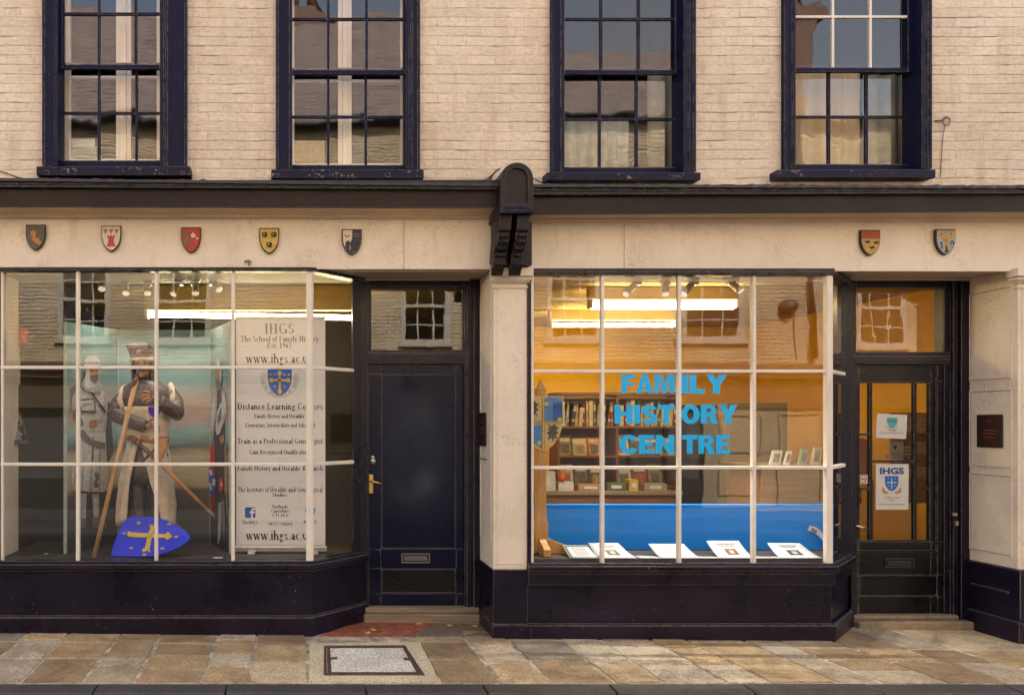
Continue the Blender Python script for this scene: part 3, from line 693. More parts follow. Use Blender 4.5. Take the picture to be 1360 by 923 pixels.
# upper rooms
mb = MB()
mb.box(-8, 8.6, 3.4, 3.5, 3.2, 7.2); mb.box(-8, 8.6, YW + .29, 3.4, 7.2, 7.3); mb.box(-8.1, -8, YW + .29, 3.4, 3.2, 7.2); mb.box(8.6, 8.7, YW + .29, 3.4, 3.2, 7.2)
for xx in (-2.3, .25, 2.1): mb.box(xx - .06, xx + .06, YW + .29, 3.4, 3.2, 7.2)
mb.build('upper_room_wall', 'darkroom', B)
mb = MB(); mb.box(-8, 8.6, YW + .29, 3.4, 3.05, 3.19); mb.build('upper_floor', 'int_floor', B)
mb = MB(); mb.prism([(-8.2, -.25, 7.4), (-8.2, 3.8, 7.4), (-8.2, 1.8, 9.2)], (17, 0, 0)); mb.build('roof', tone('brown_roof_tile', (.14, .075, .055)), B)
mb = MB(); mb.box(-8, 8.6, 5.6, 5.8, -.2, 7.4); mb.box(-8.1, -8.0, .4, 5.6, -.2, 7.4); mb.box(8.6, 8.7, .4, 5.6, -.2, 7.4); mb.build('rear_wall', 'brick', B)

# cornice: navy moulding over a weathered board, a cream cove and the sign fascia below
def run(name, mat, pL, pR, prof, parent, bevel=0):
    """prof: (pyL, pyR, y) corner list, swept from photo column pL to pR"""
    m = MB(); a = [Vector((X(pL), y, Z(l, y))) for l, r, y in prof]; b = [Vector((X(pR), y, Z(r, y))) for l, r, y in prof]
    n = len(a)
    fs = [tuple(reversed(range(n))), tuple(range(n, 2 * n))] + [(i, (i + 1) % n, (i + 1) % n + n, i + n) for i in range(n)]
    m.add(a + b, fs); return m.build(name, mat, parent, bevel=bevel)
for pL, pR, tl, tr in ((-330, 649, 236, 247), (690.5, 1700, 248, 251)):
    yt = -.27; 
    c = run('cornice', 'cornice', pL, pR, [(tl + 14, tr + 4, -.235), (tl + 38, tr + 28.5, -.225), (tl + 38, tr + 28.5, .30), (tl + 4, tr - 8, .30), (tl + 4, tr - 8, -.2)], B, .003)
    run('moulding', 'dark_h', pL, pR, [(tl, tr, -.29), (tl + 5, tr + 2.6, -.293), (tl + 7, tr + 3.4, -.28), (tl + 10.5, tr + 4.6, -.28), (tl + 14, tr + 6, -.25), (tl + 14, tr + 6, -.2), (tl, tr, -.2)], c, .003)
    lead = MB(); n = 160; vs = []; fs = []
    for k in range(n + 1):
        xx = X(pL) + (X(pR) - X(pL)) * k / n; f = k / n; pt = tl + (tr - tl) * f
        j = .004 * math.sin(k * 1.7) + rnd.uniform(-.005, .005)
        vs += [(xx, -.305 + j, Z(pt + 1.5, -.29) + j * .5), (xx, -.303 + j, Z(pt - 1, -.29) + .004 + abs(j)), (xx, YW - .003, Z(pt - 1, -.29) + .055 + j), (xx, YW - .003, Z(pt, -.29) + .035)]
    for k in range(n):
        for q in range(3): fs.append((k*4+q, k*4+4+q, k*4+5+q, k*4+1+q))
    lead.add(vs, fs); lead.build('lead_capping', 'lead', c, solid=.006)
yfa = -.015
fas = []
FB = (357.5, 358.5, 359.5, 361)
for pL, pR, cl, cr, bl, br in ((-330, 656, 273, 276, 357, 358), (698, 1700, 279, 279, 359.5, 361.5)):
    f = run('fascia', 'cream', pL, pR, [(cl + 17, cr + 15, yfa), (bl, br, yfa), (bl, br, .30), (cl + 17, cr + 15, .30)], B, .003)
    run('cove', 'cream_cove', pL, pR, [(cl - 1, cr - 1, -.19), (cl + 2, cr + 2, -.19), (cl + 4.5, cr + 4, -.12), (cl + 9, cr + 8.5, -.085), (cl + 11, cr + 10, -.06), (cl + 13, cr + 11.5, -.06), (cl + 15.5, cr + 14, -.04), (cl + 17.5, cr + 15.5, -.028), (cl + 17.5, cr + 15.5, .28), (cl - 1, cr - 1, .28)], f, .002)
    fas.append(f)
# board joints in the fascia
for f, p in ((fas[0], 536.5), (fas[1], 829)):
    m = MB(); m.pbox(p - .35, p + .35, 293, 357.5 if p < 700 else 359.5, yfa - .0015, yfa + .002); m.build('board_joint', tone('joint_grey', (.25, .19, .14)), f)

# soffit over the bays and doorways
ZS = Z(357.5)
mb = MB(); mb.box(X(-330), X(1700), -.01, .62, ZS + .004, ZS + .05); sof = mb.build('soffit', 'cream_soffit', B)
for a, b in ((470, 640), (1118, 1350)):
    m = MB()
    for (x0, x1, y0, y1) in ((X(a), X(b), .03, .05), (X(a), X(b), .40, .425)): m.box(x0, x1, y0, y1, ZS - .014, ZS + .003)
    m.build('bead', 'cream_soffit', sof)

# pilasters
YD = .48                                      # plane of the two doors
def pilaster(pL, pR, right_edge_px, cap=1.0):
    m = MB(); zt = Z(375); zb = Z(756)
    x0, x1 = X(pL), X(pR)
    m.box(x0, x1, 0, YD + .05, zb, ZS + .003)
    p = m.build('pilaster', 'cream', B, bevel=.004)
    m = MB(); m.box(x0 + .03, x1 - .03, -.006, .0, zb + .04, zt - .05); m.build('raised_face', 'cream', p, bevel=.003)
    # capital
    m = MB()
    for (a, b, y, l, r) in ((356.5, 369, -.075, 3.5, 5), (369, 373.5, -.05, 2.5, 3.5), (373.5, 376, -.032, 1.5, 2.2), (380, 383.5, -.014, .6, .6)):
        m.box(X(pL - l * cap), X(pR + r), y, .03, Z(b), Z(a) if a > 357 else ZS - .002)
    m.build('capital', 'cream', p, bevel=.006, seg=3)
    m = MB(); m.box(x0 - .003, x1 + .003, -.012, YD + .04, gz(x0, 0) - .1, zb); m.box(x0 - .018, x1 + .02, -.05, YD + .02, gz(x0, 0) - .1, Z(828)); m.build('plinth', 'dark', p, bevel=.006)
    return p
pil1 = pilaster(655, 700, 700)
pil2 = pilaster(1352, 1400, 1400, 3.4)
pil0 = pilaster(-52, -8, 0)
# panelled reveals of the two doorways
def reveal(xr, d, name, panels, plz):
    """face at x = xr looking towards -d"""
    for (y0, y1, z0, z1) in panels:
        m = MB(); b = .007
        for (ya, yb, za, zb) in ((y0, y1, z0, z0 + b), (y0, y1, z1 - b, z1), (y0, y0 + b, z0 + b, z1 - b), (y1 - b, y1, z0 + b, z1 - b)):
            m.box(xr - .006, xr + .003, ya, yb, za, zb)
        m.build('panel_moulding', 'cream', name, bevel=.002)
        m = MB(); b0_, b1_ = .007, .0115
        for (ya, yb, za, zb) in ((y0 + b0_, y1 - b0_, z0 + b0_, z0 + b1_), (y0 + b0_, y1 - b0_, z1 - b1_, z1 - b0_), (y0 + b0_, y0 + b1_, z0 + b1_, z1 - b1_), (y1 - b1_, y1 - b0_, z0 + b1_, z1 - b1_)):
            m.box(xr - .001, xr + .003, ya, yb, za, zb)
        m.build('panel_line', tone('dark_line_paint', (.17, .12, .08), var=.6, scale=18), name)  # thin dark strips just inside each panel moulding
xr2 = X(1352)
reveal(xr2, 1, pil2, [(.05, .43, Z(503), ZS - .12), (.05, .43, 1.27, Z(516.5)), (.05, .43, .585, 1.22)], 0)
m = MB(); b0 = gz(xr2, 0)
m.box(xr2 - .012, xr2 - .003, -.03, YD + .02, b0 + .16, Z(757)); m.box(xr2 - .035, xr2 - .003, -.048, YD + .02, b0 - .1, b0 + .16)
m.box(xr2 - .022, xr2 - .012, .06, .4, .30, .315); m.build('dado', 'dark_h', pil2, bevel=.006)
xr1 = X(655)
m = MB()
for (ya, yb, za, zb) in ((.06, .075, .7, ZS - .15), (.40, .415, .7, ZS - .15)): m.box(xr1 - .006, xr1 + .002, ya, yb, za, zb)
m.build('panel_moulding', 'cream', pil1, bevel=.002)
# wall right of the last pilaster and left of the first one, mostly out of the picture
mb = MB(); mb.box(X(1400), 8.6, .02, .29, -.15, ZB + .01); mb.build('side_wall', 'brick', B); mb = MB(); mb.box(-8, X(-52), .02, .29, -.1, ZB + .01); mb.build('side_wall', 'brick', B)

# console bracket between the fascias
m = MB(); yb = -.36; cx0, cx1 = X(665, yb), X(708.5, yb); zc0 = Z(280, yb); r = (cx1 - cx0) / 2; zc = Z(216, yb) - r
arch = lambda rr, xo=0: [Vector(((cx0 + cx1) / 2 + rr * math.cos(t), 0, zc + rr * math.sin(t))) for t in (math.pi * k / 16 for k in range(17))]
def archpts(rr, zlow, y): return [Vector((p.x, y, p.z)) for p in arch(rr)] + [Vector(((cx0 + cx1) / 2 - rr, y, zlow)), Vector(((cx0 + cx1) / 2 + rr, y, zlow))]
m.prism(archpts(r, zc0, yb + .02), (0, -yb + YW + .02, 0))
cons = m.build('console_bracket', 'cornice', B, bevel=.004)
m = MB(); out = archpts(r, zc0, yb); inn = archpts(r * .66, zc0 + .05, yb); n = len(out)
mid = [Vector((p.x, yb + .02, p.z)) for p in out]; inb = [Vector((p.x, yb + .02, p.z)) for p in inn]
vs = out + inn + mid + inb; fs = []
for k in range(n):
    j = (k + 1) % n; fs += [(k, j, n + j, n + k), (k, 2*n + k, 2*n + j, j), (n + k, n + j, 3*n + j, 3*n + k)]
m.add(vs, fs); m.build('arched_rim', 'cornice', cons, bevel=.003)
m = MB(); m.box(cx0 - .004, cx1 + .004, yb - .02, YW, zc0 - .02, zc0); m.box(cx0 + .02, cx1 - .02, yb - .008, yb + .02, zc0, zc0 + .03); m.build('ledge', 'navy', cons, bevel=.004)
m = MB(); m.box(X(656.5, -.12), X(706.5, -.12), -.12, .0, Z(354.5, -.05), zc0 - .02); m.build('back_plate', 'cornice', cons)
for pa, pb in ((664, 681.5), (688, 705.5)):
    m = MB(); ya = -.33
    xa, xb = X(pa, ya), X(pb, ya)
    zt = zc0 - .02
    prof = [(-.325, zt), (-.325, zt - .11), (-.30, zt - .125), (-.305, zt - .17), (-.28, zt - .22), (-.235, zt - .25), (-.225, zt - .30), (-.24, zt - .335), (-.235, zt - .36), (-.20, zt - .375), (-.19, zt - .40), (-.17, zt - .42), (-.15, Z(354, -.05)), (-.1, Z(354, -.05)), (-.1, zt)]
    dx = (xb - xa); sk = .018
    a = []; 
    for y, z in prof: a.append(Vector((xa - (zt - z) * .07 + (y + .325) * .0, y, z)))
    m.prism(a, (dx * .94, 0, 0))
    sc_ = m.build('scroll', 'cornice', cons, bevel=.006)
    m = MB()
    for (zz, yy, rr) in ((zt - .15, -.312, .022), (zt - .19, -.30, .02), (zt - .232, -.262, .02), (zt - .275, -.24, .018), (zt - .345, -.245, .02)):
        for q in (.25, .5, .75): m.ball((xa + dx * q - (zt - zz) * .07, yy, zz), (.016, rr, .016), 0, 8, 6)
    m.build('acanthus_carving', 'cornice', sc_)

# bay shop windows ------------------------------------------------------------
def bay(pL, pC, vpx, hpx, top, bot, riser, name_ref, endpost):
    xl = X(pL); xc = X(pC); d = .455; xe = xc + d          # canted return runs at 45 degrees
    zt, zb = Z(top), Z(bot); base0 = -.12
    mb = MB()
    # head rail following front and cant
    def rail(m, z0, z1, o0, o1):
        """ribbon solid round the bay between offsets o0 (front) and o1 (back)"""
        a = [(xl, -o0), (xc + o0 * .414, -o0), (xe + o0 * .707, d - o0 * .707 + .0), (xe + .0, d + .06), (xe - o1, d + .06), (xc - o1 * .414, o1), (xl, o1)]
        m.prism([Vector((x, y, z0)) for x, y in a], (0, 0, z1 - z0))
    rail(mb, zt, ZS + .001, .028, .06); rail(mb, zt + .008, zt + .028, .042, .0)
    # corner post at the far end and dark end jamb
    mb.box(xe - .105, xe + .02, d - .03, d + .08, zb - .08, ZS)
    if endpost: mb.box(xl - .001, xl + .03, -.01, .06, zb, zt)
    fr = mb.build('bay_window', 'dark', B, bevel=.004)
    # white glazing bars
    g = MB(); bw = .0135; yb0, yb1 = -.012, .028
    for p in vpx: g.box(X(p) - bw, X(p) + bw, yb0, yb1, zb - .012, zt)
    post = .03
    g.prism([Vector((xc - post * 1.25, -.016, zb - .014)), Vector((xc + .004, -.016, zb - .014)), Vector((xc + .022, .004, zb - .014)), Vector((xc + .005, .032, zb - .014)), Vector((xc - post * 1.25, .032, zb - .014))], (0, 0, zt - zb + .014))
    for k, h in enumerate(hpx):
        g.box(xl, xc, yb0 + .004, yb1 - .004, Z(h) - .0125, Z(h) + .0125)
        u = Vector((.707, .707, 0)); nrm = Vector((.707, -.707, 0))
        a = Vector((xc, 0, Z(h))); e = Vector((xe - .105, d - .105, Z(h)))
        q = [a + nrm * .012, e + nrm * .012, e - nrm * .025, a - nrm * .025]
        g.prism([p + Vector((0, 0, -.014)) for p in q], (0, 0, .028))
    g.box(xl + .03, xl + .05, yb0 + .006, yb1, zb, zt)
    g.build('glazing_bars', 'bars', fr, bevel=.0045)
    # panes
    pb = MB(); xs = [xl + .03] + [X(p) for p in vpx] + [xc - .03]; zs = [zb] + [Z(h) for h in reversed(hpx)] + [zt]
    for k in range(len(xs) - 1):
        for j in range(len(zs) - 1):
            jy = lambda: .008 + rnd.uniform(-.0014, .0014)
            q = [Vector((xs[k], jy(), zs[j])), Vector((xs[k+1], jy(), zs[j])), Vector((xs[k+1], jy(), zs[j+1])), Vector((xs[k], jy(), zs[j+1]))]
            pb.add(q, [(0, 1, 2), (0, 2, 3)], 0, True)
    for j in range(len(zs) - 1): pb.add([Vector((xc, .004, zs[j])), Vector((xe - .02, d - .018, zs[j])), Vector((xe - .02, d - .018, zs[j+1])), Vector((xc, .004, zs[j+1]))], [(0, 1, 2, 3)], 0, True)
    pb.build('pane', 'glass', fr)
    def around(m, z0, z1, o):
        a = [(xl, -o), (xc + o * .414, -o), (xe + o * .707, d - o * .707), (xe + o * .707, d + .05), (xe - .06, d + .05), (xc - .05, .05), (xl, .05)]
        m.prism([Vector((x, y, z0)) for x, y in a], (0, 0, z1 - z0))
    s = MB()
    for (p0, p1, o) in riser['sill']: around(s, Z(p1), Z(p0), o)
    s.build('sill', 'dark_h', fr, bevel=.005)
    s = MB(); around(s, base0, Z(riser['top']), riser['o']); s.build('stall_riser', 'dark_h', fr, bevel=.004)
    s = MB(); around(s, base0, Z(riser['skirt']), riser['so']); around(s, Z(riser['skirt']) - .001, Z(riser['skirt'] - 3), riser['so'] - .008); s.build('skirting', 'dark_h', fr, bevel=.005)
    # window bed inside
    s = MB(); a = [(xl, .06), (xc - .02, .06), (xe - .07, d), (xe - .07, .95), (xl, .95)]
    s.prism([Vector((x, y, .50)) for x, y in a], (0, 0, .072)); s.build('window_bed', 'bed', fr)
    return fr
bayL = bay(-4, 413, (103.5, 207.5, 309.5), (488, 616.5), 361, 744, dict(sill=[(744, 748, .03), (748, 752.5, .055), (752.5, 757.5, .035)], top=757, o=.012, skirt=819, so=.03), 0, True)
bayR = bay(700, 1103, (800, 902, 1001), (493, 621), 366.5, 747, dict(sill=[(747, 750, .03), (750, 757, .062), (757, 761, .045), (761, 776, .032)], top=776, o=.004, skirt=829, so=.04), 0, True)

# doorways ---------------------------------------------------------------------
def frame_box(m, pxa, pxb, pya, pyb, w, y0, y1):
    pass
# left doorway
m = MB(); y = YD
m.box(X(484, y), X(490, y), y - .03, y + .1, Z(822, y), ZS); m.box(X(616, y), X(636, y), y - .03, y + .1, Z(822, y), ZS); m.box(X(490, y), X(616, y), y - .026, y + .1, Z(381, y), ZS)
m.box(X(619, y), X(623, y), y - .042, y - .03, Z(820, y), ZS - .01); m.box(X(628, y), X(636, y), y - .05, y - .03, Z(820, y), ZS - .01)
dfL = m.build('door_frame', 'dark', B, bevel=.004)
m = MB(); m.box(X(488, y), X(618, y), y - .034, y + .09, Z(483.5, y), Z(468, y)); m.box(X(487, y), X(620, y), y - .048, y - .03, Z(474, y), Z(470, y)); m.build('transom', 'dark_h', dfL, bevel=.004)
m = MB()
for (a, b, c, d) in ((489, 493, 381, 468), (614, 617, 381, 468), (493, 614, 381, 384), (493, 614, 465, 468)): m.box(X(a, y), X(b, y), y - .012, y + .04, Z(d, y), Z(c, y))
m.build('fanlight_bead', 'dark', dfL, bevel=.003)
m = MB(); m.flat([Vector((X(490, y), y + .012, Z(467, y))), Vector((X(615, y), y + .013, Z(467, y))), Vector((X(615, y), y + .012, Z(381, y))), Vector((X(490, y), y + .011, Z(381, y)))]); m.build('pane', 'glass', dfL)
m = MB(); m.box(X(484, y), X(634, y), y - .07, y + .1, Z(813.5, y - .05), Z(805, y - .02)); m.box(X(482, y), X(638, y), y - .10, y + .1, -.05, Z(813.5, y - .05) - .002); m.build('threshold', 'oldwood', dfL, bevel=.008)
def panel_door(name, px0, px1, py0, py1, holes, mat, y, th=.045, parent=B):
    """stiles and rails round sunk panels; holes are photo rectangles"""
    m = MB(); xs = sorted({px0, px1, *[h[0] for h in holes], *[h[1] for h in holes]}); zs = sorted({py0, py1, *[h[2] for h in holes], *[h[3] for h in holes]})
    for a, b in zip(xs[:-1], xs[1:]):
        for c, d in zip(zs[:-1], zs[1:]):
            cx, cz = (a + b) / 2, (c + d) / 2
            if any(h[0] < cx < h[1] and h[2] < cz < h[3] for h in holes): continue
            m.box(X(a, y), X(b, y), y, y + th, Z(d, y), Z(c, y))
    import bmesh
    ob = m.build(name, mat, parent)
    bm = bmesh.new(); bm.from_mesh(ob.data); bmesh.ops.remove_doubles(bm, verts=bm.verts, dist=1e-4)
    seen = {}
    for f in bm.faces: seen.setdefault(tuple(sorted(v.index for v in f.verts)), []).append(f)
    kill = [f for fs in seen.values() if len(fs) > 1 for f in fs]
    bmesh.ops.delete(bm, geom=kill, context='FACES'); bmesh.ops.dissolve_limit(bm, angle_limit=.01, verts=bm.verts, edges=bm.edges)
    bm.to_mesh(ob.data); bm.free()
    md = ob.modifiers.new('bevel', 'BEVEL'); md.width = .004; md.segments = 2; md.limit_method = 'ANGLE'
    return ob
yd = YD + .012
dL = panel_door('door', 489, 616, 484, 805, [(506, 605.5, 497, 729), (506, 605.5, 755, 788)], 'door_blue', yd)
def sunk(px0, px1, py0, py1, y, mat, parent, lip='dark'):
    m = MB(); m.box(X(px0, y), X(px1, y), y + .016, y + .03, Z(py1, y), Z(py0, y)); p = m.build('panel', mat, parent)
    m = MB(); b = .012
    x0, x1, z0, z1 = X(px0, y), X(px1, y), Z(py1, y), Z(py0, y)
    for (xa, xb, za, zb) in ((x0, x1, z0, z0 + b), (x0, x1, z1 - b, z1), (x0, x0 + b, z0 + b, z1 - b), (x1 - b, x1, z0 + b, z1 - b)): m.box(xa, xb, y - .006, y + .02, za, zb)
    m.build('moulding', 'door_line', p, bevel=.004, seg=2)
sunk(506, 605.5, 497, 729, yd, 'door_blue', dL); sunk(506, 605.5, 755, 788, yd, 'door_black', dL)
def letterplate(px0, px1, py0, py1, y, parent, mat='steel'):
    m = MB(); x0, x1, z0, z1 = X(px0, y), X(px1, y), Z(py1, y), Z(py0, y); b = .012
    for (xa, xb, za, zb) in ((x0, x1, z0, z0 + b), (x0, x1, z1 - b, z1), (x0, x0 + b, z0 + b, z1 - b), (x1 - b, x1, z0 + b, z1 - b)): m.box(xa, xb, y - .012, y + .003, za, zb)
    m.box(x0 + .022, x1 - .022, y - .009, y + .002, z0 + .02, z1 - .022)
    m.build('letterplate', mat, parent, bevel=.003)
letterplate(533, 571, 734.5, 747.5, yd, dL, tone('tarnished_brass', (.16, .14, .14), rough=.35))
# cylinder lock and brass lever
m = MB(); c = P(494.5, 611, yd)
m.lathe(c + Vector((0, -.012, -.008)), [(.001, 0), (.028, 0), (.026, .012), (.026, .013)], 18, axis='y'); m.lathe(c + Vector((0, -.018, .022)), [(.001, 0), (.017, .0), (.018, .018)], 14, axis='y'); m.lathe(c + Vector((0, -.021, -.01)), [(.001, 0), (.009, 0), (.01, .01)], 10, axis='y')
m.build('lock', 'steel', dL)
m = MB(); m.box(X(488.5, yd), X(495.5, yd), yd - .012, yd + .002, Z(655, yd), Z(630, yd)); h = m.build('handle', 'brass', dL, bevel=.004)
m = MB(); c = P(492.5, 638.5, yd); m.tube([c, c + Vector((0, -.055, 0)), c + Vector((.012, -.066, -.002)), c + Vector((.085, -.066, -.018))], [.011, .010, .011, .009], 10); m.build('lever', 'brass', h)
# right doorway
m = MB()
m.box(X(1128, y), X(1134, y), y - .03, y + .1, Z(832, y), ZS); m.box(X(1254, y), X(1288, y), y - .0, y + .1, Z(832, y), ZS); m.box(X(1134, y), X(1254, y), y - .026, y + .1, Z(383.5, y), ZS)
m.box(X(1262, y), X(1268, y), y - .03, y + .0, Z(825, y), ZS - .01); m.box(X(1270, y), X(1288, y), y - .05, y, Z(830, y), ZS - .01)
dfR = m.build('door_frame', 'dark', B, bevel=.004)
m = MB(); m.box(X(1131, y), X(1256, y), y - .034, y + .09, Z(484, y), Z(468, y)); m.box(X(1129, y), X(1256, y), y - .046, y - .03, Z(478, y), Z(474, y)); m.build('transom', 'dark_h', dfR, bevel=.004)
m = MB(); m.flat([Vector((X(1131, y), y + .012, Z(468, y))), Vector((X(1254, y), y + .0115, Z(468, y))), Vector((X(1254, y), y + .0125, Z(382, y))), Vector((X(1131, y), y + .012, Z(382, y)))]); m.build('pane', 'glass', dfR)
m = MB(); m.box(X(1128, y), X(1266, y), y - .06, y + .1, Z(822.5, y - .05), Z(816, y - .03)); m.box(X(1126, y), X(1282, y), y - .13, y + .1, -.12, Z(822.5, y - .05) - .002); m.build('threshold', 'stonestep', dfR, bevel=.01, seg=3)
dR = panel_door('door', 1133, 1256, 484, 816, [(1139.5, 1236, 506.5, 719.5), (1141, 1245, 763, 792)], 'door_black', yd)
sunk(1141, 1245, 763, 792, yd, 'door_black', dR)
letterplate(1174.5, 1213, 741, 753.5, yd, dR, tone('blackened_iron', (.03, .028, .03), rough=.35))
m = MB()
for p, a, b in ((1157.3, 506, 720), (1216.3, 506, 720)): m.box(X(p - 2.0, yd), X(p + 2.0, yd), yd + .004, yd + .036, Z(b, yd), Z(a, yd))
for a, b, p in ((1139, 1157, 577), (1139, 1157, 649), (1157, 1216, 612.5), (1216, 1236.5, 577), (1216, 1236.5, 649)): m.box(X(a, yd), X(b, yd), yd + .007, yd + .033, Z(p + 1.3, yd), Z(p - 1.3, yd))
x0, x1, z0, z1 = X(1139.5, yd), X(1236, yd), Z(719.5, yd), Z(506.5, yd); b = .014
for (xa, xb, za, zb) in ((x0, x1, z0, z0 + b), (x0, x1, z1 - b, z1), (x0, x0 + b, z0 + b, z1 - b), (x1 - b, x1, z0 + b, z1 - b)): m.box(xa, xb, yd - .004, yd + .03, za, zb)
m.box(X(1139, yd), X(1243, yd), yd - .014, yd + .002, Z(733, yd), Z(730, yd)); m.box(X(1241, yd), X(1243.5, yd), yd - .012, yd + .002, Z(730, yd), Z(502, yd))
m.build('glazing_bars', 'door_black', dR, bevel=.003)
m = MB(); m.flat([Vector((x0, yd + .02, z0)), Vector((x1, yd + .0205, z0)), Vector((x1, yd + .02, z1)), Vector((x0, yd + .0195, z1))]); m.build('pane', 'glass_door', dR)
m = MB(); m.box(X(1130, yd), X(1133.3, yd), yd - .012, yd + .002, Z(712, yd), Z(689, yd)); h = m.build('handle', 'chrome', dR, bevel=.003)
m = MB(); c = P(1131.8, 697, yd); m.tube([c, c + Vector((0, -.05, 0)), c + Vector((.012, -.06, -.003)), c + Vector((.082, -.06, -.028))], [.009, .009, .01, .009], 10); m.build('lever', 'chrome', h)
m = MB(); a, c = P(1136, 645.5, yd), P(1136, 669, yd)
m.tube([a, a + Vector((.0, -.03, 0)), a + Vector((.016, -.04, -.02)), c + Vector((.016, -.04, .02)), c + Vector((0, -.03, 0)), c], .008, 8); m.ball(a, (.014, .008, .014)); m.ball(c, (.014, .008, .014)); m.build('pull_handle', tone('blackened_iron', (.03, .028, .03)), dR)
m = MB(); m.box(X(1266, y - .03), X(1270, y - .03), y - .055, y - .03, Z(697, y), Z(691, y)); m.build('keep', 'steel', dfR, bevel=.002); m = MB(); m.box(X(1263.5, y - .03), X(1266, y), y - .045, y - .03, Z(684, y), Z(680, y)); m.build('keep', 'steel', dfR, bevel=.002)

# interior shell ---------------------------------------------------------------
ZC = 2.93
def wallbox(name, mat, *a): m = MB(); m.box(*a); return m.build(name, mat, B)
xp = X(677)                                    # party wall behind the pilaster
xLend = -4.10
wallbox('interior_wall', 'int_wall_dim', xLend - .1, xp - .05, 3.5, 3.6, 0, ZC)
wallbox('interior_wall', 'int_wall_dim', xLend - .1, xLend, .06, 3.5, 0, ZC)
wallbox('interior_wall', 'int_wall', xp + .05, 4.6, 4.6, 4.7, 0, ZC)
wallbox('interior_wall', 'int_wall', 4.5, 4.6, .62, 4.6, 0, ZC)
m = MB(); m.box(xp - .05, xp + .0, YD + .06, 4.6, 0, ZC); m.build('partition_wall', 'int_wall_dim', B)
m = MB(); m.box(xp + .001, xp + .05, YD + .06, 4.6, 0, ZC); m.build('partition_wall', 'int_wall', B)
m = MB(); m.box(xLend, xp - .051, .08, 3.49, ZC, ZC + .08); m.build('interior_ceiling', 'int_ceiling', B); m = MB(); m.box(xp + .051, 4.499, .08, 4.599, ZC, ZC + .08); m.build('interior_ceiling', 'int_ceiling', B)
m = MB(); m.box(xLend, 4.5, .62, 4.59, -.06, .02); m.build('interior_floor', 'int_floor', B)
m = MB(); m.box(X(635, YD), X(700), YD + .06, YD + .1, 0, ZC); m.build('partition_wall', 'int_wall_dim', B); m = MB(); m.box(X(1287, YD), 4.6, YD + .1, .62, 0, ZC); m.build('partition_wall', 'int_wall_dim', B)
m = MB(); m.box(xLend, X(480), .9, .95, .02, .5); m.build('bed_front', 'bed', B); m = MB(); m.box(X(703), X(1150), .9, .95, .02, .5); m.build('bed_front', 'bed', B)

# ------------------------------------------------------------------ the houses across the street, seen mirrored in the glass
YO = -9.0
O = thing('opposite_building', 'pale brick terrace across the street, seen only mirrored in the shop glass', 'building')
ow = [(-9.2, 1.0), (-5.75, .98), (-3.85, 1.08), (1.0, .94), (3.7, .98), (6.3, 1.12), (10.35, .98)]
mb = MB(); xs = [-16] + sum([[c - w / 2, c + w / 2] for c, w in ow], []) + [16]
OZ0, OZ1, OE = 3.22, 4.75, 7.7
for k in range(0, len(xs), 2): mb.box(xs[k], xs[k+1], YO - .3, YO, 2.75, OE)
for k in range(len(ow)):
    a, b = xs[2*k+1], xs[2*k+2]; mb.box(a, b, YO - .3, YO, 2.75, OZ0); mb.box(a, b, YO - .3, YO, OZ1, 5.1); mb.box(a, b, YO - .3, YO, 6.2, OE)
mb.build('wall', 'brick_pale', O)
for c, w in ow:
    for z0, z1 in ((OZ0, OZ1), (5.1, 6.2)):
        m = MB(); a, b = c - w/2, c + w/2
        for (x0, x1, za, zb) in ((a - .03, a + .08, z0, z1), (b - .08, b + .03, z0, z1), (a + .08, b - .08, z1 - .08, z1), (a + .08, b - .08, z0, z0 + .07), (a + .08, b - .08, (z0 + z1)/2 - .03, (z0 + z1)/2 + .03), (a - .1, b + .1, z0 - .08, z0)):
            m.box(x0, x1, YO - .12, YO + (.07 if za < z0 else .02), za, zb)
        for q in (1/3, 2/3): xx = a + (b - a) * q; m.box(xx - .014, xx + .014, YO - .1, YO - .02, z0 + .07, z1 - .08)
        for q in (.25, .75): zz = z0 + (z1 - z0) * q; m.box(a + .08, b - .08, YO - .098, YO - .022, zz - .014, zz + .014)
        f = m.build('window', tone('grey_cream_sash', (.40, .35, .28)), O)
        m = MB(); m.flat([(a, YO - .06, z0), (b, YO - .06, z0), (b, YO - .06, z1), (a, YO - .06, z1)]); m.build('pane', 'glass_opp', f)
mb = MB(); mb.box(-16, 16, YO - 5, YO - 4.9, 0, OE); mb.box(-16, 16, YO - 4.9, YO - .3, 2.7, 2.74); mb.box(-16, 16, YO - 4.9, YO - .31, OE - .05, OE); mb.build('inner_wall', 'darkroom', O)
tile = stone('brown_roof_tiles', (.17, .125, .108), 12, .5); M['rtile'] = tile
tn_ = tile.node_tree; tb = tn_.nodes['Principled BSDF']; src = tb.inputs['Base Color'].links[0].from_socket
tp = N(tn_, 'ShaderNodeSeparateXYZ'); tn_.links.new(geo_pos(tn_), tp.inputs[0])
rows_ = ramp(tn_, math_(tn_, 'FRACT', math_(tn_, 'MULTIPLY', tp.outputs['Z'], 8.5)), [(0, (.35,)), (.25, (1,)), (1, (1.15,))]).outputs[0]
set_in(tn_, tb.inputs['Base Color'], mixc(tn_, 1.0, src, rows_, 'MULTIPLY'))
mb = MB(); mb.prism([(-16.3, YO + .12, OE - .1), (-16.3, YO - 2.6, 11.1), (-16.3, YO - 5.6, OE - .1)], (18.4, 0, 0)); rf = mb.build('roof', 'rtile', O)
mb = MB(); mb.prism([(2.1, YO + .12, OE - .1), (2.1, YO - 2.6, 10.2), (2.1, YO - 5.6, OE - .1)], (5.3, 0, 0)); mb.build('roof', 'rtile', O)
mb = MB(); mb.prism([(7.4, YO + .12, OE - .1), (7.4, YO - 2.6, 8.7), (7.4, YO - 5.6, OE - .1)], (8.9, 0, 0)); mb.build('roof', 'rtile', O)
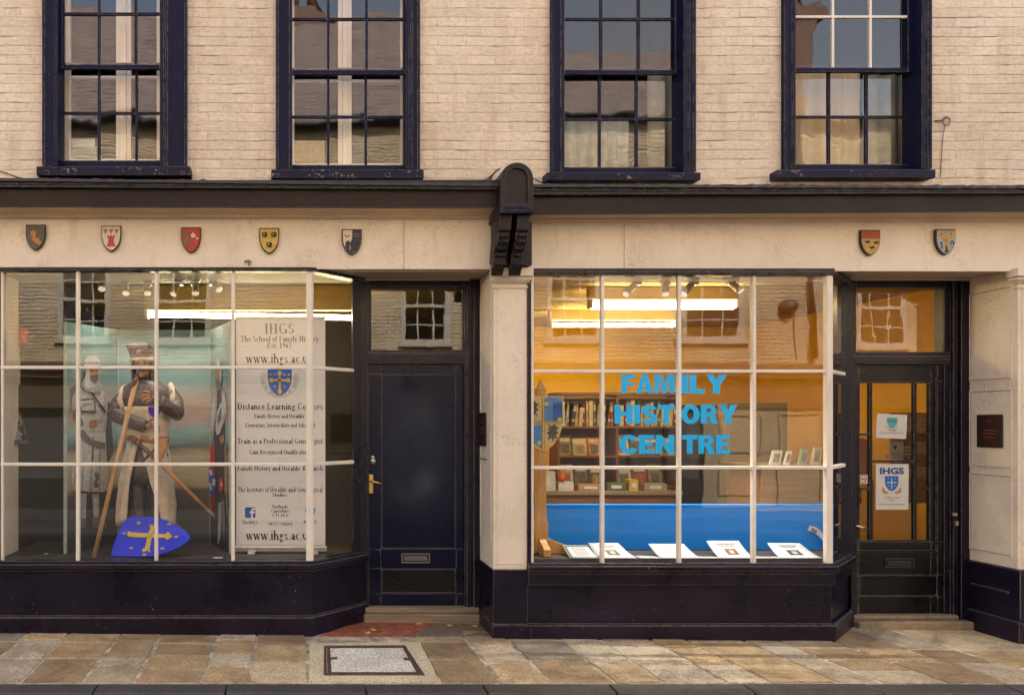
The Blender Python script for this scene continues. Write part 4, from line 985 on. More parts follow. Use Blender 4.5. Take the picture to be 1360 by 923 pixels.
mb = MB()
for c in (-10, -1.5, 9.66):
    mb.box(c - .42, c + .3, YO - 2.9, YO - 2.2, OE + .4, OE + 3.4); mb.box(c - .56, c + .56, YO - 2.96, YO - 2.14, OE + 3.1, OE + 3.25)
    for q in (-.25, .25): mb.lathe((c + q, YO - 2.55, OE + 3.4), [(.12, 0), (.10, .45), (.12, .5)], 12)
mb.build('chimney', stone('brown_chimney_brick', (.17, .09, .06), 15, .5), rf)
mb = MB(); mb.tube([(-16, YO + .16, OE - .12), (16, YO + .16, OE - .12)], .05, 8)
for xx in (-7.3, 2.6, 8.25): mb.tube([(xx, YO + .07, OE - .1), (xx, YO + .07, 2.9)], .045, 8)
mb.build('drainpipe', tone('black_iron_pipe', (.03, .028, .028)), O)
# shopfronts
mb = MB(); mb.box(-16, 16, YO - .2, YO + .28, 2.62, 2.76); mb.box(-16, 16, YO - .2, YO + .2, 2.50, 2.62); mb.build('cornice', tone('brown_board_paint', (.10, .055, .035)), O)
mb = MB(); mb.box(-16, 16, YO - .2, YO + .06, 1.92, 2.49); sg = mb.build('fascia', tone('buff_fascia', (.07, .045, .025)), O)
m = MB(); sans(m, '& TRAN', P(960, 529, 9.0) * 1 if False else (X(975, 9.0), YO + .064, 2.18), .24, U=(-1, 0, 0)); m.build('sign_lettering', tone('brown_sign_ink', (.03, .018, .012)), sg)
shop = [(-16, -9, 'd'), (-9, -7.2, 'w'), (-7.2, -3.4, 'd'), (-3.4, -1.8, 'w'), (-1.8, 2.2, 'd'), (2.2, 4.1, 'w'), (4.1, 6.2, 'd'), (6.2, 8.9, 'c'), (8.9, 12, 'd'), (12, 16, 'w')]
mw = MB(); mc = MB(); md_ = MB(); gl = MB()
for a, b, k in shop:
    tgt = {'w': mw, 'c': mc}.get(k)
    if tgt: tgt.box(a, b, YO - .2, YO, -.05, 1.92)
    else:
        mw.box(a, b, YO - .2, YO - .02, -.05, .55); md_.box(a, b, YO - .16, YO - .1, .55, 1.92)
        for q in range(4): xx = a + (b - a) * q / 3; mw.box(max(a, xx - .03), min(b, xx + .03), YO - .1, YO - .03, .55, 1.92)
        gl.flat([(a, YO - .06, .55), (b, YO - .06, .55), (b, YO - .06, 1.92), (a, YO - .06, 1.92)])
mw.build('shopfront', tone('brown_shopfront_paint', (.018, .014, .012)), O); cd = mc.build('door_panel', tone('cream_door_paint', (.30, .23, .14)), O)
m = MB()
for z0, z1 in ((.08, .72), (1.05, 2.12)): m.box(.32, 1.2, YO - .03, YO + .07 + .01 * (z1 > 1), z0, z1)
m.build('glow_reflector', tone('pale_reflector', (.45, .44, .42)), O)  # pale panels added so their reflection glows softly in the left door
md_.build('shop_interior', 'darkroom', O); gl.build('shop_pane', 'glass_opp', O)
m = MB()
for (x0, x1, z0, z1) in ((6.5, 7.3, .2, .9), (6.5, 7.3, 1.05, 1.8), (7.6, 8.5, .1, 1.85)):
    for (xa, xb, za, zb) in ((x0, x1, z0, z0+.05), (x0, x1, z1-.05, z1), (x0, x0+.05, z0+.05, z1-.05), (x1-.05, x1, z0+.05, z1-.05)): m.box(xa, xb, YO - .01, YO + .03, za, zb)
m.build('door_moulding', tone('cream_door_paint', (.30, .23, .14)), cd)
L1 = thing('wall_lantern', 'round bulkhead lamp on the opposite wall, mirrored in the right bay', 'lamp', (X(1045, 9), YO + .1, 3.87))
m = MB(); c = Vector(L1.location); m.lathe(c, [(.001, .09), (.11, .07), (.15, 0), (.14, -.08), (.001, -.1)], 16, axis='y'); m.build('drum', tone('black_iron_pipe', (.03, .028, .028)), L1)
m = MB(); m.tube([c + Vector((0, -.09, .0)), c + Vector((.15, -.09, -.1)), c + Vector((.16, -.09, -1))], .012, 6); m.build('conduit', tone('black_iron_pipe', (.03, .028, .028)), L1)

# ------------------------------------------------------------------ heraldic shields on the fascias
def sh_pts(c, w, h, y, k=1.0):
    pts = []; c = Vector(c)
    for u, v in ((-.5, .5), (0, .5), (.5, .5), (.5, .1), (.46, -.08), (.38, -.24), (.25, -.38), (.1, -.47), (0, -.5), (-.1, -.47), (-.25, -.38), (-.38, -.24), (-.46, -.08), (-.5, .1)):
        pts.append(Vector((c.x + u * w * k, y, c.z + v * h * k)))
    return pts
def blob(m, c, w, h, y, seed, n=11, j=.35, mi=0, rot=0):
    r = random.Random(seed); pts = []
    for k in range(n):
        t = 2 * math.pi * k / n; q = 1 + r.uniform(-j, j * .6)
        a, b = math.cos(t) * w / 2 * q, math.sin(t) * h / 2 * q
        pts.append(Vector((c[0] + a * math.cos(rot) - b * math.sin(rot), y, c[1] + a * math.sin(rot) + b * math.cos(rot))))
    m.prism(pts, (0, .003, 0), mi)
def poly(m, c, pts, s, y, mi=0):
    m.prism([Vector((c[0] + a * s, y, c[1] + b * s)) for a, b in pts], (0, .003, 0), mi)
ys = yfa - .03
def charges(kind, m, c, w, h, y):
    x, z = c
    if kind == 0:    # rampant orange beast, head up and tail curling
        poly(m, c, [(-.25, .22), (-.3, .38), (-.18, .3), (-.12, .42), (-.02, .3), (.1, .32), (0, .22), (.05, .1), (.0, 0), (.15, -.05), (.22, .05), (.18, -.12), (.26, -.2), (.34, -.28), (.2, -.42), (.12, -.3), (-.02, -.3), (-.08, -.18), (-.22, -.14), (-.16, -.04), (-.1, .04), (-.28, .08), (-.2, .16)], w, y)
    if kind == 1:
        for q in (-.29, 0, .29): poly(m, (x + q * w, z + .30 * h), [(-.12, .1), (-.06, .05), (-.02, .12), (.04, .06), (.12, .12), (.1, .02), (.04, -.04), (.02, -.14), (-.04, -.12), (-.04, -.02), (-.1, 0)], w, y)
        poly(m, (x, z - .1 * h), [(-.2, .3), (-.2, .2), (-.14, .16), (-.15, -.12), (-.22, -.2), (-.22, -.28), (.22, -.28), (.22, -.2), (.15, -.12), (.14, .16), (.2, .2), (.2, .3), (.12, .3), (.12, .24), (.05, .24), (.05, .3), (-.05, .3), (-.05, .24), (-.12, .24), (-.12, .3)], w, y, 1)
    if kind == 2:
        blob(m, (x - .24 * w, z + .24 * h), .42 * w, .4 * h, y, 3, 13, .25, 1); blob(m, (x - .2 * w, z - .15 * h), .4 * w, .34 * h, y, 8, 13, .25, 1)
        for k in range(9): blob(m, (x + rnd.uniform(-.36, .4) * w, z + rnd.uniform(-.18, .38) * h), .13 * w, .13 * w, y - .002, 40 + k, 8, .5, 0 if k % 2 else 2)
        blob(m, (x + .12 * w, z + .18 * h), .26 * w, .3 * w, y - .003, 77, 11, .5, 0)
    if kind == 3:
        for q, v in ((-.24, .24), (.24, .24), (0, -.16)):
            poly(m, (x + q * w, z + v * h), [(-.16, .16), (-.02, .1), (.04, .17), (.1, .12), (.17, .04), (.12, -.06), (.16, -.16), (.06, -.1), (.02, -.17), (-.04, -.08), (-.12, -.16), (-.1, -.02), (-.18, .02), (-.1, .07)], w, y)
            blob(m, (x + (q - .02) * w, z + (v + .02) * h), .1 * w, .07 * w, y - .002, 5, 7, .3, 1)
    if kind == 4:
        m.prism([Vector((x + a * w, y, z + b * h)) for a, b in ((.02, .46), (.46, .46), (.46, .1), (.42, -.08), (.34, -.24), (.22, -.36), (0, -.46), (-.22, -.36), (-.36, -.2), (-.34, -.02), (-.2, .06), (-.08, -.02), (.0, .1))], (0, .003, 0), 0)
        for k in range(7): t = R(200 + k * 23); blob(m, (x - .25 * w + .11 * w * math.cos(t), z + .3 * h + .12 * w * math.sin(t)), .055 * w, .055 * w, y, k, 7, .2, 0)
        for k in range(8): blob(m, (x + (.1 + .09 * (k % 4)) * w, z + (.22 + .09 * (k // 4)) * h), .06 * w, .05 * w, y - .002, k, 7, .4, 1)
        blob(m, (x - .1 * w, z - .2 * h), .12 * w, .3 * w, y - .002, 4, 9, .4, 1)
    if kind == 5:
        m.prism([Vector((x + a * w, y, z + b * h)) for a, b in ((-.46, .46), (.46, .46), (.46, .16), (-.46, .16))], (0, .003, 0), 1)
        for q, v in ((-.18, .03), (.26, .0), (.06, -.19)): poly(m, (x + q * w, z + v * h), [(-.18, .06), (-.06, .03), (.02, .08), (.16, .03), (.1, -.02), (.18, -.07), (.02, -.04), (-.06, -.09), (-.08, -.02)], w, y)
    if kind == 6:
        m.prism([Vector((x + a * w, y, z + b * h)) for a, b in ((-.46, .46), (-.32, .46), (0, .2), (.32, .46), (.46, .46), (.46, .32), (.09, .03), (.09, -.3), (-.09, -.3), (-.09, .03), (-.46, .32))], (0, .003, 0), 1)
        for k, (q, v) in enumerate(((-.25, .3), (.25, .3), (0, .06), (0, -.14))): blob(m, (x + q * w, z + v * h), .08 * w, .08 * w, y - .002, k, 7, .3, 0)
        blob(m, (x, z + .4 * h), .17 * w, .14 * w, y, 9, 8, .2, 1); poly(m, (x, z - .33 * h), [(-.05, .2), (.05, .2), (.05, -.02), (.12, .04), (.08, -.1), (-.1, -.1), (-.08, -.04), (-.02, -.04)], w, y, 0)
        for k in range(9): blob(m, (x + (-.3 if k % 2 else .3) * w + rnd.uniform(-.07, .1) * w, z + rnd.uniform(-.25, .1) * h), .05 * w, .12 * w, y, 20 + k, 6, .4, 0)
G = lambda n, c: tone(n, c)
shields = [
    (47, 315.5, G('slate_shield_field', (.10, .105, .09)), [G('orange_charge', (.50, .20, .05))], 'dark slate heraldic shield with an orange rampant beast, on the cream fascia'),
    (147.5, 317, G('ivory_shield_field', (.68, .6, .47)), [G('rust_birds', (.38, .12, .05)), G('crimson_charge', (.46, .06, .07))], 'white heraldic shield with a crimson tower under three red birds, on the cream fascia'),
    (253.5, 319, G('scarlet_shield_field', (.50, .045, .03)), [G('offwhite_charge', (.66, .6, .5)), G('umber_charge', (.20, .10, .05)), G('olive_charge', (.22, .2, .08))], 'worn red heraldic shield quartered with brown and flecked white, on the cream fascia'),
    (357.5, 320, G('yellow_shield_field', (.60, .40, .09)), [G('black_charge', (.02, .018, .016)), G('yellow_shield_field', (.6, .4, .09))], 'yellow heraldic shield with three black birds, on the cream fascia'),
    (467.5, 321.5, G('ivory_shield_field', (.68, .6, .47)), [G('purple_black_charge', (.03, .025, .04)), G('grey_charge', (.3, .27, .25))], 'heraldic shield half white and half purple-black with a small horseshoe, above the left door'),
    (1156.5, 322.5, G('gold_shield_field', (.52, .34, .1)), [G('black_charge', (.02, .018, .016)), G('red_chief', (.38, .07, .03))], 'gold heraldic shield with a red top band and black birds, above the right door'),
    (1256.5, 321.5, G('pale_blue_shield_field', (.36, .40, .50)), [G('black_charge', (.02, .018, .016)), G('gold_pall', (.58, .38, .09))], 'pale blue heraldic shield with a gold Y and black spots, above the right doorway')]
for k, (px, py, field, chs, lab) in enumerate(shields):
    c = P(px, py, ys); w, h = 25.5 * 5.97 / F, 33.5 * 5.97 / F
    t = thing('heraldic_shield', lab, 'shield', (c.x, yfa, c.z), 'heraldic shields along the fascias')
    m = MB(); m.prism(sh_pts(c, w * 1.03, h * 1.03, ys + .004), (0, .02, 0)); m.build('rim', G('shield_rim_black', (.03, .025, .022)), t, bevel=.002)
    m = MB(); m.prism(sh_pts(c, w * .93, h * .93, ys), (0, .004, 0)); m.build('field', field, t)
    m = MB(); charges(k, m, (c.x, c.z), w, h, ys - .003); m.build('charge', chs, t)

# ------------------------------------------------------------------ small things on the front
def plaque(name, lab, x, ya, yb, za, zb, face, mat, n_lines, left):
    t = thing(name, lab, 'plaque', (x, (ya + yb) / 2, za))
    m = MB(); m.box(x - .010, x - .001, ya, yb, za, zb); m.build('plate', mat, t, bevel=.002)
    return t
c0 = tone('dark_brown_plaque', (.03, .014, .014), rough=.35)
px_ = 1300; D0 = (xr2 - CX) * F / (1300 - VX) + CY; D1 = (xr2 - CX) * F / (1333.5 - VX) + CY
zA, zB = Z(594, (D0 + D1) / 2), Z(550.5, (D0 + D1) / 2)
t = plaque('name_plaque', 'square dark brown plaque on the cream panelled side of the right doorway', xr2 - .008, D1, D0, zA, zB, 1, c0, 3, True)
m = MB(); yc = (D0 + D1) / 2; zc_ = (zA + zB) / 2
for dz, w_, h_ in ((.075, .045, .014), (.0, .12, .012), (-.025, .13, .012), (-.055, .10, .012)):
    n = int(w_ / .011)
    for q in range(n): m.box(xr2 - .0195, xr2 - .018, yc - w_ / 2 + q * .011, yc - w_ / 2 + q * .011 + .007, zc_ + dz, zc_ + dz + h_ * (.6 + .4 * ((q * 7) % 3) / 2))
m.build('engraving', tone('faded_red_engraving', (.22, .05, .03)), t)
D0 = (xr1 - CX) * F / (638 - VX) + CY; D1 = (xr1 - CX) * F / (646.5 - VX) + CY; ym = (D0 + D1) / 2
t = plaque('name_plaque', 'narrow dark plaque on the cream reveal right of the blue door', xr1 - .006, D1, D0, Z(592, ym), Z(548, ym), 1, c0, 3, True)
m = MB(); yc = ym; zc_ = (Z(592, ym) + Z(548, ym)) / 2
for dz, w_ in ((.06, .06), (.0, .12), (-.03, .11)):
    for q in range(int(w_ / .011)): m.box(xr1 - .0175, xr1 - .016, yc - w_ / 2 + q * .011, yc - w_ / 2 + q * .011 + .007, zc_ + dz, zc_ + dz + .01)
m.build('engraving', tone('faded_red_engraving', (.22, .05, .03)), t)
t = thing('bell_label', 'tiny strip label on the cream reveal below the narrow plaque', 'label', (xr1 - .006, ym, Z(609, ym)))
m = MB(); m.box(xr1 - .009, xr1 - .001, D1 - .0, D0, Z(610.5, ym), Z(608, ym)); m.build('strip', tone('grey_label', (.3, .27, .24)), t)
t = thing('wall_hook', 'rusty ring hook with a trailing wire on the brick right of the last upper window', 'hook', P(1256, 160, YW))
m = MB(); c = P(1257, 161, YW - .02); m.tube([c + Vector((.028 * math.cos(a), 0, .034 * math.sin(a))) for a in (R(20 + k * 33) for k in range(12))], .005, 6); m.tube([P(1256, 156, YW + .01), P(1256, 157, YW - .03)], .008, 6); m.tube([P(1242, 161, YW - .006), P(1254, 160, YW - .012)], .006, 6); m.build('ring', tone('weathered_wire', (.24, .17, .12)), t)
m = MB(); m.tube([P(1255, 165, YW - .012), P(1252, 185, YW - .006), P(1250.5, 210, YW - .006), P(1249, 235, YW - .006)], .003, 6); m.build('wire', tone('weathered_wire', (.24, .17, .12)), t)
def cable(lab, pts, r=.006):
    m = MB(); m.tube(pts, r, 6); o = m.build('cable', tone('black_cable', (.025, .02, .02)))
    return tag(o, lab, 'cable')
cable('loose black cable looping up the brick to the left of the arched bracket', [P(648, 247, YW - .01), P(652, 236, YW - .015), P(657, 229, YW - .02), P(664, 224, YW - .04)])
cable('thin cable lying along the brick just left of the arched bracket', [P(630, 245, YW - .008), P(642, 241, YW - .01), P(652, 234, YW - .012), P(662, 225, YW - .03)], .004)
cable('thin cable drooping along the brick just right of the arched bracket', [P(708, 237, YW - .03), P(716, 241, YW - .012), P(728, 246, YW - .01), P(738, 247, YW - .01)], .004)
cable('thin dark wire sagging across the brick at the far left above the cornice', [P(-20, 222, YW - .008), P(8, 230, YW - .01), P(24, 236, YW - .01), P(36, 238, YW - .01)], .004)
t = thing('clothes_hook', 'small bent metal hook on the lower edge of the fascia under the yellow shield', 'hook', P(330, 349, yfa))
m = MB(); m.tube([P(330.5, 346, yfa + .003), P(331, 347, yfa - .03), P(334, 348, yfa - .034)], .007, 6); m.tube([P(325, 347.5, yfa - .012), P(330, 346, yfa - .03)], .008, 6); m.tube([P(331, 348, yfa - .012), P(331, 353, yfa - .008)], .006, 6); m.build('hook', tone('tarnished_hook', (.3, .24, .2)), t)

# ------------------------------------------------------------------ lamps inside
def lamp(lab, a, b, tube_mat, z_ceiling, twin=1, th=.022):
    c = (a + b) / 2; t = thing('fluorescent_lamp', lab, 'lamp', (c.x, c.y, c.z), 'fluorescent lamps inside the shop')
    m = MB(); m.box(a.x - .04, b.x + .04, c.y - .035, c.y + .035, c.z + .05, z_ceiling - .002); m.build('casing', 'lampcase', t, bevel=.006)
    m = MB()
    for q in range(twin):
        y = c.y + (q - (twin - 1) / 2) * .07; m.tube([(a.x, y, a.z), (b.x, y, b.z)], th, 12)
    m.build('tube', tube_mat, t)
    m = MB()
    for xx in (a.x - .03, b.x + .005): m.box(xx, xx + .025, c.y - .05, c.y + .05, c.z - .025, c.z + .056)
    m.build('end_cap', 'white', t, bevel=.004)
lamp('long white glowing fluorescent tube behind the left display, above the printed banner', P(198, 418, 1.35), P(478, 422, 1.35), 'tube_l', ZC, 1, .024)
lamp('brightest fluorescent tube, behind the top middle panes of the right bay', P(786, 406, 1.45), P(974, 406, 1.45), 'tube', ZC, 1, .034)
lamp('twin yellow fluorescent tubes farther back, below the brightest one in the right bay', P(733, 432, 3.0), P(893, 432, 3.0), 'tube', ZC, 2, .016)
M['bulb'] = emit('warm_bulb', (1, .85, .6), .12)
def spot(lab, px0, px1, py1, grp, pw=4, aim=(0, .01)):
    y = .56; top = P(px0, 352, y); top.z = ZS + .003; end = P(px1, py1, y - .06)
    t = thing('spotlight', lab, 'spotlight', tuple(top), grp)
    m = MB(); m.box(top.x - .03, top.x + .03, y - .03, y + .03, top.z - .03, top.z); m.tube([top + Vector((0, 0, -.03)), top + (end - top) * .35], .008, 6); m.build('bracket', 'chrome', t)
    m = MB(); d = (end - top); m.tube([top + d * .25, top + d * .28, top + d * .8, top + d * .82, end], [.02, .028, .029, .032, .033], 14); m.build('barrel', 'lampcase', t)
    m = MB(); m.tube([end, end + d * .06], [.03, .012], 12); m.build('bulb', 'bulb', t)
    ld = bpy.data.lights.new('spot_beam', 'SPOT'); ld.energy = pw; ld.spot_size = R(95); ld.spot_blend = .8; ld.color = (1, .93, .82); ld.shadow_soft_size = .004
    lo = bpy.data.objects.new('spot_beam', ld); COL.objects.link(lo); lo.parent = t; lo.location = end + d * .12 - top; lo.rotation_euler = Vector((aim[0] * d.z * -1, aim[1], d.z)).to_track_quat('-Z', 'Y').to_euler()
nm = ['leftmost', 'second from the left', 'third from the left', 'fourth from the left', 'fifth from the left', 'rightmost']
for k, (a, b, e) in enumerate(((135, 135, 384), (167, 167, 390), (196, 196, 390), (238, 230, 391), (259, 260, 390), (283, 291, 385))): spot('small chrome spotlight at the ceiling of the left bay, %s of six' % nm[k], a, b, e, 'spotlights in the left bay', 2)
for k, (a, b, e) in enumerate(((846, 831, 391), (884, 884, 391), (921, 908, 391), (970, 984, 387))): spot('chrome spotlight at the top of the right bay, %s' % ('leftmost, tilted left', 'second from the left, hanging straight', 'third from the left, tilted left', 'rightmost, tilted right')[k], a, b, e, 'spotlights in the right bay', 19)

# ------------------------------------------------------------------ left window display
ZBED = .572
# folding backdrop with painted wings
SY0, SY1 = .87, .30
hL, hR = P(157, 0, SY0), P(279, 0, SY0); fL, fR = P(88, 0, SY1), P(305, 0, SY1)
zt_ = 2.45
S = thing('display_screen', 'tall three-panel folding screen painted with a teal sky, shore and two standing knights', 'folding screen', ((hL.x + hR.x) / 2, SY0, ZBED))
def vpanel(a, b, th=.012):
    u = Vector((b.x - a.x, b.y - a.y, 0)).normalized(); n = Vector((u.y, -u.x, 0))        # towards the street
    return u, n
for a, b, nm_ in ((fL, hL, 'left'), (hL, hR, 'centre'), (hR, fR, 'right')):
    u, n = vpanel(a, b); m = MB()
    q = [Vector((a.x, a.y, ZBED)), Vector((b.x, b.y, ZBED)), Vector((b.x, b.y, zt_)), Vector((a.x, a.y, zt_))]
    m.prism(q, -n * .02); pn = m.build('panel', 'landscape', S)
    m = MB()
    for e in ((a, b) if nm_ != 'centre' else (a,)): m.prism([Vector((e.x, e.y, ZBED)) + n * .004 + u * (-.006), Vector((e.x, e.y, ZBED)) + n * .004 + u * .006, Vector((e.x, e.y, zt_)) + n * .004 + u * .006, Vector((e.x, e.y, zt_)) + n * .004 + u * (-.006)], n * -.028)
    m.build('edge_strip', tone('pale_edge_strip', (.38, .48, .44)), pn)
    if nm_ == 'left': pL_, nL_ = pn, n
    if nm_ == 'right': pR_, nR_ = pn, n
def art(parent, name, p0, n, layers):
    m = MB(); mats = []; idx = {}
    for k, (c, pts) in enumerate(layers):
        if c not in idx: idx[c] = len(mats); mats.append(tone('art_%d_%d_%d' % tuple(int(v * 1000) for v in c), c, var=.22, scale=35))
        q = [on_plane(px, py, Vector(p0) + n * (.0015 + .0007 * k), n) for px, py in pts]
        m.flat(q, idx[c])
    o = m.build(name, mats, parent)
    o.name = name; return o
lt, md1, dk, vdk, sk_ = (.56, .55, .52), (.36, .35, .33), (.16, .15, .145), (.05, .045, .045), (.40, .19, .10)
p0 = (hL.x, hL.y, 1); n = nL_
art(pL_, 'painted_knight', p0, n, [
    (dk, [(93, 517), (112, 500), (112, 560), (100, 562), (93, 545)]),                                  # quiver / cloak behind
    (vdk, [(138, 530), (146, 535), (151, 600), (143, 616), (136, 600)]),
    (md1, [(104, 512), (116, 505), (132, 506), (141, 518), (143, 545), (140, 575), (106, 575), (100, 552), (95, 545), (97, 525)]),
    (lt, [(107, 516), (117, 508), (131, 509), (138, 520), (138, 572), (108, 572), (105, 545)]),
    (md1, [(96, 528), (104, 522), (106, 548), (112, 565), (104, 567), (94, 552)]),
    (dk, [(97, 545), (103, 543), (112, 564), (106, 568), (97, 556)]),
    (md1, [(138, 522), (143, 530), (143, 556), (128, 566), (126, 560), (137, 550)]),
    (sk_, [(119, 558), (128, 557), (130, 566), (122, 570), (118, 566)]),
    (lt, [(104, 574), (140, 574), (142, 610), (145, 650), (134, 654), (118, 653), (97, 648), (95, 628), (101, 600)]),
    (md1, [(100, 600), (104, 600), (100, 648), (97, 647)]), (md1, [(111, 600), (113, 600), (110, 652), (107, 651)]), (md1, [(122, 596), (124, 596), (122, 653), (119, 653)]), (md1, [(132, 590), (134, 590), (133, 653), (131, 653)]),
    (vdk, [(123, 580), (124.5, 580), (124, 612), (122.5, 612)]),
    (dk, [(103, 574), (110, 570), (122, 584), (140, 588), (140, 597), (128, 595), (112, 586)]),        # sash
    (vdk, [(112, 509), (114, 508), (140, 545), (140, 549)]), (dk, [(104, 530), (126, 528), (128, 548), (108, 548)]), (lt, [(106, 533), (124, 531), (126, 545), (109, 545)]),
    (md1, [(109, 536), (122, 534), (123, 538), (110, 540)]),
    (dk, [(125, 628), (131, 627), (132, 634), (129, 640), (132, 646), (126, 648), (124, 642), (127, 636)]),
    (vdk, [(103, 652), (117, 653), (116, 690), (104, 690)]), (md1, [(107, 655), (115, 655), (114, 690), (108, 690)]),
    (vdk, [(119, 653), (134, 653), (134, 690), (121, 690)]), (md1, [(122, 656), (132, 655), (132, 688), (124, 690)]), (lt, [(124, 660), (129, 660), (130, 684), (126, 686)]),
    (dk, [(104, 688), (115, 688), (114, 700), (102, 702)]), (dk, [(122, 688), (133, 686), (142, 697), (140, 702), (124, 700)]),
    (md1, [(114, 484), (120, 477), (130, 478), (133, 488), (132, 505), (138, 517), (126, 522), (112, 518), (108, 509), (113, 500)]),
    (lt, [(116, 490), (120, 482), (123, 498), (126, 514), (115, 516), (112, 508)]),
    (lt, [(112, 478), (117, 473), (128, 473), (133, 479), (133, 487), (112, 488)]), (dk, [(112, 481.5), (133, 481), (133, 482.5), (112, 483)]), (dk, [(112, 486), (133, 485.5), (133, 488), (112, 489)]),
    (sk_, [(119, 488), (131, 488), (131, 500), (127, 506), (120, 502)]), (dk, [(120, 499), (131, 497), (130, 505), (126, 509), (121, 505)]), (vdk, [(121, 491), (124, 491), (124, 492.5), (121, 492.5)]), (vdk, [(127, 491), (130, 491), (130, 492.5), (127, 492.5)])])
p0 = (hR.x, hR.y, 1); n = nR_
red_, blue_, wht = (.62, .03, .02), (.05, .08, .50), (.62, .62, .62)
art(pR_, 'painted_knight', p0, n, [
    (red_, [(276, 600), (282, 590), (288, 600), (287, 640), (285, 662), (280, 690), (276, 690), (275, 640)]),
    (vdk, [(284, 520), (291, 512), (297, 520), (299, 560), (298, 640), (296, 664), (289, 668), (286, 640), (284, 580)]),
    (md1, [(278, 545), (283, 520), (288, 515), (288, 545), (283, 580), (279, 595), (276, 590)]),
    (lt, [(280, 548), (284, 526), (286, 545), (281, 578)]),
    (md1, [(294, 515), (299, 522), (302, 545), (298, 560), (290, 575), (287, 568), (294, 553)]), (lt, [(296, 522), (300, 535), (300, 546), (296, 553), (295, 540)]),
    (lt, [(288, 548), (293, 534), (296, 538), (296, 560), (292, 575), (288, 578), (286, 570)]), (dk, [(289, 552), (294, 540), (294, 556), (289, 566)]),
    (sk_, [(291, 580), (297, 577), (298, 586), (293, 590)]),
    (sk_, [(286, 488), (291, 488), (292, 506), (288, 510), (285.5, 502)]), (dk, [(286, 503), (292, 501), (295, 515), (290, 519), (286, 514)]),
    (md1, [(286, 487), (287, 478), (290, 474), (293.5, 478), (295, 490), (294, 508), (291, 506), (291.5, 490)]), (lt, [(288, 486), (289, 478), (291, 480), (291, 487)]),
    (blue_, [(276, 622), (281, 620), (286, 634), (286, 652), (280, 660), (276, 640)]), (wht, [(277, 624), (281, 623), (283, 630), (279, 632)]), (wht, [(282, 636), (286, 636), (286, 644), (282, 645)]), (wht, [(277, 642), (280, 640), (282, 650), (279, 652)]),
    (red_, [(291, 636), (296, 634), (297, 648), (293, 654), (291, 648)]), (wht, [(293, 641), (295, 640), (295, 645), (293, 646)]),
    (sk_, [(298, 590), (300, 590), (302, 680), (301, 682)]), (md1, [(290, 668), (294, 666), (293, 715), (289, 722)]), (dk, [(294, 664), (298, 664), (299, 700), (297, 718), (294, 700)]), (lt, [(291, 690), (293, 690), (291, 722), (289.5, 722)])])

# statue of a knight ----------------------------------------------------------
YS = .50
KN = thing('knight_statue', 'life-size statue of a knight in chain mail and white surcoat in the left display', 'statue', tuple(P(195, 730, YS)[:2]) + (ZBED,))
def q(px, py, dy=0.0): return P(px, py, YS + dy)
# continuous body: trunk, arms, legs, fused by remeshing
m = MB()
def ering(c, rx, ry, n=20): return [c + Vector((rx * math.cos(t), ry * math.sin(t), 0)) for t in (2 * math.pi * k / n for k in range(n))]
m.loft([ering(q(196, 640), .15, .11), ering(q(196, 610), .165, .12), ering(q(196, 582), .15, .11), ering(q(195, 550), .175, .125), ering(q(195, 525), .19, .12), ering(q(194, 514), .16, .10), ering(q(192, 507), .075, .075), ering(q(191, 496), .068, .07)])
m.tube([q(168, 524, .0), q(158, 535, -.02), q(151, 549, -.06)], [.066, .068, .06], 14); m.ball(q(151, 550, -.06), .06); m.tube([q(151, 550, -.06), q(170, 558, -.14), q(193, 566, -.20)], [.06, .062, .055], 14)
m.tube([q(225, 522, .0), q(233, 535, -.03), q(235, 548, -.09)], [.066, .07, .064], 14); m.ball(q(235, 549, -.09), .062); m.tube([q(235, 549, -.09), q(224, 542, -.17), q(211, 532, -.23)], [.062, .062, .052], 14)
for px in (183, 211): m.tube([q(px, 600), q(px, 660, .0), q(px, 712, .0), q(px, 726, .0)], [.095, .075, .055, .05], 14); m.tube([q(px, 722, .02), q(px - (4 if px < 190 else -3), 727, -.16)], [.05, .035], 12)
m.build('body', 'mail', KN, remesh=.012, smooth_it=3)
# mail cape over the shoulders
m = MB(); n = 28; rings = []
for f, hw, hd, cz in ((0, .062, .07, 503), (.25, .10, .105, 508), (.5, .175, .135, 515), (.8, .205, .15, 526), (1, .19, .155, 538)):
    r = []
    for k in range(n):
        t = 2 * math.pi * k / n; c = q(194 - (1 - f) * 2, cz); front = max(0, -math.sin(t))
        drop = .05 * front ** 1.2 * f ** 2 - .02 * abs(math.cos(t)) * f
        r.append(c + Vector((hw * math.cos(t) * (1 - .08 * front * f), hd * math.sin(t), -drop)))
    rings.append(r)
m.loft(rings, 0, True, False); m.build('mail_cape', 'mail', KN, solid=.014)
# head
m = MB(); hc = q(190.5, 485, -.02)
m.ball(hc, (.078, .094, .105), 0, 20, 14); m.ball(hc + Vector((0, -.02, -.055)), (.058, .068, .055), 0, 16, 10)
m.ball(hc + Vector((-.002, -.096, -.008)), (.014, .02, .026)); m.ball(hc + Vector((-.002, -.106, -.02)), (.017, .014, .012))      # nose
for s_ in (-1, 1): m.ball(hc + Vector((s_ * .03, -.083, .028)), (.026, .014, .009)); m.ball(hc + Vector((s_ * .042, -.07, -.022)), (.024, .022, .022)); m.ball(hc + Vector((s_ * .03, -.082, .012)), (.016, .01, .009))
m.ball(hc + Vector((0, -.082, -.055)), (.026, .014, .008)); m.ball(hc + Vector((0, -.08, -.068)), (.022, .014, .008)); m.ball(hc + Vector((0, -.072, -.092)), (.026, .022, .02))
hd = m.build('head', 'skin', KN, remesh=.0055, smooth_it=3)
m = MB()
for s_ in (-1, 1): m.ball(hc + Vector((s_ * .03, -.091, .012)), (.012, .006, .006))
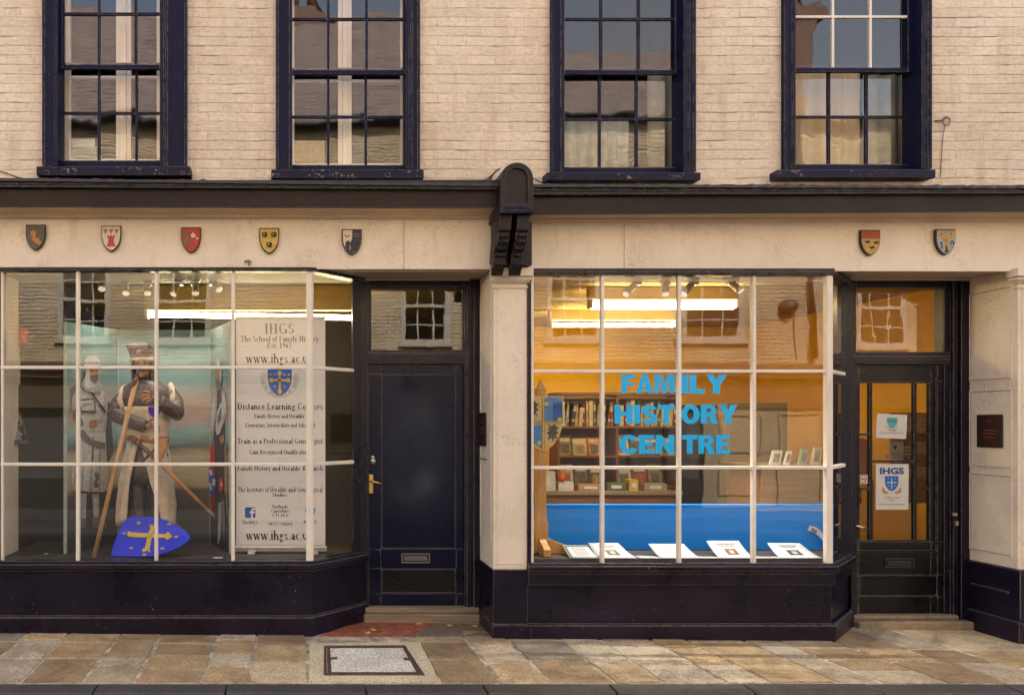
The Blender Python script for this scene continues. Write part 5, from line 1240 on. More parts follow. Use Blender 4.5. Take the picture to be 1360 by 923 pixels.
m.build('eye', tone('dark_eye', (.04, .03, .025)), hd)
m = MB()
for s_ in (-1, 1): m.tube([hc + Vector((s_ * .012, -.094, .031)), hc + Vector((s_ * .032, -.094, .036)), hc + Vector((s_ * .05, -.08, .03))], .006, 6)
m.build('eyebrow', tone('dark_brow', (.06, .045, .04)), hd)
m = MB(); m.tube([hc + Vector((-.034, -.088, -.048)), hc + Vector((0, -.1, -.042)), hc + Vector((.034, -.088, -.048))], [.006, .010, .006], 8); m.build('moustache', tone('dark_brow', (.06, .045, .04)), hd)
# mail coif round the face
m = MB(); rings = []
for k in range(9):
    f = k / 8; z = hc.z + .07 - f * .21; rx = .088 + .012 * math.sin(f * 3.1) ; r = []
    for j in range(15):
        t = R(-42 + (264) * j / 14); r.append(Vector((hc.x + rx * math.cos(t), hc.y + .012 + .1 * math.sin(t), z)))
    rings.append(r)
m.loft(rings, 0, True, False, False); m.build('coif', 'mail', KN, solid=.012)
# four-cornered hat
m = MB(); hb = q(189, 477, -.02); tl = math.radians(38)
def sq(c, r, dz, bulge=.0, n=6):
    pts = []
    for k in range(4):
        a0, a1 = tl + k * math.pi / 2, tl + (k + 1) * math.pi / 2
        p0_, p1_ = Vector((math.cos(a0) * r, math.sin(a0) * r, 0)), Vector((math.cos(a1) * r, math.sin(a1) * r, 0))
        for j in range(n):
            f = j / n; p = p0_.lerp(p1_, f); p = p * (1 + bulge * math.sin(f * math.pi)); zz = dz + (.008 if dz > .05 else 0) * (abs(f - .5) * 2) ** 1.5
            pts.append(c + Vector((p.x, p.y, zz)))
    return pts
m.loft([sq(hb, .100, -.005, .32), sq(hb, .105, .02, .25), sq(hb + Vector((-.01, 0, 0)), .142, .10, .0), sq(hb + Vector((-.01, 0, 0)), .07, .125, .0), sq(hb + Vector((-.012, -.02, 0)), .012, .142, 0)], 0, False)
ht = m.build('hat', 'hat', KN, bevel=.003)
m = MB(); m.loft([sq(hb, .104, -.02, .33), sq(hb, .110, -.016, .33), sq(hb, .111, .008, .31), sq(hb, .104, .012, .3)], 0, True); m.build('hat_band', 'surcoat', ht)
m = MB(); c = q(184, 467, -.155); 
for dx, dz in ((-.008, .009), (.008, .009), (-.008, -.008), (.008, -.008)): m.ball(c + Vector((dx, 0, dz)), (.008, .005, .008), 0, 8, 6)
m.build('hat_badge', tone('dull_gold', (.5, .38, .16)), ht)
# surcoat: bodice, straps, split skirt
m = MB(); rings = []
for py, rx, ry in ((540, .202, .165), (556, .196, .16), (570, .180, .152), (580, .168, .142), (588, .168, .136)):
    rings.append([q(196 - (2 if py < 560 else 0), py) + Vector(((rx + .004 * math.sin(7 * t)) * math.cos(t), (ry + .006 * math.sin(9 * t)) * math.sin(t), 0)) for t in (2 * math.pi * k / 40 for k in range(40))])
m.loft(rings, 0, True, False)
def skirt(a0, a1, cx0, prof, ph):
    rings = []
    for f, (py, cx, rx, ry) in enumerate(prof):
        ring = []; nn = 44
        for k in range(nn + 1):
            t = R(a0[f] + (a1[f] - a0[f]) * k / nn); amp = .003 + .0075 * f
            r = 1 + amp * 3.2 * math.sin(11 * t + ph + .5 * f) + amp * 1.6 * math.sin(19 * t + ph * 2)
            dz = .01 * math.sin(5 * t) * (f / len(prof))
            ring.append(q(cx, py) + Vector((rx * r * math.cos(t), ry * r * math.sin(t), dz)))
        rings.append(ring)
    m.loft(rings, 0, True, False, False)
skirt((-108, -112, -118, -120, -118, -112), (-268, -268, -268, -268, -268, -268), 0, [(587, 196, .166, .133), (610, 193, .178, .15), (640, 190, .185, .165), (668, 187, .178, .17), (688, 182, .15, .17), (696, 179, .128, .165)], .3)
skirt((-104, -90, -80, -66, -55, -48), (92, 92, 92, 92, 92, 92), 0, [(587, 196, .166, .133), (610, 197, .182, .15), (640, 199, .19, .16), (668, 202, .185, .165), (695, 205, .165, .165), (718, 208, .145, .16)], 1.2)
# shoulder straps
for pts in ([q(226, 543, -.10), q(229, 528, -.09), q(228, 514, -.02), q(225, 510, .06)], [q(163, 545, -.11), q(159, 530, -.09), q(163, 516, -.03), q(168, 512, .06)]): m.tube(pts, .02, 8, 0, True, .22)
sx = m.build('surcoat', 'surcoat', KN, solid=.008)
m = MB(); rings = []
for py, rx in ((598, .12), (620, .135), (642, .145)): rings.append([q(194, py, .0) + Vector((rx * math.cos(t) * (1 + .02 * math.sin(12 * t)), .125 * math.sin(t), 0)) for t in (2 * math.pi * k / 30 for k in range(30))])
m.loft(rings, 0, True, False); m.build('mail_skirt', 'mail', KN, solid=.01)
m = MB(); c = q(205, 547, -.175); m.prism(sh_pts(c, .10, .085, c.y), (0, .02, 0)); m.build('chest_badge', 'violet', KN, bevel=.003)
# belt, pouch
m = MB(); rings = []
for py, e in ((578, .006), (578.3, .016), (586, .018), (586.4, .006)): rings.append([q(196, py + 1.2 * math.cos(t)) + Vector(((.162 + e) * math.cos(t), (.13 + e) * math.sin(t), 0)) for t in (2 * math.pi * k / 36 for k in range(36))])
m.loft(rings, 0, True, False); bt = m.build('belt', 'leather', KN)
m = MB(); m.lathe(q(178, 584, -.16), [(.001, -.012), (.022, -.01), (.03, 0), (.03, .02)], 14, axis='y'); m.lathe(q(173.5, 581.5, -.13), [(.001, -.012), (.022, -.01), (.026, 0), (.026, .02)], 14, axis='y'); m.build('buckle', 'dleather', bt)
m = MB(); 
pp = [q(205, 584, -.165), q(223, 582, -.12), q(222, 594, -.13), q(216, 607, -.16), q(209, 613, -.18), q(204, 612, -.185)]
m.prism(pp, (0, .03, 0)); m.build('pouch', 'leather', KN, bevel=.008)
# hands with separate fingers
def hand(palm, wrist, dirs, thumb, name='hand'):
    m = MB(); palm = Vector(palm); wrist = Vector(wrist)
    m.tube([wrist, wrist.lerp(palm, .5), palm], [.026, .032, .036], 12, 0, True, .62)
    for (base_, pts) in dirs:
        ps = [palm + Vector(base_)]
        for d in pts: ps.append(ps[-1] + Vector(d))
        m.tube(ps, [.0115, .0105, .0095, .0078][:len(ps)], 8); m.ball(ps[-1], .008, 0, 8, 6)
    ps = [palm + Vector(thumb[0])]
    for d in thumb[1]: ps.append(ps[-1] + Vector(d))
    m.tube(ps, [.014, .012, .009][:len(ps)], 8); m.ball(ps[-1], .009, 0, 8, 6)
    return m.build(name, 'skin', KN, remesh=.0042, smooth_it=1)
pw = q(194, 566, -.20); pp_ = q(201, 565, -.215)
hand(pp_, pw, [((.02, -.01, .022), [(.028, -.012, -.006), (.018, .0, -.022), (.004, .012, -.018)]), ((.024, -.012, .006), [(.03, -.012, -.012), (.014, .0, -.026), (.0, .012, -.018)]),
               ((.022, -.01, -.012), [(.026, -.01, -.016), (.008, .0, -.026), (-.004, .012, -.016)]), ((.016, -.006, -.028), [(.018, -.008, -.018), (.002, .0, -.022), (-.006, .01, -.012)])],
     ((-.008, -.018, .03), [(.014, -.018, .016), (.02, -.01, .01)]))
pw = q(210, 532, -.235); pp_ = q(203, 527, -.25)
hand(pp_, pw, [((-.018, -.008, .024), [(-.026, -.01, .016), (-.022, -.002, .002), (-.014, .004, -.006)]), ((-.024, -.01, .008), [(-.032, -.01, .006), (-.026, .0, -.004), (-.014, .004, -.008)]),
               ((-.022, -.008, -.010), [(-.03, -.008, -.004), (-.022, .0, -.010), (-.01, .006, -.008)]), ((-.014, -.004, -.026), [(-.024, -.006, -.01), (-.014, .002, -.012), (-.006, .006, -.006)])],
     ((.0, -.016, .034), [(-.006, -.014, .026), (-.014, -.006, .018)]))
# sword in its scabbard, staff and shield: each a thing of its own
t = thing('sword', 'sheathed sword in a tan scabbard hanging aslant from the belt of the statue', 'sword', tuple(q(225, 625, -.2)))
m = MB(); a, b = q(205, 607, -.20), q(274, 676, -.19); m.tube([a, a.lerp(b, .5), b], [.036, .033, .027], 10, 0, True, .55); m.build('scabbard', 'leather', t)
m = MB(); e = q(285, 686, -.185); m.tube([b, b.lerp(e, .8), e], [.029, .024, .010], 10, 0, True, .6); m.build('chape', tone('grey_chape', (.16, .15, .14)), t)
m = MB(); g0 = q(183, 588, -.19); m.tube([g0, g0.lerp(a, .4), a], [.014, .019, .018], 10); m.ball(g0, .026); m.build('grip', 'dleather', t)
m = MB(); u = (b - a).normalized(); w_ = Vector((u.z, 0, -u.x)); g1 = q(200, 602, -.205); m.tube([g1 - w_ * .085, g1, g1 + w_ * .085], [.008, .01, .008], 8); m.build('crossguard', tone('dark_iron', (.06, .05, .045)), t)
t = thing('staff', 'long pale wooden staff leaning on the shoulder of the statue, foot near the glass', 'staff', tuple(P(124.5, 741, .10)))
a, b = P(124.5, 741, .12), P(181, 503, .26); m = MB(); m.tube([a, a.lerp(b, .5), b], .019, 12); m.build('shaft', 'staffwood', t)
m = MB(); c = P(184, 490, .268); m.tube([b, b.lerp(c, .3), c], [.021, .017, .006], 10); m.build('tip', tone('dark_iron', (.06, .05, .045)), t)
m = MB(); d = b.lerp(a, .03); m.tube([d + Vector((-.028, 0, -.03)), d + Vector((-.01, -.01, 0)), b + Vector((.01, -.012, .01))], [.018, .024, .012], 8); m.build('binding', 'dleather', t)
# blue shield leaning against the feet
t = thing('blue_shield', 'ultramarine shield with a yellow cross lying tilted at the feet of the statue', 'shield', tuple(P(195, 738, .16)))
pA, pB, pC = P(148, 738, .13), P(236, 727, .10), P(172, 686, .33)
pA.z = ZBED + .012
nrm = (pB - pA).cross(pC - pA).normalized()
if nrm.y > 0: nrm = -nrm
pl = lambda px, py, off=0.0: on_plane(px, py, pA + nrm * off, nrm)
outl = [(147, 738), (150, 724), (157, 706), (166, 690), (174, 685.5), (190, 685.5), (207, 686.5), (222, 690.5), (236, 697), (246, 704.5), (253.5, 713), (248, 719.5), (238, 726), (224, 732.5), (208, 737.5), (190, 739)]
m = MB(); m.prism([pl(*p) for p in outl], nrm * -.018); m.build('board', 'shieldblue', t, bevel=.003)
m = MB(); 
for pts in ([(169, 711.5), (170, 704.5), (174, 706.5), (196, 708), (220, 709), (223, 706), (229, 712), (222, 717), (219, 714), (194, 713.5), (174, 712.5)],
            [(198.5, 696), (203, 697.5), (207, 695.5), (206, 700), (202.5, 709), (198.5, 729), (200.5, 733.5), (195.5, 730.5), (190, 733), (188.5, 729), (192.5, 727), (197, 708), (199.5, 701)]):
    m.prism([pl(*p, .004) for p in pts], nrm * -.003)
m.build('cross', 'shieldgold', t)
m = MB()
for px, py in ((184, 694.5), (224.5, 696), (164.5, 708.5), (233.5, 713), (174, 728), (215.5, 728.5), (191.5, 737)):
    c = pl(px, py, .004); m.ball(c, (.017, .012, .012), 0, 10, 6); m.ball(c + Vector((.014, 0, .004)), (.008, .007, .007), 0, 8, 5)
m.build('acorn', 'buff', t)

# roll-up banner ----------------------------------------------------------------
YBn = .36
t = thing('roll_up_banner', 'tall white roll-up banner printed IHGS with a blue crest, in the left bay', 'banner', (X(372, YBn), YBn, ZBED))
m = MB(); x0, x1 = X(313.5, YBn), X(432, YBn); m.box(x0, x1, YBn, YBn + .003, ZBED + .05, Z(422, YBn)); sheet = m.build('sheet', 'banner', t)
m = MB(); m.box(x0 - .006, x1 + .006, YBn - .012, YBn + .012, Z(423, YBn), Z(420, YBn)); m.build('top_rail', 'steel', t, bevel=.003)
m = MB(); m.box(x0 - .01, x1 + .012, YBn - .05, YBn + .05, ZBED + .004, ZBED + .062); m.build('base', 'chrome', t, bevel=.012, seg=3)
m = MB()
for xx in (x0 + .1, x1 - .12): m.box(xx, xx + .06, YBn - .13, YBn + .1, ZBED + .001, ZBED + .012)
m.build('foot', 'steel', t, bevel=.003)
yt = YBn - .0012; kx = (YBn - CY) / F
def line(mm, s, px, py, cap, wpx, wt=1.0): serif(mm, s, P(px, py, yt), cap * kx, width=wpx * kx, weight=wt)
m = MB()
line(m, 'IHGS', 371, 436.5, 13.5, 40, 1.1); m.build('heading', 'inkgrey', sheet)
m = MB()
line(m, 'The School of Family History', 371.5, 450, 7.6, 104, 1.15); line(m, 'Est. 1962', 371, 458.7, 7, 33, 1.15); line(m, 'www.ihgs.ac.uk', 371.5, 476, 12.5, 90, 1.2)
line(m, 'Distance Learning Courses', 372, 539.5, 8.8, 114, 1.2); line(m, 'Family History and Heraldry', 371, 552.5, 5.4, 67, 1.25); line(m, 'Elementary, Intermediate and Advanced', 372, 564.5, 5.4, 93, 1.2)
line(m, 'Train as a Professional Genealogist', 372, 585.5, 7, 113, 1.2); line(m, 'Gain Recognised Qualifications', 372, 600, 6, 82, 1.25); line(m, 'Family History and Heraldic Research', 372, 621.5, 6.6, 114, 1.2)
line(m, 'The Institute of Heraldic and Genealogical', 372, 650, 6.6, 113, 1.05); line(m, 'Studies', 371.5, 656.8, 5, 20, 1.4)
line(m, 'Northgate', 372, 672.5, 4.6, 21, 1.3); line(m, 'Canterbury', 372, 678.2, 4.6, 24, 1.3); line(m, 'CT1 1BA', 372, 684, 4.4, 21, 1.3); line(m, '01227 768664', 372.5, 695.3, 4.4, 31, 1.3)
line(m, 'TheIHGS', 332, 693.5, 4.6, 21, 1.4); line(m, '@IHGS', 412, 692.5, 4.6, 18, 1.4); line(m, 'www.ihgs.ac.uk', 371.5, 710.5, 12.5, 90, 1.25)
m.build('printed_text', 'ink', sheet)
# crest with ring of lettering
m = MB(); c = P(371.5, 508, yt); w_, h_ = 32 * kx, 35 * kx; m.prism(sh_pts(c, w_, h_, yt), (0, .0008, 0), 0)
y2 = yt - .001
for (x0_, x1_, z0_, z1_) in ((-.045, .045, -.36, .36), (-.36, .36, .04, .13)): m.prism([Vector((c.x + a * w_, y2, c.z + b * h_)) for a, b in ((x0_, z0_), (x1_, z0_), (x1_, z1_), (x0_, z1_))], (0, .0006, 0), 1)
for ex, ez in ((0, .36), (0, -.34), (-.36, .085), (.36, .085)): m.prism([Vector((c.x + ex * w_ + .05 * w_ * math.cos(a) * 2, y2 - .0003, c.z + ez * h_ + .1 * w_ * math.sin(a))) for a in (R(45 * k) for k in range(8))], (0, .0005, 0), 1)
for ex, ez in ((-.2, .3), (.2, .3), (-.38, .3), (.38, .3), (-.2, -.14), (.2, -.14), (.0, -.43)): m.prism([Vector((c.x + ex * w_ + .035 * w_ * math.cos(a), y2, c.z + ez * h_ + .05 * w_ * math.sin(a))) for a in (R(60 * k) for k in range(6))], (0, .0006, 0), 1)
m.build('crest', ['blueink', 'goldink'], sheet)
m = MB(); c2 = P(371.5, 503, yt)
for r_ in (19.5, 25):
    pts = [(c2.x + r_ * kx * math.cos(R(a)), c2.z + r_ * kx * math.sin(R(a))) for a in range(158, 383, 9)]; pin = [(c2.x + (r_ - .45) * kx * math.cos(R(a)), c2.z + (r_ - .45) * kx * math.sin(R(a))) for a in range(158, 383, 9)]
    for k in range(len(pts) - 1): m.flat([(pts[k][0], yt, pts[k][1]), (pts[k+1][0], yt, pts[k+1][1]), (pin[k+1][0], yt, pin[k+1][1]), (pin[k][0], yt, pin[k][1])])
txt = 'THE INSTITUTE OF HERALDIC AND'
for k, ch in enumerate('SCHOLAE RESEARCH ET PATRIA'):
    a = R(168 + 204 * k / 25); cc = Vector((c2.x + 22 * kx * math.cos(a), yt, c2.z + 22 * kx * math.sin(a))); U_ = Vector((-math.sin(a), 0, math.cos(a)))
    if ch != ' ': 
        m.flat([cc - U_ * kx * 1.1 + Vector((math.cos(a), 0, math.sin(a))) * kx * s_ * 1.7 for s_ in (-1, 1)] + [cc - U_ * kx * .4 + Vector((math.cos(a), 0, math.sin(a))) * kx * s_ * 1.7 for s_ in (1, -1)])
        if ch in 'HAROEP': m.flat([cc + U_ * kx * .5 + Vector((math.cos(a), 0, math.sin(a))) * kx * s_ * 1.7 for s_ in (-1, 1)] + [cc + U_ * kx * 1.1 + Vector((math.cos(a), 0, math.sin(a))) * kx * s_ * 1.7 for s_ in (1, -1)])
m.build('crest_ring', 'inkgrey', sheet)
m = MB(); c = P(332.3, 680.5, yt); s_ = 7 * kx
m.prism([Vector((c.x + a * s_, yt, c.z + b * s_)) for a, b in ((-1, -.8), (-.8, -1), (.8, -1), (1, -.8), (1, .8), (.8, 1), (-.8, 1), (-1, .8))], (0, .0008, 0), 0)
m.flat([Vector((c.x + a * s_, yt - .001, c.z + b * s_)) for a, b in ((.18, -1), (.5, -1), (.5, -.12), (.86, -.12), (.92, .22), (.5, .22), (.5, .4), (.62, .52), (.95, .52), (.95, .85), (.55, .85), (.26, .68), (.18, .4), (.18, .22), (-.1, .22), (-.1, -.12), (.18, -.12))], 1)
m.build('social_icon', ['fbblue', 'banner'], sheet)
m = MB(); c = P(412.5, 680, yt); s_ = 7.6 * kx
m.prism([Vector((c.x + a * s_, yt, c.z + b * s_)) for a, b in ((-1, -.68), (-.5, -.62), (-.1, -.85), (.35, -.75), (.7, -.3), (.8, .3), (1.0, .62), (.72, .6), (.92, .9), (.6, .75), (.3, .82), (.02, .62), (-.02, .3), (-.5, .45), (-.9, .75), (-.95, .4), (-.8, .15), (-1, .12), (-.75, -.18), (-.6, -.3), (-.85, -.35), (-.55, -.52))], (0, .0008, 0), 0)
m.build('social_icon', 'skyblue', sheet)

# left side of the left bay: alarm box, junction box, framed print
xw = xLend
t = thing('alarm_box', 'small red alarm box high on the side wall inside the left bay', 'alarm', (xw, .6, Z(450, .6)))
c = P(20, 446, .6); m = MB(); m.box(xw, xw + .14, .53, .67, c.z - .07, c.z + .06); m.build('case', 'redink', t, bevel=.006)
t = thing('junction_box', 'grey cable box with pale looped wires under the red alarm box', 'junction box', (xw, .6, Z(490, .6)))
c = P(16, 492, .6); m = MB(); m.box(xw, xw + .07, .50, .66, c.z - .12, c.z + .1); m.build('case', 'white', t, bevel=.006)
m = MB()
for k in range(4): m.tube([Vector((xw + .03, .54 + .03 * k, c.z + .1)), Vector((xw + .05, .54 + .035 * k, c.z + .2 + .02 * k)), Vector((xw + .06, .57 + .03 * k, c.z + .24)), Vector((xw + .04, .62 + .03 * k, c.z + .1)), Vector((xw + .03, .66 + .03 * k, c.z - .05))], .006, 6)
m.build('wire', 'white', t)
t = thing('framed_print', 'framed black and white print leaning at the left end of the left bay', 'picture', (X(24, .5), .5, 1.2))
fpn = [P(12, 546, .52), P(27, 546, .60), P(38, 589, .52), P(18, 589, .42)]
m = MB(); ctr = sum(fpn, Vector()) / 4; m.prism(fpn, (0, .02, 0)); fr_ = m.build('frame', tone('dark_red_frame', (.10, .035, .025)), t)
m = MB(); m.prism([ctr + (p - ctr) * .78 + Vector((0, -.004, 0)) for p in fpn], (0, .003, 0)); m.build('mount', tone('grey_mount', (.24, .22, .2)), fr_)
m = MB(); r_ = random.Random(2)
for k in range(12):
    a_, b_ = r_.random(), r_.random(); p = (fpn[0].lerp(fpn[1], a_)).lerp(fpn[3].lerp(fpn[2], a_), b_); p = ctr + (p - ctr) * .7; m.ball(p + Vector((0, -.006, 0)), (.02, .002, .03), 0, 6, 4)
m.build('drawing', 'ink', fr_)
t = thing('paper_slip', 'white slip of paper lying on the window bed left of the staff', 'paper', tuple(P(52, 738, .2)))
m = MB(); m.prism([P(42, 742, .15), P(62, 734, .3), P(65, 735, .3), P(47, 743, .14)], (0, 0, -.004)); m.build('sheet', 'paper', t)
t = thing('paper_slip', 'small white scrap of paper on the window bed between the shield and the banner', 'paper', tuple(P(289, 740, .1)))
m = MB(); m.prism([Vector((X(283, .1), .08, ZBED + .004)), Vector((X(296, .1), .08, ZBED + .004)), Vector((X(295, .1), .12, ZBED + .004)), Vector((X(284, .1), .12, ZBED + .004))], (0, 0, -.003)); m.build('sheet', 'paper', t)

# ------------------------------------------------------------------ right bay: lettering and display
YL = .0035
def arc(cx, cy, rx, ry, a, b, n=14): return [(cx + rx * math.cos(R(a + (b - a) * k / n)), cy + ry * math.sin(R(a + (b - a) * k / n))) for k in range(n + 1)]
def stroke(pts, w):
    l, r = [], []
    for k in range(len(pts)):
        a, b = Vector(pts[max(k - 1, 0)]), Vector(pts[min(k + 1, len(pts) - 1)]); d = (b - a).normalized(); nn = Vector((-d.y, d.x)) * w / 2
        l.append(tuple(Vector(pts[k]) + nn)); r.append(tuple(Vector(pts[k]) - nn))
    return l + r[::-1]
HEAVY = {  # width, outline, holes: fat poster capitals
 'F': (.70, [(0,0),(0,1),(.69,1),(.69,.78),(.29,.78),(.29,.61),(.63,.61),(.63,.40),(.29,.40),(.29,0)], []),
 'A': (.92, [(0,0),(.32,1),(.60,1),(.92,0),(.62,0),(.575,.17),(.335,.17),(.29,0)], [[(.39,.37),(.52,.37),(.455,.68)]]),
 'M': (1.06, [(0,0),(0,1),(.39,1),(.53,.42),(.67,1),(1.06,1),(1.06,0),(.81,0),(.81,.74),(.63,0),(.43,0),(.25,.74),(.25,0)], []),
 'I': (.29, [(0,0),(0,1),(.29,1),(.29,0)], []), 'L': (.66, [(0,0),(0,1),(.29,1),(.29,.24),(.66,.24),(.66,0)], []),
 'Y': (.90, [(.305,0),(.305,.41),(0,1),(.325,1),(.45,.69),(.575,1),(.90,1),(.595,.41),(.595,0)], []),
 'H': (.86, [(0,0),(0,1),(.29,1),(.29,.64),(.57,.64),(.57,1),(.86,1),(.86,0),(.57,0),(.57,.40),(.29,.40),(.29,0)], []),
 'S': (.76, stroke(arc(.38,.71,.255,.18,12,270,14) + arc(.38,.285,.265,.18,88,-165,14)[1:], .23), []),
 'T': (.78, [(.245,0),(.245,.76),(0,.76),(0,1),(.78,1),(.78,.76),(.535,.76),(.535,0)], []),
 'O': (.90, arc(.45,.5,.45,.52,0,345,23), [arc(.45,.5,.165,.28,0,345,23)]),
 'R': (.86, [(0,0),(0,1),(.46,1)] + arc(.46,.71,.32,.29,90,-62,10) + [(.72,.30),(.86,0),(.53,0),(.42,.28),(.37,.38),(.29,.39),(.29,0)], [[(.29,.60),(.29,.80),(.43,.80)] + arc(.43,.70,.075,.10,80,-80,6) + [(.43,.60)]]),
 'C': (.86, arc(.45,.5,.45,.52,28,332,26)[::1] + [(.60,.33)] + arc(.45,.5,.165,.28,320,40,20) + [(.60,.67)], []),
 'E': (.72, [(0,0),(0,1),(.70,1),(.70,.78),(.29,.78),(.29,.61),(.65,.61),(.65,.40),(.29,.40),(.29,.22),(.72,.22),(.72,0)], []),
 'N': (.86, [(0,0),(0,1),(.27,1),(.59,.48),(.59,1),(.86,1),(.86,0),(.59,0),(.27,.53),(.27,0)], [])}
t = thing('window_lettering', 'bright blue FAMILY HISTORY CENTRE lettering on the glass of the right bay', 'lettering', tuple(P(900, 602, YL)))
for s, a, b, top, bot in (('FAM', 825.5, 896, 497.5, 522.5), ('ILY', 905, 965.5, 497.5, 522.5), ('HIST', 816, 896, 537.5, 562.5), ('ORY', 905, 979.5, 537.5, 562.5), ('CEN', 822.5, 895.5, 577.5, 602.5), ('TRE', 906, 969.5, 577.5, 602.5)):
    gap = .055; tot = sum(HEAVY[c][0] for c in s) + gap * (len(s) - 1); k = (YL - CY) / F; kx = (b - a) * k / tot; kz = (bot - top) * k; x = X(a, YL); z = Z(bot, YL)
    for ch in s:
        w, outl_, holes = HEAVY[ch]
        cu = bpy.data.curves.new('l', 'CURVE'); cu.dimensions = '2D'; cu.fill_mode = 'BOTH'; cu.extrude = .0007
        for pts in [outl_] + holes:
            sp = cu.splines.new('POLY'); sp.points.add(len(pts) - 1); sp.use_cyclic_u = True
            for p_, (u_, v_) in zip(sp.points, pts): p_.co = (u_ * kx, v_ * kz, 0, 1)
        ob = bpy.data.objects.new('l', cu); COL.objects.link(ob); dg = bpy.context.evaluated_depsgraph_get(); dg.update()
        me = bpy.data.meshes.new_from_object(ob.evaluated_get(dg)); bpy.data.objects.remove(ob); bpy.data.curves.remove(cu)
        m = MB(); m.add([Vector((x + v.co.x, YL - v.co.z, z + v.co.y)) for v in me.vertices], [tuple(p.vertices) for p in me.polygons]); bpy.data.meshes.remove(me)
        m.build('letter', 'letter', t); x += (w + gap) * kx
# blue display board across the back of the window
YB = .47
t = thing('display_board', 'long bright blue low board standing across the back of the right bay', 'display board', tuple(P(900, 735, YB)))
m = MB(); m.box(X(700, YB), X(1136, YB), YB, YB + .03, ZBED + .002, Z(672, YB)); m.build('panel', 'bluecloth', t, bevel=.003)
m = MB(); m.box(X(700, YB), X(1136, YB), YB - .012, YB + .036, Z(673, YB), Z(669.5, YB)); m.build('top_edge', 'bluecloth', t, bevel=.004)
# wooden stand with a quartered shield
YT = .30
t = thing('shield_stand', 'honey coloured wooden stand holding a quartered blue and gold shield in the right bay', 'stand', tuple(P(718, 736, YT)[:2]) + (ZBED,))
xa, xb = X(711.5, YT), X(724, YT)
m = MB()
m.loft([[Vector((x, y, z)) for x, y in ((c - w_, YT - w_), (c + w_, YT - w_), (c + w_, YT + w_), (c - w_, YT + w_))] for c, w_, z in (((xa + xb) / 2, .045, ZBED + .02), ((xa + xb) / 2, .048, Z(695, YT)), ((xa + xb) / 2, .037, Z(684, YT)), ((xa + xb) / 2, .036, Z(520, YT)), ((xa + xb) / 2, .04, Z(518, YT)), ((xa + xb) / 2, .04, Z(516.5, YT)), ((xa + xb) / 2, .03, Z(516, YT)), ((xa + xb) / 2, .003, Z(504, YT)))], 0, False)
m.build('post', 'oak', t, bevel=.003)
for dx, dy in ((1, 0), (-1, 0), (0, -1), (0, 1)):
    c = Vector(((xa + xb) / 2, YT, ZBED)); m = MB()
    prof = [(.035, .004), (.225, .004), (.225, .06), (.19, .075), (.12, .10), (.07, .125), (.035, .125)]
    if dy: prof = [(r * .8, z) for r, z in prof]
    m.prism([c + Vector((dx * r + (-.028 if dy else 0), dy * r - (.028 if dx else 0), z)) for r, z in prof], (.056 if dy else 0, .056 if dx else 0, 0)); m.build('foot', 'oak', t, bevel=.004)
ysd = YT - .055; kx = (ysd - CY) / F
c = P(721.5, 563, ysd); w_, h_ = 54 * kx, 74 * kx
m = MB(); m.prism(sh_pts(c, w_, h_, ysd), (0, .018, 0)); sb_ = m.build('shield', 'shieldgold', t, bevel=.003)
skyb, dkb, buff_ = tone('mid_blue_quarter', (.06, .24, .58)), tone('deep_blue_quarter', (.015, .10, .42)), tone('cream_quarter', (.66, .50, .26))
m = MB(); yy = ysd - .001
def R4(x0, x1, z0, z1, mi, off=0): m.prism([Vector((c.x + a * w_, yy - off, c.z + b * h_)) for a, b in ((x0, z0), (x1, z0), (x1, z1), (x0, z1))], (0, .0012, 0), mi)
R4(.02, .47, .05, .48, 0); R4(.24, .47, .05, .40, 1, .001); R4(-.47, -.04, .05, .48, 2)
m.prism([Vector((c.x + a * w_, yy, c.z + b * h_)) for a, b in ((-.47, -.02), (-.04, -.02), (-.04, -.44), (-.25, -.35), (-.36, -.22), (-.45, -.06))], (0, .0012, 0), 0)
m.prism([Vector((c.x + a * w_, yy, c.z + b * h_)) for a, b in ((.06, -.02), (.47, -.02), (.36, -.22), (.25, -.35), (.06, -.44))], (0, .0012, 0), 2)
R4(-.03, .04, -.46, .48, 3, .002); R4(-.48, .48, -.0, .045, 3, .0025); R4(-.012, .022, -.46, .48, 4, .003); R4(-.48, .48, .012, .032, 4, .0035)
for q_, v_ in ((.08, .36), (.4, .08), (-.09, .36), (-.1, -.34), (-.4, .08), (.1, -.4)): m.prism([Vector((c.x + (q_ + .05 * math.cos(a)) * w_, yy - .004, c.z + (v_ + .04 * math.sin(a)) * h_)) for a in (R(45 * k) for k in range(8))], (0, .001, 0), 4)
for q_, v_ in ((-.25, .26), (.24, -.16)):
    yy2 = yy - .005
    poly(m, (c.x + q_ * w_, c.z + v_ * h_), [(-.2, .3), (-.05, .22), (.05, .3), (.1, .2), (.2, .22), (.1, .08), (.18, -.02), (.08, -.06), (.16, -.22), (.04, -.14), (.0, -.3), (-.06, -.14), (-.18, -.26), (-.12, -.06), (-.22, -.0), (-.1, .08), (-.2, .12), (-.1, .17)], w_ * .75, yy2, 5)
m.build('quartering', [skyb, dkb, buff_, tone('grey_fillet', (.16, .17, .2)), 'shieldgold', tone('dark_beast', (.07, .05, .04))], sb_)
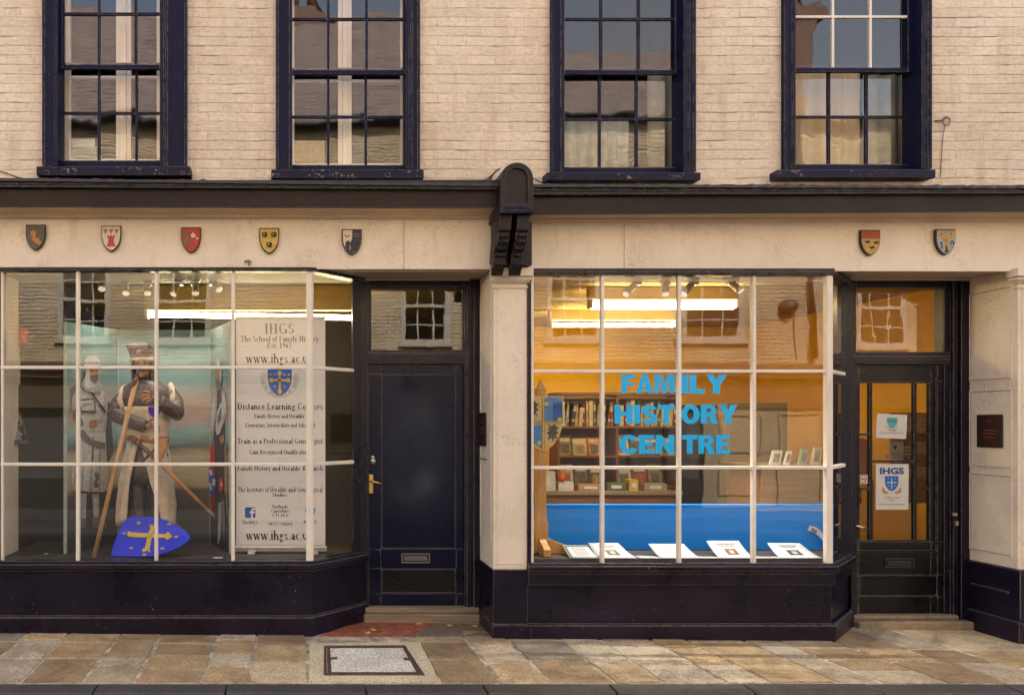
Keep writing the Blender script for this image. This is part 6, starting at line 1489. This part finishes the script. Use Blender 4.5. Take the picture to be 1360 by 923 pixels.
# curling leaflets along the glass
def leaflet(lab, pxt0, pxt1, pyt, pxb0, pxb1, pyb, pic, border=None):
    yb_, yt_ = .05, .27
    t0, t1, b0, b1 = P(pxt0, pyt, yt_), P(pxt1, pyt, yt_), P(pxb0, pyb, yb_), P(pxb1, pyb, yb_)
    b0.z = b1.z = ZBED + .008
    nv = 12
    def S_(u, v, off=0.0):     # v = 0 at the back top edge
        p = t0.lerp(t1, u).lerp(b0.lerp(b1, u), v)
        zt0 = t0.z; zb0 = b0.z
        z = zb0 + (zt0 - zb0) * ((1 - v) ** 1.5 * .86 + .14 * (1 - v)) ; 
        return Vector((p.x, p.y - off, z + off * .8))
    t = thing('leaflet', lab, 'leaflet', tuple((b0 + b1) / 2), 'leaflets curling along the right bay')
    m = MB(); vs = []; fs = []
    for j in range(nv + 1):
        for i in range(5): vs.append(S_(i / 4, j / nv))
    for j in range(nv):
        for i in range(4): a = j * 5 + i; fs.append((a, a + 1, a + 6, a + 5))
    m.add(vs, fs, 0, True); sh = m.build('sheet', 'paper', t, solid=.0015)
    m = MB(); mats = ['inkgrey', pic or 'inkgrey', border or 'inkgrey', tone('pale_picture_patch', (.5, .42, .36))]
    def patch(u0, u1, v0, v1, mi, off=.002, nn=4):
        vs = []; fs = []
        for j in range(nn + 1): vs += [S_(u0, v0 + (v1 - v0) * j / nn, off), S_(u1, v0 + (v1 - v0) * j / nn, off)]
        for j in range(nn): fs.append((2*j, 2*j+1, 2*j+3, 2*j+2))
        m.add(vs, fs, mi)
    if border:
        for a in ((.03, .1, .03, .97), (.9, .97, .03, .97), (.1, .9, .03, .1), (.1, .9, .9, .97)): patch(*a, 2)
    if pic:
        patch(.36, .70, .40, .74, 1); patch(.46, .60, .48, .66, 3, .003); patch(.25, .8, .12, .17, 0, nn=1); patch(.3, .72, .22, .26, 0, nn=1)
    else:
        r_ = random.Random(pxt0)
        for k in range(7): patch(.2 + r_.random() * .08, .7 + r_.random() * .12, .16 + k * .1, .185 + k * .1, 0, nn=1)
    m.build('print', mats, sh); return t
leaflet('certificate with a dark green patterned border, leftmost leaflet in the right bay', 747, 783, 724, 758, 800, 742, None, tone('dark_green_border', (.05, .13, .10)))
leaflet('white leaflet with a dark green photograph, behind the first glazing bar of the right bay', 781, 821, 721, 796, 846, 742, tone('green_photo', (.07, .12, .05)))
leaflet('white text leaflet under the lettering, behind the middle glazing bar of the right bay', 861, 908, 722, 878, 930, 742, None)
leaflet('white leaflet with a reddish portrait, fourth along the right bay', 938, 981, 718, 956, 1002, 742, tone('red_portrait', (.20, .075, .055)))
leaflet('white leaflet with a dark blue portrait, rightmost of the leaflets', 1019, 1062, 721, 1036, 1092, 742, tone('blue_portrait', (.045, .055, .12)))
leaflet('low flat sheet between the second and third leaflets of the right bay', 838, 872, 737, 850, 893, 743, None)
leaflet('low flat sheet between the text leaflet and the red portrait leaflet', 915, 940, 738, 930, 958, 743, None)
leaflet('low flat sheet between the red and blue portrait leaflets', 992, 1024, 738, 1004, 1042, 743, None)
t = thing('curved_tag', 'curved white strip tag against the right end of the blue board', 'tag', tuple(P(1085, 712, .44)))
m = MB(); ps = [(1074, 701), (1082, 703), (1089, 709), (1094, 717), (1097, 727)]; vs = []; fs = []
for k, (a, b) in enumerate(ps): vs += [P(a - 1.5, b + 3.2, .445), P(a + 2, b - 3.2, .445)]
for k in range(len(ps) - 1): fs.append((2*k, 2*k+1, 2*k+3, 2*k+2))
m.add(vs, fs); m.build('strip', 'paper', t, solid=.003)
m = MB(); m.flat([P(1077, 703.5, .442), P(1079, 700.5, .442), P(1086, 705, .442), P(1084, 708, .442)]); m.build('print', 'inkgrey', t)
m = MB(); m.tube([P(1087, 711, .44), P(1092, 718, .44), P(1094, 728, .44)], .006, 6); m.build('slot', 'bluecloth', t)

# bookcase and books
YK = 2.55
xk0, xk1 = X(742, YK), X(903, YK)
t = thing('bookcase', 'brown wooden bookcase full of books against the ochre wall behind the right bay', 'bookcase', ((xk0 + xk1) / 2, YK, .02))
zsh = [Z(p, YK) for p in (566, 605, 645.5, 668)]
m = MB(); m.box(xk0, xk1, YK + .28, YK + .30, .02, Z(526, YK)); m.build('back_panel', 'shelfwood', t)
for px_ in (742, 820, 902): m = MB(); m.box(X(px_, YK) - .014, X(px_, YK) + .014, YK, YK + .279, .02, Z(525, YK)); m.build('upright', 'shelfwood', t, bevel=.003)
for z in zsh + [Z(527, YK), .1]: m = MB(); m.box(xk0 + .015, xk1 - .015, YK + .004, YK + .278, z - .022, z); m.build('shelf', 'shelfwood', t, bevel=.002)
m = MB(); m.box(xk0 - .03, xk1 + .03, YK - .03, YK + .3, Z(525, YK), Z(521, YK)); m.build('top', 'shelfwood', t, bevel=.004)
bookcols = [('cream', (.62, .54, .38)), ('tan', (.45, .28, .12)), ('dark red', (.28, .04, .03)), ('brown', (.16, .08, .04)), ('yellow', (.66, .44, .05)), ('grey', (.36, .35, .33)), ('black', (.04, .035, .035)), ('blue', (.05, .12, .32)), ('green', (.06, .18, .08)), ('white', (.7, .68, .62))]
protos = {}
def book(color, c, x, w, h, z, row, tilt=0):
    if color not in protos:
        o = thing('book', '', 'book'); m = MB(); m.box(0, 1, 0, .17, 0, 1); m.build('cover', tone('book_' + color.replace(' ', '_'), c, var=.25), o)
        m = MB(); m.box(.12, .88, -.0015, .0, .62, .86); m.box(.2, .8, -.0015, .0, .2, .3); m.build('spine_label', tone('book_label', (.55, .48, .36)), o)
        protos[color] = o; ob = o
    else:
        s0 = protos[color]; ob = s0.copy(); COL.objects.link(ob)
        for ch in s0.children: c2 = ch.copy(); COL.objects.link(c2); c2.parent = ob
    ob.location = (x, YK + .015 + rnd.random() * .03, z + .001); ob.scale = (w, 1, h); ob.rotation_euler = (0, tilt, 0)
    ob['label'] = '%s book standing upright on the %s shelf of the bookcase' % (color, row); ob['group'] = '%s books on the %s shelf' % (color, row)
r_ = random.Random(21)
x = xk0 + .02
while x < xk1 - .05:
    w = r_.uniform(.018, .042); h = r_.uniform(.20, .29); 
    if abs(x - X(820, YK)) < .05: x = X(820, YK) + .05
    cn, cc = r_.choice(bookcols[:7] + bookcols[8:] + bookcols[:2])
    book(cn, cc, x, w, h, zsh[0], 'top', r_.choice((0, 0, 0, .08, .14))); x += w + r_.uniform(.002, .012)
x = xk0 + .02
def faceout(x, z, w, h, c, lab, sub):
    o = thing('magazine', lab, 'magazine', (x, YK + .1, z + .001), 'magazines facing out on the bookcase')
    a = R(14); pts = [Vector((x, YK + .06, z + .002)), Vector((x + w, YK + .06, z + .002)), Vector((x + w, YK + .06 + h * math.sin(a), z + h * math.cos(a))), Vector((x, YK + .06 + h * math.sin(a), z + h * math.cos(a)))]
    m = MB(); m.prism(pts, (0, .006, 0)); m.build('cover', tone('mag_%d_%d_%d' % tuple(int(v * 100) for v in c), c, var=.4, scale=16), o)
    m = MB(); q = [pts[0].lerp(pts[1], .12).lerp(pts[3].lerp(pts[2], .12), .72), pts[0].lerp(pts[1], .88).lerp(pts[3].lerp(pts[2], .88), .72), pts[0].lerp(pts[1], .88).lerp(pts[3].lerp(pts[2], .88), .9), pts[0].lerp(pts[1], .12).lerp(pts[3].lerp(pts[2], .12), .9)]
    m.flat([p + Vector((0, -.002, 0)) for p in q], 0)
    q = [pts[0].lerp(pts[1], s1).lerp(pts[3].lerp(pts[2], s1), s2) + Vector((0, -.002, 0)) for s1, s2 in ((.2, .12), (.8, .12), (.8, .6), (.2, .6))]; m.flat(q, 1)
    m.build('print', [tone('mag_title', (.66, .6, .5)), tone('mag_photo_%d' % sub, [(.12, .09, .08), (.3, .22, .14), (.1, .14, .12), (.35, .1, .06)][sub], var=.6, scale=40)], o)
mags = [('dark brown', (.12, .07, .05)), ('pale grey', (.45, .43, .40)), ('maroon', (.22, .05, .05)), ('olive', (.22, .19, .08)), ('buff', (.48, .38, .22)), ('orange', (.60, .22, .04)), ('cream', (.58, .52, .40)), ('slate', (.12, .14, .17))]
for row, z, hh in ((1, zsh[1], .225), (2, zsh[2], .24)):
    x = xk0 + .03; k = row * 3
    while x < xk1 - .17:
        w = r_.uniform(.13, .17)
        if x < X(820, YK) < x + w + .015: x = X(820, YK) + .02
        cn, cc = mags[k % 8]; k += 1
        faceout(x, z, w, hh * r_.uniform(.85, 1.05), cc, '%s magazine facing out on the %s shelf of the bookcase, %s' % (cn, ('', 'middle', 'lower')[row], 'left half' if x < X(820, YK) - .05 else 'right half'), k % 4); x += w + .012
# boxes of pamphlets on the counter below, hanging fittings and clutter left of the shelves
t = thing('counter', 'low wooden counter with drawers in front of the bookcase', 'counter', (X(800, 2.2), 2.2, .02))
m = MB(); m.box(X(705, 2.2), X(903, 2.2), 2.2, 2.5, .02, Z(657, 2.2)); m.build('cabinet', 'shelfwood', t); m = MB(); m.box(X(703, 2.2), X(905, 2.2), 2.16, 2.52, Z(657, 2.2), Z(652, 2.2)); m.build('worktop', tone('pale_worktop', (.26, .18, .10)), t, bevel=.004)
for px_, pw, ph, c, lab in ((712, 26, 26, (.58, .55, .5), 'tall pale folder on the counter behind the wooden stand'), (742, 20, 12, (.64, .62, .58), 'white tape dispenser on the counter right of the wooden stand'), (768, 34, 9, (.40, .24, .1), 'low tan document tray on the counter'), (806, 26, 11, (.10, .13, .06), 'dark green box file on the counter'), (836, 12, 15, (.62, .42, .05), 'small yellow box on the counter'), (856, 30, 10, (.32, .28, .2), 'grey box file on the counter')):
    o = thing('counter_box', lab, 'box', tuple(P(px_ + pw / 2, 652, 2.25))); m = MB(); m.pbox(px_, px_ + pw, 652 - ph, 652.2, 2.22, 2.36); m.build('case', tone('box_%d' % px_, c), o, bevel=.006); m = MB(); m.pbox(px_ + pw * .25, px_ + pw * .75, 652 - ph * .7, 652 - ph * .3, 2.214, 2.222); m.build('label', 'paper', o)
t = thing('pen_pot', 'orange pen pot standing on the counter beside the white dispenser', 'pot', tuple(P(745, 640, 2.24)))
m = MB(); m.lathe(P(746, 640, 2.24), [(.03, 0), (.036, .09)], 12); m.build('pot', tone('orange_pot', (.66, .15, .02)), t)
m = MB(); 
for k in range(4): m.tube([P(743 + 2 * k, 632, 2.24), P(740 + 4 * k, 621, 2.24)], .005, 6)
m.build('pen', tone('orange_pot', (.66, .15, .02)), t)
t = thing('reflected_door_standin', 'tall pale cabinet shape standing in for a reflected shop door, right of the dark doorway', 'cabinet', tuple(P(1000, 700, 2.4)[:2]) + (.02,))
m = MB(); m.pbox(966, 1046, 535, 900, 2.4, 2.8); m.build('carcass', tone('pale_cabinet', (.27, .21, .13)), t, bevel=.004)  # solid stand-in for a shop door reflected in the glass
for a, b, c, d in ((972, 1003, 545, 600), (1008, 1040, 545, 600), (972, 1003, 612, 690), (1008, 1040, 612, 690)): m = MB(); m.pbox(a, b, c, d, 2.385, 2.399); m.build('panel', tone('pale_cabinet', (.27, .21, .13)), t, bevel=.004)
t = thing('dark_door', 'dark grey interior door standing open behind the lettering, right of the bookcase', 'door', tuple(P(935, 700, 2.6)[:2]) + (.02,))
m = MB(); m.pbox(906, 964, 538, 900, 2.6, 2.65); m.build('leaf', 'darkdoor', t, bevel=.004)
m = MB(); m.pbox(912, 958, 548, 610, 2.59, 2.599); m.build('panel', tone('dark_panel', (.07, .068, .07)), t, bevel=.003)
t = thing('side_desk', 'brown desk with a sloping top at the right end of the right bay', 'desk', tuple(P(1080, 640, 1.2)[:2]) + (.02,))
m = MB(); m.pbox(1012, 1128, 622, 900, 1.15, 1.7); m.build('body', 'shelfwood', t, bevel=.004); m = MB(); m.pbox(1008, 1132, 618, 622, 1.12, 1.72); m.build('top', tone('pale_worktop', (.26, .18, .10)), t, bevel=.003)
for px_, w_, h_, c, lab in ((1022, 17, 20, (.56, .54, .48), 'pale book propped open at the left end of the desk'), (1041, 9, 19, (.66, .62, .54), 'thin cream book propped beside the pale one on the desk'), (1060, 13, 22, (.30, .36, .26), 'grey green book propped aslant on the desk'), (1077, 15, 24, (.62, .52, .36), 'buff book propped aslant at the right end of the desk')):
    y_ = 1.2; o = thing('propped_book', lab, 'book', tuple(P(px_, 618, y_))); m = MB()
    q_ = [P(px_, 618, y_), P(px_ + w_ * .8, 618, y_), P(px_ + w_ * .8 + 4, 618 - h_, y_ + .07), P(px_ + 5, 618 - h_, y_ + .07)]
    m.prism(q_, (0, .02, 0)); m.build('cover', tone('prop_%d' % px_, c), o); m = MB(); cc_ = sum(q_, Vector()) / 4; m.flat([cc_ + (p - cc_) * .6 + Vector((0, -.003, 0)) for p in q_]); m.build('print', tone('prop_print', (.22, .2, .16), var=.6, scale=60), o)

# behind the right door: leaflet rack and a notice on the ochre wall
YR = 1.35
t = thing('leaflet_rack', 'wooden leaflet rack with pale papers, seen through the right door', 'rack', tuple(P(1215, 660, YR)))
m = MB(); m.pbox(1183, 1262, 548, 668, YR + .06, YR + .08); m.build('back_panel', tone('rack_wood', (.42, .2, .07)), t)
for p in (578, 608, 638, 668): m = MB(); m.pbox(1183, 1262, p - 4, p, YR, YR + .059); m.build('rail', tone('rack_wood', (.42, .2, .07)), t)
for k, (a, b, c, d, lab) in enumerate(((1190, 1210, 549, 575, 'upper left'), (1216, 1232, 550, 575, 'upper right'), (1199, 1213, 592, 606, 'middle left'), (1216, 1230, 587, 606, 'middle right'), (1196, 1212, 622, 636, 'lower left'), (1216, 1231, 620, 637, 'lower right'))):
    o = thing('rack_paper', 'pale paper in the %s slot of the rack behind the right door' % lab, 'paper', tuple(P(a, d, YR + .02)), 'papers in the leaflet rack')
    m = MB(); m.pbox(a, b, c, d, YR + .02, YR + .024); m.build('sheet', tone('buff_paper', (.56, .45, .3)), o)
    m = MB()
    for j in range(4): m.pbox(a + 3, b - 3, c + 4 + j * 4, c + 5 + j * 4, YR + .0185, YR + .0195)
    m.build('print', 'inkgrey', o)
t = thing('card_notice', 'cream card with a small dark shield behind the right door, below the white sign', 'card', tuple(P(1191, 611, 1.0)))
m = MB(); m.pbox(1181.5, 1200, 587, 612, 1.0, 1.004); m.build('card', tone('buff_paper2', (.62, .48, .28)), t)
m = MB(); c = P(1189, 594, .998); m.prism(sh_pts(c, .03, .036, .998), (0, .001, 0)); m.build('emblem', 'ink', t)
m = MB(); 
for j in range(3): m.pbox(1185, 1197, 601 + j * 3, 602 + j * 3, .998, .999)
m.build('print', 'inkgrey', t)
t = thing('chair', 'reddish wooden chair back seen through the left column of the right door glass', 'chair', tuple(P(1149, 720, 1.1)[:2]) + (.02,))
m = MB(); y_ = 1.1
m.prism([P(px, py, y_) for px, py in ((1139, 640), (1155, 640), (1155, 590), (1152, 584), (1147, 581), (1142, 583), (1139, 588))], (0, .03, 0)); m.build('backrest', tone('red_wood', (.36, .10, .03)), t, bevel=.006)
m = MB(); m.box(X(1136, y_), X(1160, y_), y_ - .38, y_ + .03, .45, .49); m.build('seat', tone('red_wood', (.36, .10, .03)), t, bevel=.006)
for px_, yy_ in ((1138, y_ - .35), (1158, y_ - .35), (1138, y_), (1158, y_)): m = MB(); m.box(X(px_, y_) - .016, X(px_, y_) + .016, yy_, yy_ + .03, .02, .46 if yy_ < y_ - .1 else Z(638, y_)); m.build('leg', tone('red_wood', (.36, .10, .03)), t)
# notices on the right door's glass
yn = yd + .0165; kn = (yn - CY) / F
t = thing('door_sign', 'landscape white sign with a teal crest taped slightly crooked high in the right door', 'sign', tuple(P(1184, 582, yn)))
m = MB(); m.prism([P(px, py, yn) for px, py in ((1163, 581), (1203.5, 583), (1205, 551), (1165.5, 549))], (0, .0012, 0)); sh_ = m.build('sheet', 'paper', t)
m = MB(); c = P(1185, 561, yn - .001); m.prism(sh_pts(c, 14.5 * kn, 13 * kn, yn - .001), (0, .0006, 0)); m.build('crest', 'tealink', sh_)
m = MB(); sans(m, 'IHGS', P(1185, 559, yn - .002), 3 * kn, bold=.02, width=11 * kn); sans(m, 'FAMILY', P(1185, 567, yn - .002), 2 * kn, bold=.02, width=15 * kn); sans(m, 'CENTRE', P(1185, 571, yn - .002), 2 * kn, bold=.03, width=9 * kn); sans(m, 'heraldic and genealogical studies', P(1184.5, 574.8, yn - .002), 1.5 * kn, bold=.01, width=31 * kn); m.build('printed_text', tone('teal_dark', (.03, .16, .18)), sh_)
t = thing('door_poster', 'tall white poster headed IHGS with blue crest and gold ribbon on the right door', 'poster', tuple(P(1185, 676, yn)))
m = MB(); m.prism([P(px, py, yn) for px, py in ((1163, 676.5), (1206.5, 676.5), (1207, 616), (1163.5, 616))], (0, .0012, 0)); sh_ = m.build('sheet', 'paper', t)
m = MB(); sans(m, 'IHGS', P(1184.5, 625, yn - .001), 8.2 * kn, bold=.045, width=32 * kn); m.build('heading', tone('navy_ink', (.01, .07, .27)), sh_)
m = MB(); c = P(1184.3, 642, yn - .0012); w_, h_ = 18 * kn, 20 * kn; m.prism(sh_pts(c, w_, h_, c.y), (0, .0006, 0), 0)
for (x0_, x1_, z0_, z1_) in ((-.05, .05, -.36, .36), (-.36, .36, .02, .12)): m.prism([Vector((c.x + a * w_, c.y - .001, c.z + b * h_)) for a, b in ((x0_, z0_), (x1_, z0_), (x1_, z1_), (x0_, z1_))], (0, .0006, 0), 1)
for ex, ez in ((-.25, .32), (.25, .32), (-.22, -.14), (.22, -.14)): blob(m, (c.x + ex * w_, c.z + ez * h_), .1 * w_, .1 * w_, c.y - .0012, 3, 7, .2, 1)
m.build('crest', ['blueink', tone('pale_blue_ink', (.4, .55, .7))], sh_)
m = MB(); c = P(1184.3, 651, yn - .002)
for s_ in (-1, 1):
    pts = [(4, -2.5), (8, -1), (10, 2), (12.5, 4.5), (12, 1.5), (13.5, -1), (11, -3), (9, -4.5), (5, -4.5)]
    m.prism([Vector((c.x + s_ * a * kn, c.y, c.z + b * kn)) for a, b in pts], (0, .0006, 0))
m.build('ribbon', tone('gold_ribbon', (.5, .27, .06)), sh_)
m = MB(); sans(m, 'The School of Family', P(1184.5, 660.5, yn - .001), 1.9 * kn, bold=.01, width=20 * kn); sans(m, 'History', P(1184.5, 664, yn - .001), 1.8 * kn, bold=.01, width=7 * kn); sans(m, 'Institute of Heraldic and Genealogical Studies', P(1184.5, 669.5, yn - .001), 1.6 * kn, bold=.01, width=34 * kn); m.build('printed_text', 'ink', sh_)
t = thing('no_smoking_sign', 'small white no smoking sticker with a red circle on the right door glass', 'sticker', tuple(P(1147, 642, yn)))
m = MB(); m.pbox(1140.8, 1152.5, 630.5, 642, yn, yn + .0012); m.build('sheet', 'paper', t)
m = MB(); c = P(1146.6, 636.2, yn - .0008)
for k in range(16):
    a0, a1 = R(22.5 * k), R(22.5 * (k + 1)); m.flat([c + Vector((r_i * kn * math.cos(a), 0, r_i * kn * math.sin(a))) for r_i, a in ((5, a0), (5, a1), (4.1, a1), (4.1, a0))])
m.flat([c + Vector((a * kn, -.0004, b * kn)) for a, b in ((-3.4, 2.8), (-2.8, 3.4), (3.4, -2.8), (2.8, -3.4))]); m.build('red_circle', 'redink', t)
m = MB(); m.flat([c + Vector((a * kn, .0003, b * kn)) for a, b in ((-3, -.6), (2, -.6), (2, .6), (-3, .6))]); m.flat([c + Vector((a * kn, .0003, b * kn)) for a, b in ((2.3, -.6), (3.2, -.6), (2.6, 1.5), (2, 1))]); m.build('cigarette', 'ink', t)

# curtains in the two right-hand upper windows
def drape(lab, mat, px0, px1, py0, py1, y, folds, amp):
    m = MB(); n = 60; vs = []; fs = []
    for k in range(n + 1):
        f = k / n; xx = X(px0, y) + (X(px1, y) - X(px0, y)) * f; yy = y + amp * math.sin(f * folds * 6.28 + .8 * math.sin(f * 9)) 
        vs += [(xx, yy, Z(py1, y)), (xx, y + amp * .5 * math.sin(f * folds * 6.28), Z(py0, y))]
    for k in range(n): fs.append((2*k, 2*k+2, 2*k+3, 2*k+1))
    m.add(vs, fs, 0, True); o = m.build('curtain', mat, solid=.003); tag(o, lab, 'curtain')
drape('grey net curtain gathered in folds behind the lower left panes of the third upper window', 'net', 746, 835, 160, 232, YW + .30, 6, .02)
drape('cream curtain drawn across the lower panes of the rightmost upper window, left part', 'curtain', 1050, 1142, 96, 228, YW + .30, 4, .022)
drape('pale sage curtain behind the lower right panes of the rightmost upper window', 'greycurtain', 1146, 1212, 100, 228, YW + .34, 3, .02)
drape('cream curtain hanging at the right edge of the third upper window', 'greycurtain', 860, 905, 100, 230, YW + .36, 2, .02)
for px_, lab in ((420, 'brown cardboard box on the inner sill of the second upper window'),):
    y_ = YW + .32; t = thing('cardboard_box', lab, 'box', tuple(P(px_, 222, y_))); m = MB(); m.pbox(388, 431, 187, 226, y_, y_ + .2); m.build('carton', tone('cardboard', (.46, .32, .17)), t, bevel=.004); m = MB(); m.pbox(388, 431, 187.5, 189, y_ - .002, y_ - .0005); m.build('tape', tone('tape_buff', (.5, .4, .26)), t)
y_ = YW + .32; t = thing('cardboard_box', 'pale papers in an open tray on the inner sill of the first upper window', 'tray', tuple(P(112, 214, y_))); m = MB(); m.pbox(92, 128, 196, 216, y_, y_ + .2); m.build('carton', tone('grey_tray', (.3, .3, .3)), t, bevel=.004); t.name = 'paper_tray'
m = MB(); m.pbox(95, 126, 184, 197, y_ + .04, y_ + .06); m.build('paper', 'paper', t)
